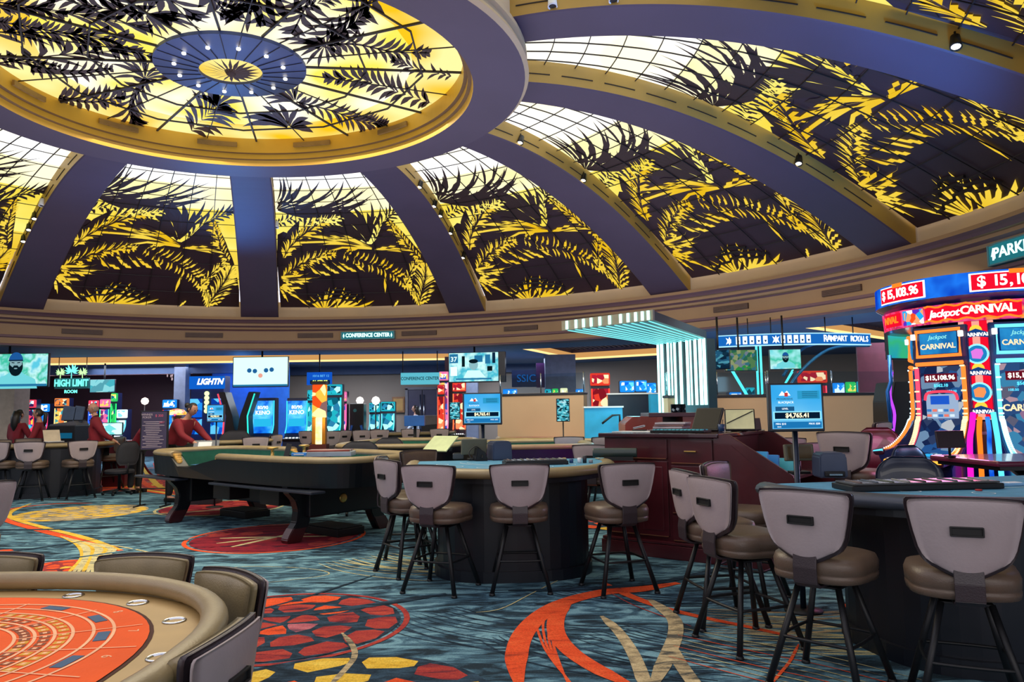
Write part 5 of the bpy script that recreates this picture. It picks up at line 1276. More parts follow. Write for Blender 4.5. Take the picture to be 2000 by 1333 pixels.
t = thing('desk_stapler', 'small black and chrome desk tool at the left end of the cabinet top', 'desk tool', oncab(L * .16, .5), rz); bm = bmesh.new(); box(bm, (0, 0, .01), (.16, .05, .02), bev=.004); obj('tool_base', bm, BLACKM, t); bm = bmesh.new(); box(bm, (0, 0, .05), (.15, .03, .02), (0, -.2, 0), bev=.004); obj('tool_arm', bm, CHROME, t)
t = thing('blue_cup', 'small blue cup between the two slanted tablets on the cabinet', 'cup', oncab(L * .88, .62), rz); bm = bmesh.new(); lathe(bm, [(.03, 0), (.038, .08), (.034, .08), (.028, .01)], n=14); obj('cup_body', bm, mat('navy_cup', '20406a', .4), t); bm = bmesh.new(); tube(bm, [(0, 0, .03), (.02, 0, .13)], .004, 5); obj('pen', bm, BLACKM, t)
# wooden organiser desk behind
p = ony(1290, 860, 10.9); q0, q1 = ony(1222, 860, 10.9).x, ony(1362, 860, 10.9).x; wd = q1 - q0; ztop = ony(1290, 811, 10.9).z
t = thing('organizer_desk', 'red brown wooden podium with a dark open shelf behind the cherry cabinet', 'podium', ((q0 + q1) / 2, 11.1, 0)); 
bm = bmesh.new(); prism(bm, [(-wd / 2, 0), (-wd / 2 + .55, 0), (-wd / 2 + .55, ztop - .02), (-wd / 2 + .12, ztop - .02), (-wd / 2, ztop - .12)], .7, frame((0, -.2, 0)), bev=.01); obj('side_block', bm, REDWOOD, t)
bm = bmesh.new(); box(bm, (wd / 2 - .08, .15, ztop / 2), (.22, .6, ztop)); obj('side_block', bm, REDWOOD, t)
bm = bmesh.new(); box(bm, (.2, .15, ztop), (wd * .72, .7, .06), bev=.008); obj('desk_top', bm, mat('dark_mauve_top', '4a2f3a', .4), t)
bm = bmesh.new(); box(bm, (.15, .35, ztop / 2), (wd * .6, .05, ztop)); box(bm, (.15, .1, ztop - .38), (wd * .6, .5, .03)); obj('dark_shelf', bm, BLACK, t)
t = thing('white_printer', 'small white printer in the dark shelf of the wooden podium', 'printer', ((q0 + q1) / 2 + .12, 11.15, ztop - .365)); bm = bmesh.new(); box(bm, (0, 0, .07), (.38, .3, .14), bev=.015); obj('printer_body', bm, WHITE, t); bm = bmesh.new(); box(bm, (0, -.152, .05), (.03, .01, .02)); obj('button', bm, BLACKM, t)
p = ony(1328, 809, 11.0); tablet('small black patterned screen on top of the wooden podium', (p.x, 11.1, ztop + .03), 0, art('mono_art', ['0c0c12', '20242c', '9aa6b0', '14161c'], 30, .5), .22, .13, 'small_screen', False, -.05)
p = ony(1404, 838, 10.6)
tablet('tiny dark screen between the two slanted tablets, further back', (p.x, 9.4, 1.28), 10, mat('mirror_dark', '3a3630'), .12, .14, 'small_screen', False, -.2).location = oncab(L + .02, 1.2)
p = ony(1176, 822, 15.0); t = None

# ---------------------------------------------------------------- jackpot monitors on poles
SCRB = art('jackpot_blue', ['1888d8', '38a8e8', '70c4ee', '2a9ae2'], .9, 1.0, 'noise'); WTXT = glow('screen_white', 'f2fbff', 1.3); YTXT = glow('screen_cream', 'fff2c0', 1.5); NAVYS = glow('screen_navy', '0c2440', .6); BLK = mat('bezel_black', '0a1220', .3)
def jackpot(label, px0, px1, py0, py1, Y, full=True, pole_to=0.0, txt=('$4,765.41', 'MIN: $10', 'MAX: $50')):
    a = ony(px0, py0, Y); b_ = ony(px1, py1, Y); w_ = b_.x - a.x; h = a.z - b_.z; c = ((a.x + b_.x) / 2, Y, (a.z + b_.z) / 2)
    t = thing('jackpot_monitor', label, 'monitor', c, 0)
    bm = bmesh.new(); box(bm, (0, .03, 0), (w_, .06, h), bev=.01); box(bm, (0, .08, 0), (w_ * .7, .06, h * .7), bev=.02); obj('monitor_body', bm, BLK, t)
    bm = bmesh.new(); box(bm, (0, -.002, .01 * h), (w_ * .91, .006, h * .90)); sc = obj('screen', bm, SCRB, t)
    bm = bmesh.new(); tube(bm, [(0, .06, -h / 2), (0, .06, pole_to - c[2])], .022 if w_ > .3 else .012, 10); obj('pole', bm, mat('navy_pole', '182438', .35, .3), t)
    bm = bmesh.new(); lathe(bm, [(.14, pole_to - c[2]), (.14, pole_to - c[2] + .012), (.03, pole_to - c[2] + .025)], (0, .06, 0), 18); obj('pole_base', bm, BLACKM, t)
    if full:
        bm = bmesh.new(); box(bm, (0, -.006, -h * .17), (w_ * .82, .004, h * .13)); obj('amount_band', bm, NAVYS, sc)
        bm = bmesh.new(); box(bm, (0, -.0055, -h * .17), (w_ * .87, .004, h * .17)); obj('amount_frame', bm, glow('screen_sky', '8fe0ff', 1.1), sc)
        text('amount_text', txt[0], h * .125, (0, -.012, -h * .17), YTXT, sc, bold=.0012, extrude=.0008)
        bm = bmesh.new(); box(bm, (0, -.006, -h * .36), (w_ * .87, .004, h * .13)); obj('lower_band', bm, glow('screen_azure', '1d78b8', .9), sc)
        text('limit_text', txt[1], h * .055, (-w_ * .31, -.012, -h * .34), WTXT, sc, extrude=.0008); text('limit_text', txt[2], h * .055, (w_ * .30, -.012, -h * .34), WTXT, sc, extrude=.0008)
        text('limit_text', 'PAYS', h * .035, (-w_ * .34, -.012, -h * .40), WTXT, sc, extrude=.0008)
        bm = bmesh.new(); box(bm, (-w_ * .22, -.006, -h * .03), (w_ * .34, .004, h * .09)); obj('level_band', bm, glow('screen_steel', '1f5f90', .8), sc); text('level_text', 'LEVEL', h * .05, (-w_ * .22, -.012, -h * .03), WTXT, sc, extrude=.0008)
        bm = bmesh.new(); box(bm, (w_ * .22, -.006, h * .25), (w_ * .40, .004, h * .17)); obj('table_band', bm, glow('screen_aqua', '2f9fd0', .9), sc)
        bm = bmesh.new()
        for k in range(4): box(bm, (w_ * .24, -.010, h * (.31 - .035 * k)), (w_ * .28, .003, h * .008))
        obj('table_lines', bm, glow('screen_ink', '0c2a44', .3), sc)
        bm = bmesh.new()
        prism(bm, [(-.10 * w_, -.02 * h), (-.04 * w_, .07 * h), (.0, .02 * h), (.05 * w_, .08 * h), (.11 * w_, -.02 * h)], .004, frame((-w_ * .22, -.010, h * .26))); obj('emblem', bm, WTXT, sc)
        bm = bmesh.new(); prism(bm, [(-.02 * w_, -.03 * h), (.04 * w_, -.03 * h), (.04 * w_, .05 * h), (-.02 * w_, .05 * h)], .004, frame((-w_ * .20, -.014, h * .25))); obj('emblem_red', bm, glow('screen_red', 'd0403c', .9), sc)
        text('title_text', 'PROGRESSIVE', h * .055, (-w_ * .22, -.012, h * .17), glow('screen_grey', '2c5878', .6), sc, extrude=.0008); text('title_text', 'BLACKJACK', h * .06, (-w_ * .2, -.012, h * .10), WTXT, sc, extrude=.0008)
    return t
jackpot('larger blue jackpot monitor reading $4,765.41 on a navy pole behind the right table', 1500, 1612, 749, 843, 5.75, pole_to=.0)
jackpot('blue jackpot monitor reading $4,765.41 above the centre table', 903, 981, 768, 830, 8.3)
jackpot('small pale jackpot monitor on a pole left of the leaning woman', 404, 437, 791, 825, 12.6)
MENU = art('menu_teal', ['0c2430', '2a8aa0', '9fe8f0', '18505c', '5cc8d8'], 22, .9, stretch=(1, 1, 2.2))
def menupole(label, px0, px1, py0, py1, Y, zb=0.0):
    a = ony(px0, py0, Y); b_ = ony(px1, py1, Y); w_ = b_.x - a.x; h = a.z - b_.z; c = ((a.x + b_.x) / 2, Y, (a.z + b_.z) / 2); t = thing('menu_screen', label, 'screen', c)
    bm = bmesh.new(); box(bm, (0, 0, 0), (w_, .05, h), bev=.008); obj('monitor_body', bm, BLK, t); bm = bmesh.new(); box(bm, (0, -.026, 0), (w_ * .88, .006, h * .93)); sc = obj('screen', bm, MENU, t)
    text('title_text', 'BLACKJACK', h * .07, (0, -.032, h * .34), WTXT, sc, extrude=.0008, sx=.8)
    bm = bmesh.new(); tube(bm, [(0, .02, -h / 2), (0, .02, zb - c[2])], .012, 8); lathe(bm, [(.12, zb - c[2]), (.12, zb + .01 - c[2]), (.02, zb + .02 - c[2])], (0, .02, 0), 14); obj('pole', bm, BLACKM, t)
menupole('tall narrow teal menu screen on a pole before the tan half wall', 1086, 1113, 779, 824, 13.6)
menupole('narrow teal menu screen on a pole left of the centre jackpot monitor', 878, 899, 786, 820, 15.5)

# ---------------------------------------------------------------- televisions hung from the cornice
def Yrim(px, py, R0=10.22):
    d = ray(px, py)
    for i in range(1200):
        t = 6 + i * .02
        if dpol(d.x * t, d.y * t)[0] >= R0: return d.y * t
def tv(label, px0, px1, py0, py1, Y, rz=0, face=None, w=None, name='television', hang=True, z1=3.29):
    a = ony(px0, py0, Y); b_ = ony(px1, py1, Y); w_ = w or (b_.x - a.x); h = a.z - b_.z; c = ((a.x + b_.x) / 2, Y, (a.z + b_.z) / 2)
    t = thing(name, label, 'television', c, math.radians(rz), 'televisions'); bm = bmesh.new(); box(bm, (0, .03, 0), (w_, .06, h), bev=.01); box(bm, (0, .10, 0), (w_ * .6, .1, h * .6), bev=.02); obj('tv_body', bm, BLK, t)
    bm = bmesh.new(); box(bm, (0, -.002, .01 * h), (w_ * .97, .008, h * .94)); sc = obj('screen', bm, face, t)
    if hang: bm = bmesh.new(); tube(bm, [(0, .12, 0), (0, .12, z1 - c[2])], .025, 8); obj('ceiling_mount', bm, BLACKM, t)
    return t, sc, w_, h
PORT = art('tv_field', ['4fd0d8', '9fe8ea', '38c0a0', 'bff2f2', '5cc8e0'], 2.2, 1.0, 'noise')
INK = glow('tv_ink', '173a5c', .5); SKINT = glow('tv_skin', '8fb8c0', .8); CAPB = glow('tv_cap', '1f5fa8', .8); TEALL = glow('tv_shirt', '6fd0d8', 1.0); DKT = glow('tv_dark', '14303c', .35); WHT = glow('tv_white', 'd8fffb', 1.25); STRIP = glow('tv_strip', '2a7fb0', .8)
def portrait(sc, s, x=0, z=0):
    def sh(nm, pts, m, y): bm = bmesh.new(); prism(bm, [(x + a * s, z + b * s) for a, b in pts], .002, frame((0, y, 0))); return obj(nm, bm, m, sc)
    def el(cx, cz, rx, rzz, a0=0, a1=2 * PI, n=20): return [(cx + rx * math.cos(a0 + (a1 - a0) * k / n), cz + rzz * math.sin(a0 + (a1 - a0) * k / n)) for k in range(n + (0 if a1 - a0 > 6 else 1))]
    sh('shirt_picture', [(-.62, -.62), (-.55, -.36), (-.25, -.22), (-.12, -.12), (.12, -.12), (.25, -.22), (.55, -.36), (.62, -.62)], TEALL, -.010)
    sh('neck_picture', [(-.12, -.25), (.12, -.25), (.12, .05), (-.12, .05)], SKINT, -.0115)
    sh('beard_picture', el(0, 0, .20, .27), DKT, -.013)
    sh('face_picture', [(-.165, .22), (-.17, .05), (-.09, -.02), (-.05, .03), (.05, .03), (.09, -.02), (.17, .05), (.165, .22)], SKINT, -.0145)
    sh('mouth_picture', el(0, -.055, .05, .018, n=10), SKINT, -.0155)
    sh('cap_picture', el(0, .16, .20, .24, 0, PI) , CAPB, -.016); sh('cap_brim_picture', [(-.21, .15), (.21, .15), (.19, .19), (-.19, .19)], INK, -.0165)
    for e in (-1, 1): sh('brow_picture', [(e * .12, .10), (e * .04, .09), (e * .04, .115), (e * .12, .125)][::e], DKT, -.017)
t, sc, w_, h = tv('large television at the left edge showing a bearded man in a blue cap', -72, 94, 692, 756, Yrim(10, 720), 0, PORT)
portrait(sc, h * 1.05, x=w_ * .12, z=.09); bm = bmesh.new(); box(bm, (0, -.012, -h * .44), (w_ * .97, .004, h * .07)); obj('ticker_band', bm, STRIP, sc)
t, sc, w_, h = tv('white television with a row of blue billiard dots hanging left of centre', 455, 563, 698, 756, Yrim(509, 720), 0, glow('tv_cream', 'd2fff2', 1.15))
for i, (x, z, m_) in enumerate([(-.20, .05, INK), (-.10, .03, INK), (0, -.12, glow('tv_pink', 'e8a090', 1)), (.10, .05, INK), (.20, .07, INK)]):
    bm = bmesh.new(); lathe(bm, [(.001, 0), (.062, 0), (.062, .004), (.001, .004)], n=20, M=frame((x * w_, -.008, z * h), (PI / 2, 0, 0))); obj('dot', bm, glow('tv_dot_blue', '2468a8', .8) if m_ is INK else m_, sc)
bm = bmesh.new(); box(bm, (0, -.008, -h * .44), (w_ * .97, .004, h * .06)); obj('ticker_band', bm, STRIP, sc)
t, sc, w_, h = tv('television showing a talk show and the number 37, turned slightly, with a black side', 874, 976, 689, 747, Yrim(925, 720), -10, art('tv_talk', ['7fe8f0', 'd0fffa', '3fb8d0', 'a0f0f0'], 2.0, 1.0, 'noise'))
bm = bmesh.new(); box(bm, (-w_ * .39, -.010, h * .30), (w_ * .17, .004, h * .3)); obj('score_band', bm, STRIP, sc); text('score_text', '37', h * .22, (-w_ * .39, -.014, h * .27), WHT, sc, extrude=.001, bold=.003)
bm = bmesh.new(); box(bm, (-w_ * .39, -.010, -h * .12), (w_ * .13, .004, h * .3)); obj('card_band', bm, WHT, sc)
def el(cx, cz, rx, rzz, n=18): return [(cx + rx * math.cos(2 * PI * k / n), cz + rzz * math.sin(2 * PI * k / n)) for k in range(n)]
for nm, pts, m_, y in [('body_picture', [(-.2, -.34), (-.12, -.1), (.12, -.1), (.24, -.34)], glow('tv_pale', 'c8f8ee', 1.1), -.010), ('face_picture', el(0, .08, .09, .17), glow('tv_face', '8fc0c8', .9), -.012), ('cap_picture', el(0, .2, .09, .07), DKT, -.014)]:
    bm = bmesh.new(); prism(bm, [(a * w_, b_ * h) for a, b_ in pts], .002, frame((0, y, 0))); obj(nm, bm, m_, sc)
for x, z, ww, hh, m_ in [(-.2, .2, .06, .35, DKT), (.28, .26, .10, .3, STRIP), (.10, .28, .16, .22, STRIP), (.32, -.05, .1, .16, DKT), (0, -.38, .7, .05, STRIP), (.4, .3, .06, .35, INK)]:
    bm = bmesh.new(); box(bm, (x * w_, -.0095, z * h), (ww * w_, .003, hh * h)); obj('picture_patch', bm, m_, sc)
bm = bmesh.new(); box(bm, (w_ / 2 + .08, .09, 0), (.16, .2, h * 1.0), bev=.01); obj('side_housing', bm, BLK, t)

# ---------------------------------------------------------------- neon canopy and column
NEON = glow('neon_teal_tube', 'b8fff6', 2.6); NEON2 = glow('neon_cyan_tube', '54e6f0', 1.7); STRUCTD = mat('canopy_dark_teal', '173040', .4, var=.1); FASC = mat('canopy_fascia', '8f8a78', .6)
zc = 2.75
cA = onz(1102, 645, zc); cB = onz(1276, 625, zc); cC = onz(1380, 661, zc); cD = onz(1283, 673, zc)
base = thing('neon_canopy', 'cantilevered canopy and column striped with glowing teal neon tubes, right of centre', 'canopy', (cC.x, cC.y, 0)); LB = Matrix.Translation((-cC.x, -cC.y, 0))
def nb(nm, bm, m_, par=None):
    o = obj(nm, bm, m_, par or base)
    if not par: o.matrix_local = LB
    return o
bm = bmesh.new(); hh = .125
q = [cA, cB, cC, cD]; lo = [bm.verts.new(p) for p in q]; hi = [bm.verts.new(p + Vector((0, 0, hh))) for p in q]
bm.faces.new(lo[::-1]); bm.faces.new(hi)
for i in range(4): bm.faces.new((lo[i], lo[(i + 1) % 4], hi[(i + 1) % 4], hi[i]))
nb('canopy_slab', bm, [STRUCTD])
bm = bmesh.new(); dd = (cB - cA).normalized(); nn = Vector((dd.y, -dd.x, 0)) * .03
box(bm, (cA + cB) / 2 + Vector((0, 0, hh / 2)) + nn * .5, ((cB - cA).length + .04, .04, hh + .02), (0, 0, math.atan2(dd.y, dd.x))); nb('fascia', bm, FASC)
ts = [.06, .17, .26, .35, .45, .56, .68, .76, .84, .91, .97]
for t_ in ts:
    bm = bmesh.new(); p = cA.lerp(cB, t_) + nn * 1.6; box(bm, p + Vector((0, 0, hh / 2)), (.035, .02, hh), (0, 0, math.atan2(dd.y, dd.x))); nb('neon_fascia_tube', bm, NEON)
for i in range(11):
    t_ = (i + .5) / 11; p, q_ = cA.lerp(cB, t_), cD.lerp(cC, t_); bm = bmesh.new(); tube(bm, [p + Vector((0, 0, -.012)), q_ + Vector((0, 0, -.012))], .008, 6); nb('neon_ceiling_tube', bm, glow('neon_soft_tube', '7ff0f4', 1.2))
dc = (cC - cD); rzc = math.atan2(dc.y, dc.x); cw = dc.length; nc = Vector((dc.y, -dc.x, 0)).normalized()
bm = bmesh.new(); box(bm, (cD + cC) / 2 - nc * .1 + Vector((0, 0, -zc / 2)), (cw, .2, zc), (0, 0, rzc)); nb('column', bm, STRUCTD)
for t_, w_, zb in [(.035, .022, .0), (.115, .03, .0), (.245, .022, 1.0), (.315, .016, 1.0), (.385, .022, 1.0), (.50, .028, 1.0), (.635, .026, 1.0), (.70, .016, 1.0), (.79, .026, 1.0), (.885, .030, 1.0), (.96, .028, 1.0)]:
    p = cD.lerp(cC, t_) + nc * .02; bm = bmesh.new(); tube(bm, [(p.x, p.y, zc), (p.x, p.y, 1.35 if zb == 0 else 1.6)], w_, 8); nb('neon_column_tube', bm, NEON)
light('neon_spill', 'POINT', tuple(((cA + cD) / 2 + Vector((-.5, -.4, -1.0)))), 10, (.25, .85, 1), .3)
light('neon_spill', 'POINT', tuple((cD + nc * .7 + Vector((0, 0, -1.2)))), 14, (.25, .85, 1), .2)

# card truss sign with screens and slanted neon posts
Ys = 14.8; a = ony(1403, 668, Ys); b_ = ony(1697, 667, Ys); hs = ony(1500, 655, Ys).z - ony(1500, 676, Ys).z
sg = thing('card_truss_sign', 'long blue lit sign with playing cards and white letters right of the neon column', 'sign', ((a.x + b_.x) / 2, Ys, a.z), 0)
Ls = b_.x - a.x; SB = glow('sign_blue', '1a6cc4', .9)
def bowx(u): return (u * Ls, -.35 * (1 - (2 * u) ** 2) , 0)
bm = bmesh.new(); b2 = bmesh.new()
for k in range(16):
    p, q = Vector(bowx(-.5 + k / 16)), Vector(bowx(-.5 + (k + 1) / 16)); r_ = math.atan2(q.y - p.y, q.x - p.x); box(bm, (p + q) / 2, ((q - p).length * 1.02, .08, hs), (0, 0, r_))
    for s in (-1, 1): box(b2, (p + q) / 2 + Vector((0, -.01, s * hs / 2)), ((q - p).length * 1.02, .1, .018), (0, 0, r_))
obj('sign_face', bm, SB, sg); b3 = b2.copy()
bmesh.ops.delete(b2, geom=[v for v in b2.verts if v.co.z > 0], context='VERTS'); bmesh.ops.delete(b3, geom=[v for v in b3.verts if v.co.z < 0], context='VERTS')
for q_ in (b2, b3): obj('sign_edge', q_, glow('sign_edge_pale', 'a8e4ff', 1.1), sg)
def sgp(px): u = (px - 1403) / (1697 - 1403) - .5; p = bowx(u); r_ = math.atan2(-.35 * (-8 * u), Ls); return Vector(p), math.atan(1.4 * 2 * u / Ls * 1.0)
for g0 in (1436, 1516):
    for k in range(5):
        p, r_ = sgp(g0 + k * 12); cd = bmesh.new(); box(cd, (p.x, p.y - .05, 0), (.085, .01, hs * .72), (0, 0, r_), bev=.004); c_ = obj('playing_card', cd, glow('card_face', 'eafcff', 1.2), sg)
        bm = bmesh.new(); prism(bm, [(0, -.03), (.02, .0), (.018, .015), (.008, .018), (0, .008), (-.008, .018), (-.018, .015), (-.02, 0)], .004, frame((p.x, p.y - .062, -.02))); obj('heart', bm, glow('heart_blue', '1a4c94', .5), c_)
RR = 'RAMPART ROYALS'
for i, ch in enumerate(RR):
    if ch == ' ': continue
    p, r_ = sgp(1594 + 99 * (i + .5) / len(RR)); text('letter', ch, hs * (.86 if i in (0, 1) else .72), (p.x, p.y - .058, 0), glow('sign_letter_white', 'f4fdff', 1.5), sg, rz=r_, bold=.003, extrude=.003, sx=.85)
for px in (1421, 1503):
    p, r_ = sgp(px); bm = bmesh.new()
    prism(bm, [(-.07, .06), (-.02, .03), (0, .08), (.02, .03), (.07, .06), (.04, 0), (.07, -.07), (.02, -.04), (0, -.08), (-.02, -.04), (-.07, -.07), (-.04, 0)], .006, frame((p.x, p.y - .055, 0))); obj('crest', bm, glow('sign_letter_white', 'f4fdff'), sg)
for px in (1455, 1496, 1600, 1660):
    p, _ = sgp(px); bm = bmesh.new(); tube(bm, [(p.x, p.y, hs / 2), (p.x, p.y, ZC - a.z)], .012, 6); obj('hanger_rod', bm, BLACKM, sg)
TRM = mat('blue_steel', '3a86b8', .35, .4)
bm = bmesh.new(); tube(bm, cat([(Ls * .5, -.0, -.12), (Ls * .2, -.2, -.2), (-.05 * Ls, -.3, -.8), (-.1 * Ls, -.3, -1.35)], 6), .03, 6); obj('curved_strut', bm, TRM, sg)
bm = bmesh.new(); tube(bm, cat([(Ls * .45, .6, .0), (Ls * .12, .3, -.1), (-.08 * Ls, .0, -.7)], 6), .03, 6); obj('curved_strut', bm, TRM, sg)
for px in (1488, 1496):
    p = ony(px, 776, Ys - .3); bm = bmesh.new(); tube(bm, [(0, 0, -hs / 2), (0, 0, ony(px, 776, Ys - .3).z - a.z)], .024, 6); o = obj('neon_post', bm, NEON2, sg); o.location = (p.x - sg.location.x, -.1, 0)
for (x0, y0, x1, y1) in ((1429, 725, 1459, 775), (1432, 725, 1462, 775), (1550, 720, 1533, 750), (1548, 727, 1528, 760)):
    p, q = ony(x0, y0, Ys - .2), ony(x1, y1, Ys - .2); o_ = sg.location; bm = bmesh.new(); tube(bm, [p - o_, q - o_], .016, 6); obj('slanted_tube', bm, NEON2, sg)
SPORT = art('tv_sport', ['2f6f58', '5a8a5a', '9aa878', '3a7a8a', '7a8a9a', '2f9a4a'], 14, .7); LIST = art('tv_list', ['12304a', '2a6a90', '5ab0c8', '183c54'], 9, .6, stretch=(1, 1, 2))
tv('television showing a green sports crowd under the card sign', 1414, 1481, 684, 725, 14.3, 4, SPORT, hang=False)
tv('turned television with blue score lists beside the neon column', 1388, 1411, 684, 722, 14.2, -30, LIST, hang=False, w=.5)
t, sc, w_, h = tv('television with the bearded man under the card sign', 1503, 1565, 683, 722, 14.1, -4, PORT, hang=False); portrait(sc, h * .75, z=.02)
t, sc, w_, h = tv('large tilted blue green television behind the top of the carnival machine', 1722, 1790, 620, 703, 11.4, 24, art('tv_aqua', ['1e9cb0', '2fb4c8', '38b880', '22a0b8'], 1.2, .9, 'noise'))
for tvn in [o for o in COL.objects if o.name.startswith('television')]:
    if 13.9 < tvn.location.y < 14.5:
        bm = bmesh.new(); tube(bm, [(0, .12, 0), (0, .12, ZC - tvn.location.z)], .02, 6); obj('ceiling_mount', bm, BLACKM, tvn)
# the blue stair side, rail and slot screens beyond
SB2 = mat('stair_azure', '2a9fd0', .5, var=.08)
p0, p1 = ony(1142, 800, 14.3), ony(1216, 800, 14.3); zt_ = ony(1180, 797, 14.3).z
t = thing('stair_wall', 'bright azure low stair wall with a pale top edge left of the neon column', 'stair wall', ((p0.x + p1.x) / 2, 14.4, 0)); bm = bmesh.new(); box(bm, (0, 0, zt_ / 2), (p1.x - p0.x, .16, zt_)); obj('wall_panel', bm, SB2, t); bm = bmesh.new(); box(bm, (0, 0, zt_ + .015), (p1.x - p0.x + .04, .22, .03)); obj('top_edge', bm, WHITE, t)
p0, p1 = ony(1188, 800, 15.2), ony(1271, 800, 15.2); zq = ony(1230, 771, 15.2).z
t = thing('stair_wall', 'dark navy wall panel between the azure stair wall and the neon column', 'stair wall', ((p0.x + p1.x) / 2, 15.2, 0)); bm = bmesh.new(); box(bm, (0, 0, zq / 2), (p1.x - p0.x, .12, zq)); obj('wall_panel', bm, mat('navy_panel', '141c30', .4), t); bm = bmesh.new(); box(bm, (0, 0, zq + .015), (p1.x - p0.x + .04, .18, .03)); obj('top_edge', bm, WHITE, t)
t2 = thing('stair_pier', 'narrow azure pier directly left of the neon column foot', 'pier', (ony(1277, 800, 14.6).x, 14.6, 0)); bm = bmesh.new(); box(bm, (0, 0, zq / 2), (.16, .2, zq)); obj('pier_body', bm, SB2, t2); bm = bmesh.new(); box(bm, (0, 0, zq), (.18, .22, .02)); obj('pier_cap', bm, WHITE, t2)
t = thing('handrail', 'dark bent handrail on the azure stair wall', 'handrail', (ony(1190, 830, 14.1).x, 14.1, 0)); P = [ony(x, y, 14.1) for x, y in ((1176, 828), (1183, 822), (1196, 812), (1210, 811), (1211, 830))]; bm = bmesh.new(); tube(bm, [(p.x - t.location.x, 0, p.z) for p in P], .022, 6); obj('rail', bm, BLACKM, t); bm = bmesh.new(); tube(bm, [(P[3].x - t.location.x, .0, P[3].z), (P[3].x - t.location.x, 0, .0)], .015, 6); obj('rail_post', bm, BLACKM, t)
# ---------------------------------------------------------------- slot machines in the distance
BLUES = ['0a4fc8', '1f8cf0', '5fd0ff', '0c62d8', 'e8fbff']; REDS = ['7a1420', 'd83a2a', 'f08a5a', 'ffe0b0', 'a01c30']; TEALS = ['0c5a70', '20a8b8', 'b0fff8', '2878a0', '0a3848']; MIX = ['2050c0', 'e0405a', 'f0d050', '40c0d0', '301848', 'f8f0ff']
PINKS = ['7a2a6a', 'e06aa0', 'ffd0d8', '3a50b0', 'e8c060']; GREENS = ['0c5a3a', '30c060', 'e0ffb0', '106a80', 'f0e060']
def slot(label, px0, px1, py0, Y, cols, style='flat', txt=None, trim=None, body=None, rz=0, bottom=True, name='slot_machine', top_cols=None):
    a = ony(px0, py0, Y); b_ = ony(px1, py0, Y); w = b_.x - a.x; H = a.z; t = thing(name, label, 'slot machine', ((a.x + b_.x) / 2, Y, 0), math.radians(rz), 'distant slot machines')
    body = body or mat('slot_navy_body', '101a3c', .35); tag_ = cols[0] + cols[1]
    A = art('slot_art_' + tag_ + style, cols, 7 if style != 'keno' else 1.2, 1.15, 'vor' if style != 'keno' else 'noise')
    bm = bmesh.new(); prism(bm, [(-.42, 0), (.28, 0), (.28, H), (-.02, H), (-.06, 1.2), (-.22, .95), (-.40, .80)], w * .94, frame((w * .47, 0, 0), (0, 0, PI / 2)), bev=.008); obj('cabinet', bm, body, t)
    # local: cabinet extruded along x; front faces -y
    bm = bmesh.new(); z0, z1 = 1.02, H - (.36 if style != 'keno' else .08)
    P = [[(-w * .40, -.085 - .16 * max(0, (1.25 - z) / .25) ** 1.5, z), (w * .40, -.085 - .16 * max(0, (1.25 - z) / .25) ** 1.5, z)] for z in [z0 + (z1 - z0) * k / 8 for k in range(9)]]
    grid(bm, P, smooth=True); sc = obj('screen', bm, A, t)
    TR = glow('trim_' + (trim or '6fd8ff'), trim or '6fd8ff', 1.5)
    for s in (-1, 1):
        bm = bmesh.new(); tube(bm, [(s * w * .44, r_[0][1] - .01, r_[0][2]) for r_ in P], .018, 5); obj('light_trim', bm, TR, t)
    bm = bmesh.new(); box(bm, (0, -.34, .86), (w * .9, .26, .06), (.15, 0, 0), bev=.01); obj('button_deck', bm, BLACK, t)
    bm = bmesh.new()
    for k in range(5): box(bm, (-w * .3 + w * .15 * k, -.38, .895), (w * .09, .05, .02), (.15, 0, 0))
    obj('buttons', bm, WTXT, t)
    if style != 'keno':
        bm = bmesh.new(); box(bm, (0, -.05, H - .15), (w, .12, .28), bev=.03); tp = obj('topper', bm, glow('topper_' + (top_cols or cols)[1], (top_cols or cols)[1], 1.1), t)
        bm = bmesh.new(); box(bm, (0, -.115, H - .15), (w * .85, .01, .2)); obj('topper_picture', bm, art('topper_art_' + (top_cols or cols)[1], (top_cols or cols)[1:] + [(top_cols or cols)[-1]], 9, 1.3), tp)
        if txt: text('topper_text', txt, .15, (0, -.125, H - .15), WTXT, tp, bold=.004, sx=w * .8 / (len(txt) * .09))
    elif txt:
        text('screen_text', txt.split()[0], .13, (0, -.10, 1.72), WTXT, sc, bold=.003); text('screen_text', txt.split()[1], .15, (0, -.10, 1.58), WTXT, sc, bold=.004)
        bm = bmesh.new(); box(bm, (0, -.10, 1.28), (w * .7, .01, .26)); obj('keno_board', bm, glow('keno_cyan', '28b8e8', 1.0), sc)
    return t
slot('keno machine with blue glowing screen, left of the pair right of the crossed black chairs', 492, 540, 778, 20.8, BLUES, 'keno', '80/90 KENO', '38c8ff')
slot('keno machine with blue glowing screen, right one of the pair', 560, 604, 778, 20.6, BLUES, 'keno', '80/90 KENO', '38c8ff')
slot('teal lit slot machine with red centre right of the orange glowing pillar', 636, 669, 751, 19.8, TEALS, 'flat', None, '40e8e8')
slot('narrow green blue slot machine between the keno screen and the orange pillar', 602, 613, 762, 20.4, TEALS, 'flat', None, '30b0b0')
slot('pink sided slot machine seen past the teal one', 668, 678, 765, 21.5, PINKS, 'flat', None, 'ff60a0')
slot('slot machine with grey blue screen under a white round lamp', 722, 743, 787, 22.8, TEALS, 'flat', None, '60b0c0')
slot('slot machine with pale teal screen right of the round lamp', 745, 772, 785, 22.4, TEALS, 'flat', None, '60d8e0')
slot('red slot machine left of the talk show television, partly behind it', 855, 868, 752, 22.4, REDS, 'flat', None, 'ff5030')
slot('red slot machine with orange edges left of the centre jackpot monitor', 884, 910, 746, 22.0, REDS, 'flat', None, 'ff7040')
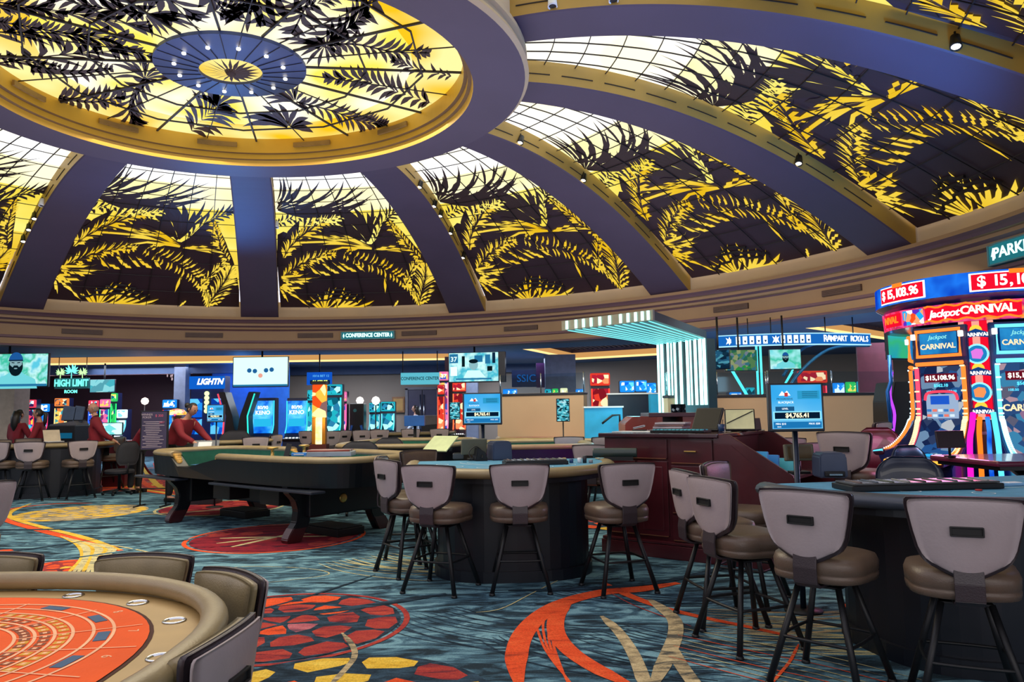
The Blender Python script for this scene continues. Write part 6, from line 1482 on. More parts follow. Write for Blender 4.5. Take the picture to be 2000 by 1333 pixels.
slot('pink red number sign machine behind the talk show television', 858, 876, 726, 23.5, PINKS, 'flat', '37', 'ff80a0')
slot('red and yellow slot machine with wide topper left of the neon column', 1152, 1190, 729, 16.8, REDS, 'flat', None, 'ff4030')
# high limit room
slot('slot machine with an orange round picture at the far left of the high limit room', 46, 72, 781, 26.0, MIX, 'flat', None, 'e03050')
slot('slot machine with a small framed screen, second from the left in the high limit room', 79, 98, 789, 26.4, BLUES, 'flat', None, 'e03060')
slot('slot machine with yellow topper in the high limit room', 110, 136, 778, 26.0, ['e8c860', 'e07a3a', 'f8f0c0', '3a9aa8', '303848'], 'flat', None, 'f0d080')
slot('slot machine with pale reels right of the bald man', 198, 217, 780, 26.0, PINKS, 'flat', None, '40e0a0')
slot('slot machine half behind the bald man, with a round dial', 176, 194, 782, 26.0, MIX, 'flat', None, '3060e0')
slot('green edged curved slot machine in the high limit room', 220, 231, 768, 25.0, GREENS, 'flat', None, '30f070')
slot('slot machine with white glowing screen behind the small desk monitor', 231, 250, 800, 24.5, ['b0f0f0', 'e8ffff', '80d0e0', 'ffffff'], 'flat', None, '60c0d0')
slot('blue dome slot machine in the dark room left of the leaning woman', 320, 346, 781, 25.6, BLUES, 'flat', None, 'ff3040')
# tall blue bank with white lettering
def bank():
    Y = 22.5; a = ony(378, 736, Y); b_ = ony(446, 736, Y); w = b_.x - a.x; H = a.z; t = thing('blue_slot_bank', 'tall blue glowing slot bank with white slanted lettering behind the leaning woman', 'slot machine', ((a.x + b_.x) / 2, Y, 0))
    BB = glow('bank_blue', '0f62d0', .9); bm = bmesh.new(); box(bm, (0, 0, H / 2), (w * .94, .5, H), bev=.02); obj('cabinet', bm, mat('bank_body', '0c2c7a', .4), t)
    bm = bmesh.new(); box(bm, (0, -.27, H - .2), (w, .08, .38), bev=.02); tp = obj('topper', bm, BB, t); text('topper_text', 'LIGHTN', .24, (.1, -.32, H - .18), WTXT, tp, bold=.012, shear=.3, sx=.9)
    for s in (-1, 1):
        bm = bmesh.new(); box(bm, (s * w * .30, -.26, 1.75), (w * .34, .04, .55), bev=.01); obj('screen', bm, art('bank_art', ['0f5ad0', '1f90f0', '0a3ca0', '60c8ff'], 3, 1.0), t)
        bm = bmesh.new(); box(bm, (s * w * .30, -.27, 1.20), (w * .34, .05, .45), bev=.01); obj('screen', bm, art('bank_art', ['0f5ad0']), t)
    for k in range(5): bm = bmesh.new(); lathe(bm, [(.01, 0), (.07, 0), (.07, .03), (.01, .03)], n=10, M=frame((0, -.26, 2.18 - .13 * k), (PI / 2, 0, 0))); obj('bulb', bm, glow('bulb_lime', 'e8ffa0', 1.8), t)
bank()
# crossed black chair-like machines
def xmachine():
    Y = 19.8; c = ony(463, 860, Y).x
    for s, lb in ((-1, 'black side of a curved slot machine with red edge, leaning left'), (1, 'black side of a curved slot machine with teal edge, leaning right')):
        px = 449 if s < 0 else 471; p = ony(px, 860, Y); t = thing('curved_slot_machine', lb, 'slot machine', (p.x, Y, 0)); zt = ony(px, 766, Y).z
        prof = [(-.12, .2), (-.16, .6), (-.13, 1.0), (-.05, 1.5), (.0 + .17, zt), (.0 + .33, zt), (.12, 1.5), (.16, 1.0), (.18, .6), (.20, .2)]
        pts = [(s * x, z) for x, z in prof]; bm = bmesh.new(); prism(bm, pts if s > 0 else pts[::-1], .5, frame((0, 0, 0)), bev=.01); obj('cabinet', bm, BLACKM, t)
        col = 'ff4a5a' if s < 0 else '30d8c8'; bm = bmesh.new(); tube(bm, [(s * .24, -.02, .9), (s * .20, -.02, 1.2), (s * .30, -.02, 1.5), (-.0 + s * .02, -.02, zt - .3)] if False else [(s * .20, -.02, .8), (s * .18, -.02, 1.1), (s * .16, -.02, 1.5), (s * .34, -.02, zt - .05)], .02, 5); obj('light_edge', bm, glow('edge_' + col, col, 1.3), t)
        bm = bmesh.new(); box(bm, (0, .25, .1), (.3, .5, .2)); obj('base', bm, BLACKM, t)
xmachine()
# glowing orange pillar
p = ony(624, 830, 17.6); ztop = ony(624, 752, 17.6).z; zm = ony(624, 816, 17.6).z; zl = ony(624, 868, 17.6).z
t = thing('glowing_pillar', 'narrow glowing orange sign pillar with a white lit lower shaft, left of centre', 'sign pillar', (p.x, 17.6, 0))
bm = bmesh.new(); box(bm, (0, 0, (ztop + zm) / 2), (.30, .24, ztop - zm), bev=.02); obj('picture_box', bm, art('pillar_orange', ['f0801c', 'ffb040', 'ffe8a0', 'd84a18', '7a5a58'], 4, 1.3), t)
bm = bmesh.new(); box(bm, (0, 0, (zm + zl) / 2), (.15, .14, zm - zl), bev=.01); obj('lit_shaft', bm, art('pillar_white', ['fff8c0', 'fff0a0', 'ffd060'], 5, 1.7, 'noise'), t)
for s in (-1, 1): bm = bmesh.new(); box(bm, (s * .12, 0, (zm + zl) / 2), (.08, .16, zm - zl), bev=.01); obj('shaft_side', bm, mat('amber_metal', 'b07a20', .35, .5), t)
bm = bmesh.new(); box(bm, (0, 0, ztop + .04), (.34, .28, .08)); obj('cap', bm, BLACKM, t); bm = bmesh.new(); box(bm, (0, 0, zl / 2), (.4, .3, zl)); obj('base', bm, mat('dark_red_base', '4a1a14', .4), t)
light('pillar_glow', 'POINT', (p.x, 17.0, 1.4), 12, (1, .55, .15), .2)
# small overhead jackpot sign
p0, p1 = ony(600, 728, 22), ony(648, 752, 22); t = thing('overhead_meter', 'blue overhead meter sign with green yellow digits above the keno machines', 'sign', ((p0.x + p1.x) / 2, 22, (p0.z + p1.z) / 2)); w_, h = p1.x - p0.x, p0.z - p1.z
bm = bmesh.new(); box(bm, (0, 0, 0), (w_, .1, h), bev=.01); obj('sign_box', bm, glow('meter_blue', '1256c8', .9), t); bm = bmesh.new(); box(bm, (.03, -.052, -h * .28), (w_ * .8, .01, h * .3)); mb = obj('meter_band', bm, NAVYS, t); text('meter_text', '$1,070.07', .13, (.03, -.065, -h * .28), glow('meter_lime', 'd8f060', 1.5), mb, bold=.004, sx=.85); text('title_text', '10/16 BET 12', .09, (.05, -.06, h * .2), glow('meter_title', '6ac8ff', 1), t)
bm = bmesh.new(); tube(bm, [(0, 0, h / 2), (0, 0, ZC - t.location.z)], .02, 6); obj('hanger_rod', bm, BLACKM, t)
# conference sign over the doors
p0, p1 = ony(783, 729, 21.5), ony(858, 751, 21.5); t = thing('wayfinding_sign', 'pale blue lit sign reading conference center before the dark double doors', 'sign', ((p0.x + p1.x) / 2, 21.5, (p0.z + p1.z) / 2)); w_, h = p1.x - p0.x, p0.z - p1.z
bm = bmesh.new(); box(bm, (0, 0, 0), (w_, .08, h), bev=.01); obj('sign_box', bm, glow('pale_blue_sign', '62c4d8', .85), t); text('lettering', 'CONFERENCE CENTER', .13, (0, -.05, 0), glow('sign_ink', '10475a', .3), t, bold=.002, sx=.82)
for s in (-1, 1): bm = bmesh.new(); tube(bm, [(s * w_ * .45, 0, h / 2), (s * w_ * .45, 0, ZC - t.location.z)], .015, 6); obj('hanger_rod', bm, BLACKM, t)
# things under the signs: black stand with globe lamps, blue box screen
for px, r_, lb in ((703, .12, 'white globe lamp above the black machine stand'), (734, .13, 'large white globe lamp on the blue grey slot machine')):
    p = ony(px, 783, 22.4); bm = bmesh.new(); lathe(bm, [(.01, -r_), (r_ * .7, -r_ * .7), (r_, 0), (r_ * .7, r_ * .7), (.01, r_)], n=18); o = obj('globe_lamp', bm, glow('globe_white', 'fff8f0', 1.6)); t = thing('globe_light', lb, 'lamp', (p.x, 22.4, p.z)); o.parent = t; o.name = 'globe'
    bm = bmesh.new(); tube(bm, [(0, 0, -r_), (0, 0, -p.z)], .02, 6); obj('pole', bm, BLACKM, t)
p0, p1 = ony(686, 789, 21.8), ony(713, 826, 21.8); t = thing('black_cabinet_back', 'black back of a game cabinet left of the round lamps', 'slot machine', ((p0.x + p1.x) / 2, 21.8, 0)); bm = bmesh.new(); box(bm, (0, 0, p0.z / 2), (p1.x - p0.x, .4, p0.z), bev=.02); obj('cabinet', bm, BLACK, t); bm = bmesh.new(); lathe(bm, [(.01, 0), (.05, 0), (.05, .01)], n=14, M=frame((-.05, -.2, p0.z - .2), (PI / 2, 0, 0))); obj('badge', bm, mat('teal_badge', '2a7a80', .4), t)
for s in (-1, 1): bm = bmesh.new(); box(bm, (s * (p1.x - p0.x) * .5 + s * .05, -.1, .7), (.06, .3, 1.0), (0, -s * .25, 0)); obj('blue_flank', bm, mat('blue_flank', '1560c0', .4), t)
p0, p1 = ony(789, 813, 16.5), ony(832, 835, 16.5); t = thing('blue_box_screen', 'plain blue box backed display standing on the far tables', 'display', ((p0.x + p1.x) / 2, 16.5, p1.z)); bm = bmesh.new(); box(bm, (0, 0, (p0.z - p1.z) / 2), (p1.x - p0.x, .2, p0.z - p1.z), bev=.01); obj('display_back', bm, mat('royal_blue_panel', '1c62b8', .4), t); bm = bmesh.new(); tube(bm, [(0, .05, 0), (0, .05, -p1.z)], .04, 8); obj('stand', bm, BLACKM, t)
t.location.y = 18.2; t.location.x = ony(810, 813, 18.2).x
p0, p1 = ony(832, 812, 23.8), ony(870, 826, 23.8); t = thing('grey_podium', 'grey slanted podium roof right of the blue display back', 'podium', ((p0.x + p1.x) / 2, 23.8, 0)); bm = bmesh.new(); prism(bm, [(-.7, p1.z - .1), (-.5, p0.z), (.2, p0.z), (.7, p1.z)], .8, bev=.01); obj('podium_top', bm, mat('podium_grey', '7a7670', .5), t); bm = bmesh.new(); box(bm, (0, .3, p1.z / 2), (.9, .5, p1.z - .1)); obj('podium_body', bm, BLACK, t)
# lit slot rows seen over the right half wall
for i, (x0, x1, y0, cols, lb) in enumerate([(1210, 1238, 744, BLUES, 'blue machine first left of the neon column above the navy panel'), (1240, 1262, 743, BLUES, 'blue machine second above the navy panel, next to the column'), (1262, 1280, 748, BLUES, 'blue machine touching the left side of the neon column'), (1424, 1446, 766, BLUES, 'small blue machine behind the rail under the green sports television'), (1455, 1472, 757, TEALS, 'pale machine behind the rail right of the slanted tube'), (1582, 1606, 725, REDS, 'white and red glowing machine top beside the right jackpot monitor'), (1624, 1646, 748, BLUES, 'blue machine behind the rail right of the jackpot monitor'), (1650, 1668, 746, GREENS, 'green striped machine behind the far right rail'), (1672, 1690, 745, TEALS, 'white teal machine behind the far right rail'), (1692, 1708, 744, GREENS, 'last green machine behind the rail before the mauve wall')]):
    Y = 18.5 + .35 * (i % 3); 
    if x0 == 1582: slot(lb, 1556, 1612, y0, 17.6, REDS, 'flat', None, 'ff5060')
    else: slot(lb, x0, x1, y0, Y, cols, 'flat', None, '70e0f0' if i % 2 else 'ff90a0')
for i, (x0, x1, y0, cols, lb) in enumerate([(982, 1010, 768 - 8, BLUES, 'blue framed machine behind the left rail near the centre monitor'), (1064, 1076, 760, TEALS, 'green teal machine behind the left rail, first'), (1078, 1090, 759, GREENS, 'green machine behind the left rail, second'), (1094, 1108, 758, ['e8d890', 'f8f8c0', 'c0a860', 'ffffff'], 'yellow white machine behind the left rail, third'), (1124, 1140, 760, BLUES, 'blue machine behind the left rail, rightmost')]):
    slot(lb, x0, x1, y0, 19.5 + .3 * (i % 2), cols, 'flat', None, '70e0f0')
p = ony(1030, 738, 22); t = thing('wall_banner', 'dark blue and purple wall banner with faint letters behind the left rail', 'banner', (p.x, 24.2, p.z)); bm = bmesh.new(); box(bm, (0, 0, 0), (.95, .05, .55)); obj('banner_field', bm, mat('banner_navy', '0c2c60', .5), t); bm = bmesh.new(); box(bm, (.5, -.01, .1), (.35, .05, .8)); obj('banner_edge', bm, mat('banner_purple', '4a1a5a', .5), t); text('lettering', 'SSIC', .34, (0, -.03, 0), glow('banner_blue', '1c6ab8', .8), t)
t.location = (ony(1028, 740, 24.2).x, 24.2, ony(1028, 740, 24.2).z)

# ---------------------------------------------------------------- high limit sign, chandelier, small things
p = ony(140, 748, 24.0); t = thing('high_limit_sign', 'glowing teal sign with three palms reading high limit room', 'sign', tuple(p)); TE = glow('neon_sign_teal', '6ff5e0', 1.5); TG = glow('neon_sign_green', 'b8f5a0', 1.4)
text('lettering', 'HIGH LIMIT', .30, (0, -.03, -.02), TE, t, bold=.012, sx=.72); text('lettering', 'ROOM', .14, (0, -.03, -.29), TE, t, bold=.006)
bm = bmesh.new(); box(bm, (0, .03, -.02), (1.12, .04, .34)); obj('sign_back', bm, mat('sign_back_teal', '0e4a4c', .4), t)
for i, (x, hh, sc_) in enumerate(((-.36, .20, .8), (0, .28, 1.15), (.36, .20, .8))):
    bm = bmesh.new()
    for k in range(9):
        a = math.radians(-30 + 240 * k / 8); L = .2 * sc_; q = blade((0, 0), (L * math.cos(a), L * math.sin(a) * .9), .05 * sc_, -.03 if math.cos(a) > 0 else .03); prism(bm, q, .01, frame((x, -.03, .18 + hh * .8)))
    tube(bm, [(x, -.03, .14), (x * .97, -.03, .18 + hh * .8)], .014, 5); obj('palm_tree', bm, TE if i == 1 else TG, t)
bm = bmesh.new()
for s in (-1, 1): tube(bm, [(s * .45, .03, .1), (s * .45, .03, ZC + .39 - p.z)], .012, 6)
obj('hangers', bm, BLACKM, t)
p0, p1 = ony(176, 742, 24.4), ony(224, 767, 24.4); t, sc, w_, h = tv('pale teal screen in the high limit room right of the palm sign', 176, 224, 742, 767, 24.4, 0, art('tv_pale_teal', ['4ab8c8', '8fe0e8', '58a8b8', 'b0f0f0'], 4, .9)); 
p = ony(436, 740 - 0, 25.2); p = ony(435 - 122, 735, 26.0)
t = thing('chandelier', 'small crystal chandelier in the dark room left of centre', 'chandelier', (p.x, 27.2, 3.05)); bm = bmesh.new(); tube(bm, [(0, 0, .0), (0, 0, .25)], .01, 5); tube(bm, [(.28 * math.cos(2 * PI * k / 16), .28 * math.sin(2 * PI * k / 16), 0) for k in range(16)], .012, 5, closed=True); obj('chandelier_frame', bm, CHROME, t)
for k in range(12):
    a = 2 * PI * k / 12; r_ = .28 if k % 2 else .14; bm = bmesh.new(); lathe(bm, [(.003, -.12), (.025, -.08), (.02, -.03), (.003, 0)], (r_ * math.cos(a), r_ * math.sin(a), 0 if k % 2 else -.12), 8); obj('crystal', bm, glow('crystal_glow', 'c0a8b0', .9), t)
p = ony(283, 784, 24.5); t = thing('globe_light', 'bright warm globe lamp in the dark room behind the menu sign', 'lamp', tuple(p)); bm = bmesh.new(); lathe(bm, [(.01, -.12), (.09, -.08), (.12, 0), (.09, .08), (.01, .12)], n=18); obj('globe', bm, glow('warm_globe', 'ffe8d8', 3), t); bm = bmesh.new(); tube(bm, [(0, 0, -.12), (0, 0, -p.z)], .015, 6); obj('pole', bm, BLACKM, t)
light('lamp_glow', 'POINT', (p.x, 24.2, p.z), 15, (1, .6, .45), .1)
p = ony(346, 807, 23.2); t = thing('prize_display', 'round yellow and pink glowing prize canopy on a dark stand beside the leaning woman', 'display', (p.x, 23.2, 0)); bm = bmesh.new(); lathe(bm, [(.05, p.z - .07), (.26, p.z - .06), (.28, p.z), (.2, p.z + .09), (.02, p.z + .13)], n=24); obj('canopy', bm, art('prize_art', ['ffd060', 'ff7a9a', 'fff0b0', 'ff9a40'], 9, 1.3), t); bm = bmesh.new(); lathe(bm, [(.2, 0), (.2, .1), (.08, .3), (.15, p.z - .1)], n=16); obj('stand', bm, BLACK, t)
# desk monitor with pale screen
t = thing('pit_computer', 'bright pale teal desk monitor right of the bald man', 'monitor', (ony(220, 848, 16.6).x, 16.6, 0)); a = ony(201, 826, 16.6); b_ = ony(240, 850, 16.6); w_, h = b_.x - a.x, a.z - b_.z; zc_ = (a.z + b_.z) / 2
bm = bmesh.new(); box(bm, (0, 0, zc_), (w_, .04, h), bev=.006); obj('monitor_body', bm, BLK, t); bm = bmesh.new(); box(bm, (0, -.022, zc_), (w_ * .94, .006, h * .9)); obj('screen', bm, art('desk_screen', ['a0f5ee', 'd8fffa', '70d8d8'], 5, 1.1, stretch=(1, 1, 3)), t)
bm = bmesh.new(); tube(bm, [(0, .02, zc_ - h / 2), (0, .02, 1.0)], .02, 6); obj('stand', bm, BLACKM, t)
bm = bmesh.new(); box(bm, (.15, .15, .985), (1.1, .6, .04), bev=.01); obj('desk_top', bm, BLACKM, t); bm = bmesh.new(); box(bm, (.1, .15, .48), (.5, .5, .96)); obj('desk_body', bm, CHERRY, t)
# pit counter behind the far left table
p0, p1 = ony(98, 830, 16.6), ony(152, 830, 16.6); t = thing('pit_counter', 'dark pit counter with a grey sloped lid between the women and the bald man', 'counter', ((p0.x + p1.x) / 2, 16.8, 0)); ztp = ony(120, 832, 16.6).z
bm = bmesh.new(); box(bm, (0, 0, ztp / 2), (p1.x - p0.x, .6, ztp), bev=.01); obj('counter_body', bm, BLACK, t); bm = bmesh.new(); prism(bm, [(-.3, ztp), (.32, ztp), (.25, ztp + .1), (-.3, ztp + .03)], .5, frame((0, -.25, 0)), bev=.01); obj('sloped_lid', bm, mat('grey_lid', '55555e', .5), t); bm = bmesh.new(); box(bm, (0, -.305, ztp - .22), (p1.x - p0.x - .12, .02, .12)); obj('glowing_shelf', bm, glow('shelf_teal', '186a90', .6), t)
for px, w_, lb in ((133, .30, 'grey office monitor back standing tilted on the pit counter, left one'), (152, .2, 'grey office monitor back on the pit counter, beside the bald man')):
    p = ony(px, 808, 16.7); tt = thing('monitor_back', lb, 'monitor', (p.x, 16.75, ztp + .09)); bm = bmesh.new(); box(bm, (0, 0, .17), (w_, .05, .34), (0, .15, 0), bev=.01); obj('monitor_shell', bm, mat('blue_grey_shell', '4a5a74', .5), tt); bm = bmesh.new(); box(bm, (0, .03, .02), (.2, .12, .03)); obj('monitor_stand', bm, BLACKM, tt)
# table rules poster on an easel
a, b_ = ony(276, 803, 12.9), ony(328, 880, 12.9); w_, h = b_.x - a.x, a.z - b_.z; t = thing('poster_stand', 'dark purple poster with pale writing on a stand behind the craps table', 'poster stand', ((a.x + b_.x) / 2, 12.9, 0)); zc_ = (a.z + b_.z) / 2
bm = bmesh.new(); box(bm, (0, 0, zc_), (w_, .04, h), bev=.006); obj('frame', bm, BLACKM, t); bm = bmesh.new(); box(bm, (0, -.021, zc_), (w_ * .90, .006, h * .94)); ps = obj('poster', bm, mat('poster_purple', '3c3450', .4, var=.2, scale=2), t)
PT = mat('poster_text', 'b8a8b0', .6); PK = mat('poster_pink', 'c85a78', .6)
text('poster_title', 'WINNER', .05, (-w_ * .26, -.027, zc_ + h * .40), PT, ps, extrude=.0008); text('poster_title', 'POKER', .05, (-w_ * .26, -.027, zc_ + h * .33), PT, ps, extrude=.0008); text('poster_title', '$ 300', .06, (w_ * .18, -.027, zc_ + h * .37), PK, ps, extrude=.0008); text('poster_title', '24/7', .05, (w_ * .28, -.027, zc_ + h * .20), PK, ps, extrude=.0008)
bm = bmesh.new()
for k in range(15): box(bm, (-.02 + random.uniform(-.01, .01), -.026, zc_ + h * (.22 - .045 * k)), (w_ * random.uniform(.4, .8), .002, .009))
obj('poster_lines', bm, PT, ps); bm = bmesh.new()
for s in (-1, 1): tube(bm, [(s * w_ * .46, .02, zc_ - h / 2), (s * w_ * .46, .02, .02)], .014, 6); tube(bm, [(s * w_ * .46, -.2, .015), (s * w_ * .46, .2, .015)], .014, 6)
tube(bm, [(-w_ * .46, .02, .3), (w_ * .46, .02, .3)], .012, 6); obj('stand_legs', bm, BLACKM, t)
# rope posts
def stanch(px, py, ptop, lb):
    p = FL(px, py); z = ony(px, ptop, p.y).z; t = thing('stanchion_post', lb, 'stanchion', (p.x, p.y, 0)); bm = bmesh.new(); lathe(bm, [(.038, .03), (.034, .08), (.034, z - .06)], n=14); obj('post', bm, mat('tan_brass', 'a58a62', .35, .7), t); bm = bmesh.new(); lathe(bm, [(.17, 0), (.17, .015), (.1, .04), (.03, .06)], n=22); obj('base', bm, BRASS, t); bm = bmesh.new(); lathe(bm, [(.03, z - .06), (.04, z - .04), (.045, z - .01), (.02, z)], n=14); obj('finial', bm, BRASS, t); return p, z
pa, za = stanch(266, 962, 866, 'brass stanchion post left of the craps table'); pb, zb_ = stanch(345, 950, 856, 'brass stanchion post behind the left end of the craps table')
t = thing('velvet_rope', 'dark red velvet rope hanging between the two brass posts', 'rope', tuple(pa)); bm = bmesh.new(); d_ = pb - pa; tube(bm, [(d_.x * k / 14, d_.y * k / 14, .88 - .62 * (1 - (2 * k / 14 - 1) ** 2)) for k in range(15)], .022, 8); obj('rope', bm, mat('velvet_red', '6a1222', .8), t); bm = bmesh.new(); lathe(bm, [(.03, .87), (.03, .91)], n=10); obj('rope_hook', bm, BRASS, t)

# ---------------------------------------------------------------- carnival slot island
CY = 9.35; cc = Vector((5.98, CY)); isl = thing('carnival_slot_machine', 'towering red and blue carnival slot machine island with curved lit toppers, right edge', 'slot machine', (cc.x, cc.y, 0))
def isl_strip(nm, r0, z0, r1, z1, A0, A1, m_, n=40, par=None, th=None):
    bm = bmesh.new(); P = []
    for k in range(n + 1):
        a = math.radians(A0 + (A1 - A0) * k / n); P.append([(r0 * math.cos(a), r0 * math.sin(a), z0), (r1 * math.cos(a), r1 * math.sin(a), z1)])
    grid(bm, P, smooth=True); return obj(nm, bm, m_, par or isl)
IB = art('island_blue', ['0c3cc0', '1f78f0', '0c50d8', '48a8ff'], 1.6, 1.0, 'noise'); IBD = mat('island_navy', '0a1f5a', .3, coat=.4); IR = glow('island_red', 'e8102c', 1.1); IPK = art('island_pink', ['e02048', 'f0508a', 'b81860', 'ff9a4a'], 5, 1.1, 'noise'); IW = glow('island_white', 'fffaf0', 1.6); IO = glow('island_orange', 'ff7a22', 1.35); IC = glow('island_cyan', '5ad8ff', 1.4); IM = glow('island_magenta', 'f01cc0', 1.2)
Z = lambda py, px=1900, Y=8.2: ony(px, py, Y).z
isl_strip('upper_ring', 1.22, 2.80, 1.22, 3.05, 0, 360, IB, 60); isl_strip('upper_ring_lip', 1.22, 2.80, 1.10, 2.72, 0, 360, IBD, 60); isl_strip('upper_ring_top', 1.22, 3.05, .1, 3.07, 0, 360, IBD, 60)
isl_strip('lower_ring', 1.13, 2.50, 1.15, 2.72, 0, 360, IPK, 60); isl_strip('lower_ring_lip', 1.13, 2.50, .8, 2.46, 0, 360, IBD, 60)
for A0, A1, txt_, sz in ((174, 210, '$ 15,108.96', .15), (232, 276, '$ 15,108.96', .17)):
    f = isl_strip('meter_frame', 1.225, 2.82, 1.225, 3.03, A0, A1, IW); m2 = isl_strip('meter', 1.232, 2.835, 1.232, 3.015, A0 + 1, A1 - 1, IR)
    am = math.radians((A0 + A1) / 2); n_ = len(txt_)
    for i, ch in enumerate(txt_):
        if ch == ' ': continue
        aa = math.radians(A0 + 4 + (A1 - A0 - 8) * (i + .5) / n_); text('digit', ch, sz, (1.24 * math.cos(aa), 1.24 * math.sin(aa), 2.925), IW, m2, rz=aa + PI / 2, bold=.004, extrude=.002)
    f2 = isl_strip('meter_badge', 1.238, 3.0, 1.238, 3.05, (A0 + A1) / 2 - 4, (A0 + A1) / 2 + 4, IO)
def curved_text(nm, s, A0, A1, r, z, size, m_, par, **k):
    ws = [(.55 if c in 'IJl,.' else 1.0) for c in s]; tot = sum(ws); acc = 0
    for c, w_ in zip(s, ws):
        if c != ' ':
            aa = math.radians(A0 + (A1 - A0) * (acc + w_ / 2) / tot); text(nm, c, size, (r * math.cos(aa), r * math.sin(aa), z), m_, par, rz=aa + PI / 2, extrude=.003, **k)
        acc += w_
nbd = isl_strip('name_banner', 1.15, 2.53, 1.165, 2.70, 207, 256, IR)
for z_ in (2.53, 2.70):
    bm = bmesh.new(); tube(bm, [(1.17 * math.cos(math.radians(207 + 49 * k / 24)), 1.17 * math.sin(math.radians(207 + 49 * k / 24)), z_ + .012 * math.sin(k * 1.3)) for k in range(25)], .012, 6); obj('banner_piping', bm, IO, isl)
curved_text('letter', 'Jackpot', 210, 226, 1.175, 2.61, .12, glow('island_sky_text', 'd8f4ff', 1.5), nbd, bold=.003, shear=.25)
curved_text('letter', 'CARNIVAL', 227, 253, 1.18, 2.62, .13, glow('island_cream_text', 'fff0c8', 1.6), nbd, bold=.004)
isl_strip('side_art', 1.155, 2.52, 1.165, 2.70, 191, 206, art('side_art', ['f04a1c', 'ff9a6a', '5a2ab0', 'f0f0ff', '20a0e0'], 14, 1.2)); sb = isl_strip('side_badge', 1.165, 2.53, 1.17, 2.69, 171, 190, IR); curved_text('letter', 'NIVAL', 173, 188, 1.18, 2.61, .12, IO, sb, bold=.003)
bm = bmesh.new(); lathe(bm, [(.85, 0), (.85, .05), (.55, .1), (.55, 2.5), (.9, 2.55)], n=36); obj('core', bm, IBD, isl)
# striped panel between units
def facing(A, r, nm, fn):
    """build in a local frame whose -y points outwards at angle A"""
    a = math.radians(A); e = bpy.data.objects.new(nm, None); COL.objects.link(e); e.parent = isl; e.location = (r * math.cos(a), r * math.sin(a), 0); e.rotation_euler = (0, 0, a + PI / 2); e.empty_display_size = .1; return e
pa_ = facing(233, 1.10, 'striped_panel', None)
def jn(nm, bm, m_, par): o = obj(nm, bm, m_, par); return o
bm = bmesh.new(); box(bm, (0, .03, 1.94), (.34, .06, 1.14), bev=.01); jn('panel_back', bm, glow('panel_salmon', 'ffa898', .95), pa_)
for x in (-.075, .075): bm = bmesh.new(); box(bm, (x, -.004, 1.94), (.075, .01, 1.12)); jn('red_stripe', bm, IR, pa_)
for z in (2.34, 1.90, 1.46):
    bm = bmesh.new(); prism(bm, [(-.14, -.04), (-.10, .03), (0, .07), (.10, .03), (.14, -.04), (0, -.02)], .006, frame((0, -.016, z))); jn('arch_badge', bm, glow('panel_navy', '1c4c94', .7), pa_); text('arch_text', 'CARNIVAL', .055, (0, -.02, z), IW, pa_, bold=.002)
    bm = bmesh.new(); lathe(bm, [(.001, 0), (.062, 0), (.062, .004)], n=20, M=frame((0, -.010, z + .05), (PI / 2, 0, 0))); jn('arch_sun', bm, glow('panel_yellow', 'ffc040', 1.3), pa_)
for z, c_ in ((2.12, 'd070d0'), (1.68, 'ff8a50')):
    bm = bmesh.new(); lathe(bm, [(.001, 0), (.115, 0), (.115, .006)], n=24, M=frame((0, -.012, z), (PI / 2, 0, 0))); jn('round_badge', bm, glow('badge_cyan', '8ff0ff', 1.3), pa_)
    bm = bmesh.new(); lathe(bm, [(.001, 0), (.095, 0), (.095, .006)], n=24, M=frame((0, -.016, z), (PI / 2, 0, 0))); jn('round_badge', bm, glow('badge_blue', '1f80c0', 1.0), pa_)
    bm = bmesh.new(); prism(bm, [(-.05, -.05), (.03, -.06), (.06, 0), (.05, .05), (-.01, .06), (-.06, .03)], .006, frame((0, -.024, z))); jn('badge_picture', bm, glow('badge_' + c_, c_, 1.2), pa_)
bm = bmesh.new(); box(bm, (0, .02, 1.10), (.36, .08, .5)); jn('lower_panel', bm, mat('plum_black_plastic', '24101c'), pa_); bm = bmesh.new(); box(bm, (0, -.025, 1.22), (.12, .012, .035), bev=.005); jn('slot_plate', bm, mat('grey_plate', '6a6078', .4), pa_)
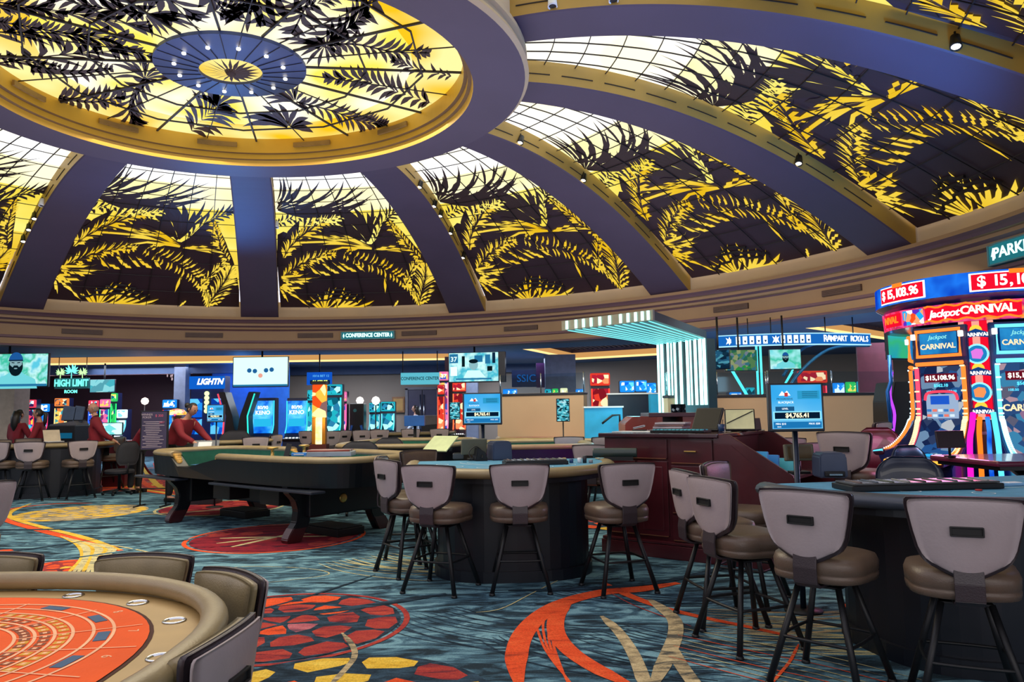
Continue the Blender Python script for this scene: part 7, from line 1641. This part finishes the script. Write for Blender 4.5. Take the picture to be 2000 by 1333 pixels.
def unit(A, r, trim, trim2, art_cols, nm):
    u = facing(A, r, 'machine_unit', None); w = .62
    prof = [(.0, 2.46), (.0, 1.5), (-.04, 1.34), (-.12, 1.18), (-.26, 1.03), (-.44, .96)]
    sp = [p for p in cat([(0, y, z) for y, z in prof], 8)]
    bm = bmesh.new(); prism(bm, [(.0, 0), (-.50, 0), (-.52, .84), (-.44, .93), (-.26, 1.0), (-.12, 1.15), (-.03, 1.32), (.01, 1.5), (.02, 2.47), (.34, 2.47), (.34, 0)], w, frame((w / 2, 0, 0), (0, 0, PI / 2)), bev=.01); obj('unit_cabinet', bm, IBD, u)
    # note: the prism above runs along x
    scr = [p for p in sp if p.z < 2.03]
    bm = bmesh.new(); grid(bm, [[(-w * .38, p.y - .012, p.z + .006), (w * .38, p.y - .012, p.z + .006)] for p in scr]); s_ = obj('curved_screen', bm, art('screen_' + nm, art_cols, 9, 1.0, stretch=(1, 1, 1)), u)
    T_ = glow('unit_trim_' + trim, trim, 1.6); T2 = glow('unit_trim2_' + trim2, trim2, 1.3)
    for s in (-1, 1):
        bm = bmesh.new(); tube(bm, [(s * w * .43, p.y - .03, p.z) for p in scr], .024, 6); obj('trim_tube', bm, T_ if s > 0 or nm != 'a' else glow('unit_trim_pink', 'ff4a6a', 1.4), u)
        for i in range(0, len(scr), 1):
            bm = bmesh.new(); box(bm, (s * w * .43, scr[i].y - .055, scr[i].z), (.05, .012, .018)); obj('trim_bulb', bm, glow('bulb_warm', 'ffe0a0', 1.8) if nm == 'a' else glow('bulb_cool', 'd8f8ff', 1.7), u)
    bm = bmesh.new(); tube(bm, [(-w * .43, -.03, 2.03), (w * .43, -.03, 2.03)], .026, 6); obj('trim_tube', bm, T_, u)
    bm = bmesh.new(); q = [(-w * .40, -.03, 2.12), (w * .40, -.03, 2.12), (w * .40, -.03, 2.42), (-w * .40, -.03, 2.42)]; tube(bm, q, .024, 6, closed=True); obj('trim_tube', bm, T_, u)
    bm = bmesh.new(); box(bm, (0, -.02, 2.27), (w * .68, .02, .25), bev=.008); us = obj('upper_screen', bm, art('upper_' + nm, ['1a6ab0', '2a90d0', '0f4a88'], 3, .95, 'noise'), u)
    text('screen_text', 'Jackpot', .07, (0, -.035, 2.34), glow('screen_mint', '8fe8e0', 1.2), us, shear=.3); text('screen_text', 'CARNIVAL', .085, (0, -.035, 2.23), glow('screen_peach', 'ffd8a8', 1.3), us, bold=.002)
    for s in (-1, 1): bm = bmesh.new(); box(bm, (s * w * .44, -.05, 2.36), (.05, .04, .07), bev=.008); obj('corner_lamp', bm, IW, u)
    bm = bmesh.new(); box(bm, (0, -.018, 1.86), (w * .6, .01, .10), bev=.003); mt = obj('meter', bm, glow('meter_maroon', '7a1428', .7), u); text('meter_text', '$15,108.96', .075, (0, -.028, 1.86), IW, mt, bold=.002)
    text('small_meter_text', '$562.10', .05, (0, -.02, 1.77), IC, s_, bold=.001); text('small_meter_text', '108.00', .04, (-.12, -.02, 1.70), IC, s_); text('small_meter_text', '$28.00', .04, (.12, -.02, 1.70), IC, s_)
    if nm == 'a':
        bm = bmesh.new(); box(bm, (0, -.018, 1.50), (w * .58, .01, .34)); gb = obj('reel_grid', bm, glow('reel_pale', '9fb8d8', .9), s_)
        bm = bmesh.new(); box(bm, (-.02, -.025, 1.60), (w * .34, .01, .10)); obj('reel_window', bm, glow('reel_blue', '2058c8', 1.0), gb)
        for r_ in range(3):
            for k in range(5):
                bm = bmesh.new(); box(bm, (-.15 + .065 * k, -.026, 1.48 - .06 * r_), (.05, .008, .03), bev=.002); obj('reel_symbol', bm, glow('reel_sym%d' % ((k + r_) % 3), ('3a78c0', 'e87a6a', 'd8ecf8')[(k + r_) % 3], 1.0), gb)
        bm = bmesh.new(); tube(bm, cat([(-w * .3, -.035, 1.60), (-w * .22, -.035, 1.69), (w * .22, -.035, 1.69), (w * .3, -.035, 1.60)], 5), .016, 6); obj('reel_arch', bm, glow('reel_arch_red', 'f0405a', 1.3), gb)
    else:
        text('screen_text', 'CARNIVAL', .10, (0, -.03, 1.5), glow('screen_peach', 'ffd8a8', 1.3), s_, bold=.003)
    bm = bmesh.new(); box(bm, (0, -.56, .93), (w * 1.05, .36, .09), (.14, 0, 0), bev=.03); obj('console', bm, mat('console_plum', '3a1428', .25, coat=.5), u)
    bm = bmesh.new(); tube(bm, [(-w * .50, -.40, .97), (-w * .50, -.74, .92), (w * .50, -.74, .92), (w * .50, -.40, .97)], .02, 6); obj('console_light', bm, glow('console_amber', 'ffb040', 1.5) if nm == 'a' else IC, u)
    for k in range(5): bm = bmesh.new(); box(bm, (-.2 + .1 * k, -.58, .99), (.07, .07, .02), (.14, 0, 0), bev=.006); obj('button', bm, glow('button_%d' % (k % 3), ('30b0f0', 'f0f0f8', 'f05060')[k % 3], 1.0), u)
    bm = bmesh.new(); box(bm, (0, -.45, .72), (w * .9, .10, .04), bev=.01); obj('foot_glow', bm, T2, u)
    for s in ({'a': (1,), 'b': (-1,), 'c': ()}[nm]):
        bm = bmesh.new(); tube(bm, cat([(s * w * .54, -.02, 1.45), (s * w * .55, -.08, 1.3), (s * w * .60, -.22, 1.1), (s * w * .60, -.26, .5), (s * w * .6, -.26, .1)], 5), .03, 6); obj('side_light', bm, IM if nm == 'a' else IC, u)
        bm = bmesh.new(); tube(bm, cat([(s * w * .62, .02, 1.4), (s * w * .63, -.03, 1.25), (s * w * .68, -.1, 1.05), (s * w * .68, -.12, .5), (s * w * .68, -.12, .1)], 5), .026, 6); obj('side_light', bm, IO if nm == 'a' else IB, u)
unit(213, 1.12, 'ff7a30', 'ff3040', ['16244a', '24508a', '6a88a8', '2c3a5c', 'b0b8c0', '18305c'], 'a')
unit(255, 1.12, '68dcff', '30a0ff', ['2a4a7a', '8a6a8a', '3a80a8', '5a5a70', '20406a', 'a88a98'], 'b')
unit(145, .80, 'ff7a30', 'ff3040', ['16244a', '24508a', '6a88a8'], 'c')
light('carnival_glow', 'POINT', (4.5, 7.9, 1.5), 30, (1, .25, .55), .3); light('carnival_glow', 'POINT', (6.2, 7.6, 1.9), 35, (.2, .5, 1), .3)
# robot-like black machine left of it
t = thing('slot_machine', 'black slot machine side with violet and blue light edges left of the carnival machine', 'slot machine', (ony(1762, 860, 11.2).x, 11.2, 0), 0)
bm = bmesh.new(); prism(bm, [(-.22, 0), (.28, 0), (.28, 1.9), (-.05, 1.9), (-.12, 1.6), (-.14, 1.0)], .6, bev=.01); obj('cabinet', bm, BLACKM, t); bm = bmesh.new(); tube(bm, cat([(-.10, -.02, 2.05), (-.15, -.02, 1.7), (-.10, -.02, 1.4), (-.16, -.02, 1.0), (-.12, -.02, .7)], 5), .022, 6); obj('violet_edge', bm, glow('violet_edge', 'b040f0', 1.4), t); bm = bmesh.new(); tube(bm, [(-.13, -.03, 2.3), (-.13, -.03, 1.9), (-.19, -.03, 1.75), (-.17, -.03, 1.2)], .03, 6); obj('blue_edge', bm, mat('blue_chrome', '2a70c8', .2, .6), t); bm = bmesh.new(); tube(bm, [(.30, -.02, 1.85), (.34, -.02, 1.4), (.28, -.02, 1.0)], .03, 6); obj('green_edge', bm, glow('green_edge', '30c878', 1.0), t)
p = ony(1688, 745, 17.3); wall('wall_red', [(ony(1680, 740, 17.3).x, 17.4), (ony(1740, 740, 17.3).x, 17.2)], 1.2, 3.0, mat('mauve_red_wall', '6a2a3c', .6))

# ---------------------------------------------------------------- people
SKIN = mat('skin', 'b5826a', .5, var=.05); HAIR = mat('black_hair', '17120f', .45); SHIRT = mat('maroon_shirt', '7a1222', .8, var=.15, scale=5, bump=.2); TROU = mat('black_trousers', '131318', .8); SHOE = mat('black_shoe', '0c0c0e', .3)
def skinmesh(nodes, edges, sub=2):
    names_ = list(nodes); me = bpy.data.meshes.new('s'); me.from_pydata([nodes[n][0] for n in names_], [(names_.index(a), names_.index(b_)) for a, b_ in edges], [])
    o = bpy.data.objects.new('s', me); COL.objects.link(o); m1 = o.modifiers.new('k', 'SKIN'); m1.use_smooth_shade = True; m2 = o.modifiers.new('u', 'SUBSURF'); m2.levels = sub; m2.render_levels = sub
    if not me.skin_vertices: me.attributes.new('skin', 'FLOAT', 'POINT')
    for i, n in enumerate(names_):
        r_ = nodes[n][1]; me.skin_vertices[0].data[i].radius = (r_ if isinstance(r_, tuple) else (r_, r_)); me.skin_vertices[0].data[i].use_root = (i == 0)
    bpy.context.view_layer.update(); out = bpy.data.meshes.new_from_object(o.evaluated_get(bpy.context.evaluated_depsgraph_get())); bpy.data.objects.remove(o); bpy.data.meshes.remove(me)
    b = bmesh.new(); b.from_mesh(out); bpy.data.meshes.remove(out); return b
def head_bm(bm, c, yaw, pitch=0.0, r=.105):
    """a shaped head: skull, jaw, nose, brow, lips, ears; looks toward local -y before yaw"""
    t = bmesh.new(); bmesh.ops.create_uvsphere(t, u_segments=24, v_segments=16, radius=1)
    for v in t.verts:
        x, y, z = v.co; sx, sy, sz = .74, .92, 1.12
        if z < -.1: k = 1 - .30 * min(1, (-z - .1) / .8); sx *= k; sy *= (1 - .12 * (-z))
        nx, ny, nz = x * sx, y * sy, z * sz
        if y < -.6:
            if abs(x) < .20 and -.35 < z < .12: ny -= .20 * (1 - abs(x) / .20) * (1 - abs(z + .18) / .34 if abs(z + .18) < .34 else 0)
            if .08 < z < .3 and .1 < abs(x) < .5: ny += .06
            if -.55 < z < -.40 and abs(x) < .3: ny -= .05
            if -.85 < z < -.65 and abs(x) < .3: ny -= .06
        v.co = Vector((nx, ny, nz)) * r
    for f in t.faces: f.smooth = True
    M = Matrix.Translation(Vector(c)) @ Matrix.Rotation(yaw, 4, 'Z') @ Matrix.Rotation(pitch, 4, 'X'); merge(bm, t, M)
    for s in (-1, 1):
        e = bmesh.new(); bmesh.ops.create_uvsphere(e, u_segments=8, v_segments=6, radius=1)
        for v in e.verts: v.co = Vector((s * .78 * r + v.co.x * .09 * r, .05 * r + v.co.y * .16 * r, v.co.z * .26 * r))
        merge(bm, e, M)
    return M
def hand(nodes, edges, pfx, w, d, side):
    """palm and five separate fingers beyond the wrist w along d"""
    d = Vector(d).normalized(); up = Vector((0, 0, 1)); s = d.cross(up).normalized() * side if abs(d.z) < .95 else Vector((side, 0, 0)); w = Vector(w); n = s.cross(d).normalized()
    nodes[pfx + 'palm'] = (tuple(w + d * .06), (.036, .016)); edges.append((pfx + 'wr', pfx + 'palm'))
    for i in range(4):
        b0 = w + d * .10 + s * (.027 - .018 * i); L = (.030, .034, .032, .025)[i]
        nodes[pfx + 'k%d' % i] = (tuple(b0), .0105); nodes[pfx + 'm%d' % i] = (tuple(b0 + d * L + Vector((0, 0, -.008))), .009); nodes[pfx + 't%d' % i] = (tuple(b0 + d * L * 1.8 + Vector((0, 0, -.022))), .0075)
        edges += [(pfx + 'palm', pfx + 'k%d' % i), (pfx + 'k%d' % i, pfx + 'm%d' % i), (pfx + 'm%d' % i, pfx + 't%d' % i)]
    b0 = w + d * .045 + s * .042; nodes[pfx + 'th'] = (tuple(b0), .011); nodes[pfx + 'th2'] = (tuple(b0 + d * .03 + s * .02), .0095); nodes[pfx + 'th3'] = (tuple(b0 + d * .055 + s * .022 + Vector((0, 0, -.008))), .008)
    edges += [(pfx + 'palm', pfx + 'th'), (pfx + 'th', pfx + 'th2'), (pfx + 'th2', pfx + 'th3')]
def person(label, loc, rz, J, hair='short', yaw=0.0, hpitch=0.0, shirt=None, fat=1.0, seated=False):
    """J: joints in local space (facing -y)"""
    g = lambda k: Vector(J[k]); P = thing('person', label, 'person', loc, rz); k = fat
    N = {'pel': (J['pel'], (.15 * k, .11 * k)), 'wai': (J['wai'], (.14 * k, .10 * k)), 'che': (J['che'], (.17 * k, .115 * k)), 'nb': (J['nb'], (.075, .065)), 'nk': (J['nk'], .052), 'hd': (tuple(g('nk').lerp(g('hd'), .6)), .05)}
    E_ = [('pel', 'wai'), ('wai', 'che'), ('che', 'nb'), ('nb', 'nk'), ('nk', 'hd')]
    for s in ('l', 'r'):
        N[s + 'sh'] = (J[s + 'sh'], .062 * k); N[s + 'el'] = (J[s + 'el'], .046); N[s + 'wr'] = (J[s + 'wr'], .030); E_ += [('che', s + 'sh'), (s + 'sh', s + 'el'), (s + 'el', s + 'wr')]
        hand(N, E_, s, J[s + 'wr'], g(s + 'wr') - g(s + 'el'), 1 if s == 'l' else -1)
        N[s + 'hip'] = (J[s + 'hip'], .098 * k); N[s + 'kn'] = (J[s + 'kn'], .062 * k); N[s + 'an'] = (J[s + 'an'], .042); N[s + 'toe'] = (tuple(g(s + 'an') + Vector((0, -.15, -.045))), .034); E_ += [('pel', s + 'hip'), (s + 'hip', s + 'kn'), (s + 'kn', s + 'an'), (s + 'an', s + 'toe')]
    NB = {n: ((v[0], tuple(q * .80 for q in v[1])) if n in ('pel', 'wai', 'che') else (v[0], v[1] * .88) if n[1:] in ('sh', 'el', 'hip', 'kn') else v) for n, v in N.items()}
    bm = skinmesh(NB, E_, 2); M = head_bm(bm, J['hd'], yaw, hpitch); obj('body', bm, SKIN, P)
    def grow(names_, edges_, dr, ends={}):
        return skinmesh({n: (ends.get(n, N[n][0]), tuple(v + dr for v in (N[n][1] if isinstance(N[n][1], tuple) else (N[n][1],) * 2))) for n in names_}, edges_, 2)
    sh = grow(['wai', 'pel', 'che', 'nb', 'lsh', 'lel', 'lwr', 'rsh', 'rel', 'rwr'], [('pel', 'wai'), ('wai', 'che'), ('che', 'nb'), ('che', 'lsh'), ('lsh', 'lel'), ('lel', 'lwr'), ('che', 'rsh'), ('rsh', 'rel'), ('rel', 'rwr')], .018, {s + 'wr': tuple(g(s + 'el').lerp(g(s + 'wr'), .93)) for s in 'lr'} | {'nb': tuple(g('che').lerp(g('nb'), .8)), 'pel': tuple(g('wai').lerp(g('pel'), .75))}); obj('shirt', sh, shirt or SHIRT, P)
    tr = grow(['pel', 'lhip', 'lkn', 'lan', 'rhip', 'rkn', 'ran'], [('pel', 'lhip'), ('lhip', 'lkn'), ('lkn', 'lan'), ('pel', 'rhip'), ('rhip', 'rkn'), ('rkn', 'ran')], .016); obj('trousers', tr, TROU, P)
    for s in 'lr':
        bm = bmesh.new(); a = g(s + 'an'); box(bm, (a.x, a.y - .06, a.z - .05), (.10, .27, .08), bev=.03, seg=3); obj('shoe', bm, SHOE, P)
    c = Vector(J['hd']); r = .105
    def cap(cover, ext=0.0):
        t = bmesh.new(); bmesh.ops.create_uvsphere(t, u_segments=20, v_segments=14, radius=1); dele = []
        for v in t.verts:
            x, y, z = v.co; v['k'] if False else None
            if y < -.35 - .3 * z + (.25 if z > .55 else 0) - (0 if z < .75 else .8) or z < cover: dele.append(v)
            v.co = Vector((x * .82, y * 1.02 + .02, z * 1.18)) * r
        bmesh.ops.delete(t, geom=dele, context='VERTS')
        for f in t.faces: f.smooth = True
        return t
    bm = bmesh.new()
    if hair == 'bald':
        t = cap(-.45)
        bmesh.ops.delete(t, geom=[v for v in t.verts if v.co.z > .03], context='VERTS'); merge(bm, t, M); obj('hair', bm, mat('grey_hair', '8a7a70', .7), P)
    else:
        merge(bm, cap(-.55), M)
        if hair == 'long':
            tube(bm, [M @ Vector((0, .05, .06)), M @ Vector((0, .10, -.08)), M @ Vector((0, .11, -.26)), M @ Vector((0, .10, -.40))], lambda q: (.085, .10, .09, .03)[min(3, int(q * 3.01))], 12)
        elif hair == 'tail': tube(bm, [M @ Vector((0, .08, .03)), M @ Vector((0, .16, -.02)), M @ Vector((0, .15, -.2)), M @ Vector((0, .13, -.3))], lambda q: (.04, .045, .04, .012)[min(3, int(q * 3.01))], 10)
        elif hair == 'bun':
            e = bmesh.new(); bmesh.ops.create_uvsphere(e, u_segments=12, v_segments=8, radius=.05); merge(bm, e, M @ Matrix.Translation((0, .13, .03)))
        obj('hair', bm, HAIR, P)
    for s in (-1, 1):
        bm = bmesh.new(); e = bmesh.new(); bmesh.ops.create_uvsphere(e, u_segments=8, v_segments=6, radius=.011); merge(bm, e, M @ Matrix.Translation((s * .032, -.088, .008))); obj('eye', bm, mat('dark_eye', '1a1410', .2), P)
    bm = bmesh.new(); e = bmesh.new(); box(e, (0, -.092, -.052), (.042, .012, .008), bev=.003); merge(bm, e, M); obj('mouth', bm, mat('lips', '7a4038', .5), P)
    return P
def stand(lean=0.0, sc=1.0, arms=((.32, -.1, 1.12), (.36, -.28, .98)), arms2=None):
    s = math.sin(lean); c = math.cos(lean)
    def T(h, x=0, y=0): return (x * sc, (-(h) * s + y) * sc, (.98 + h * c) * sc)
    J = {'pel': (0, 0, .96 * sc), 'wai': T(.14), 'che': T(.36), 'nb': T(.50), 'nk': T(.56), 'hd': (0, (-.68 * s * 1.0 - .03) * sc, (.98 + .70 * c) * sc), 'lsh': T(.44, .185), 'rsh': T(.44, -.185)}
    a2 = arms2 or tuple((-x, y, z) for x, y, z in arms)
    for k, a in (('l', arms), ('r', a2)): J[k + 'el'] = tuple(v * sc for v in a[0]); J[k + 'wr'] = tuple(v * sc for v in a[1])
    for k, x in (('l', .10), ('r', -.10)): J[k + 'hip'] = (x * sc, 0, .90 * sc); J[k + 'kn'] = ((x + .01 * (1 if x > 0 else -1)) * sc, -.02 * sc, .50 * sc); J[k + 'an'] = (x * 1.1 * sc, .02 * sc, .09)
    return J
# bald man leaning on the far left table, turned to the left
mx = ony(190, 860, 15.7).x
J = stand(.10, 1.02, ((.27, .12, 1.15), (.25, .30, 1.02)), ((-.24, -.02, 1.12), (-.20, -.20, .98)))
person('person in a maroon shirt, balding, leaning forward with one hand on the far left table', (mx, 15.7, 0), math.radians(-62), J, 'bald', 0, .1, fat=1.42)
J = stand(.05, .96); person('person in a maroon shirt with long dark hair, back to us, at the left edge', (ony(32, 850, 17.2).x, 17.2, 0), math.radians(165), J, 'long', 0)
J = stand(.08, .97); person('person in a maroon shirt with a dark ponytail, facing left beside the long haired one', (ony(80, 850, 16.9).x, 16.9, 0), math.radians(-70), J, 'tail', 0)
J = stand(.48, 1.03, ((.27, -.36, 1.16), (.20, -.60, 1.02)))
person('person in a maroon shirt with tied dark hair, leaning right over a table', (ony(366, 880, 14.1).x, 13.6, 0), math.radians(72), J, 'bun', 0, .35, fat=1.32)
J = stand(.75, .98, ((.24, -.5, 1.1), (.2, -.7, .95))); person('person bent forward in a maroon shirt, mostly hidden behind the poster stand', (ony(266, 870, 15.2).x, 15.2, 0), math.radians(75), J, 'short', 0, .3)
J = stand(.0, .98); person('distant person with dark hair and a white top before the dark double doors', (ony(812, 820, 25.0).x, 25.0, 0), math.radians(-80), J, 'long', 0, shirt=mat('white_shirt', 'c0c8d8', .8))
# desk the leaning woman works at
t = thing('pit_podium', 'small dark podium with slanted pale papers before the leaning woman', 'podium', (ony(404, 860, 13.2).x, 13.2, 0), 0); bm = bmesh.new(); box(bm, (0, 0, .48), (.45, .4, .96), bev=.01); obj('podium_body', bm, BLACK, t); bm = bmesh.new(); box(bm, (0, -.02, 1.0), (.42, .34, .03), (.5, 0, .3), bev=.005); obj('slanted_top', bm, mat('grey_slant', '70747c', .4), t); bm = bmesh.new(); box(bm, (-.02, -.03, 1.02), (.22, .2, .008), (.5, 0, .3)); obj('papers', bm, WHITE, t)
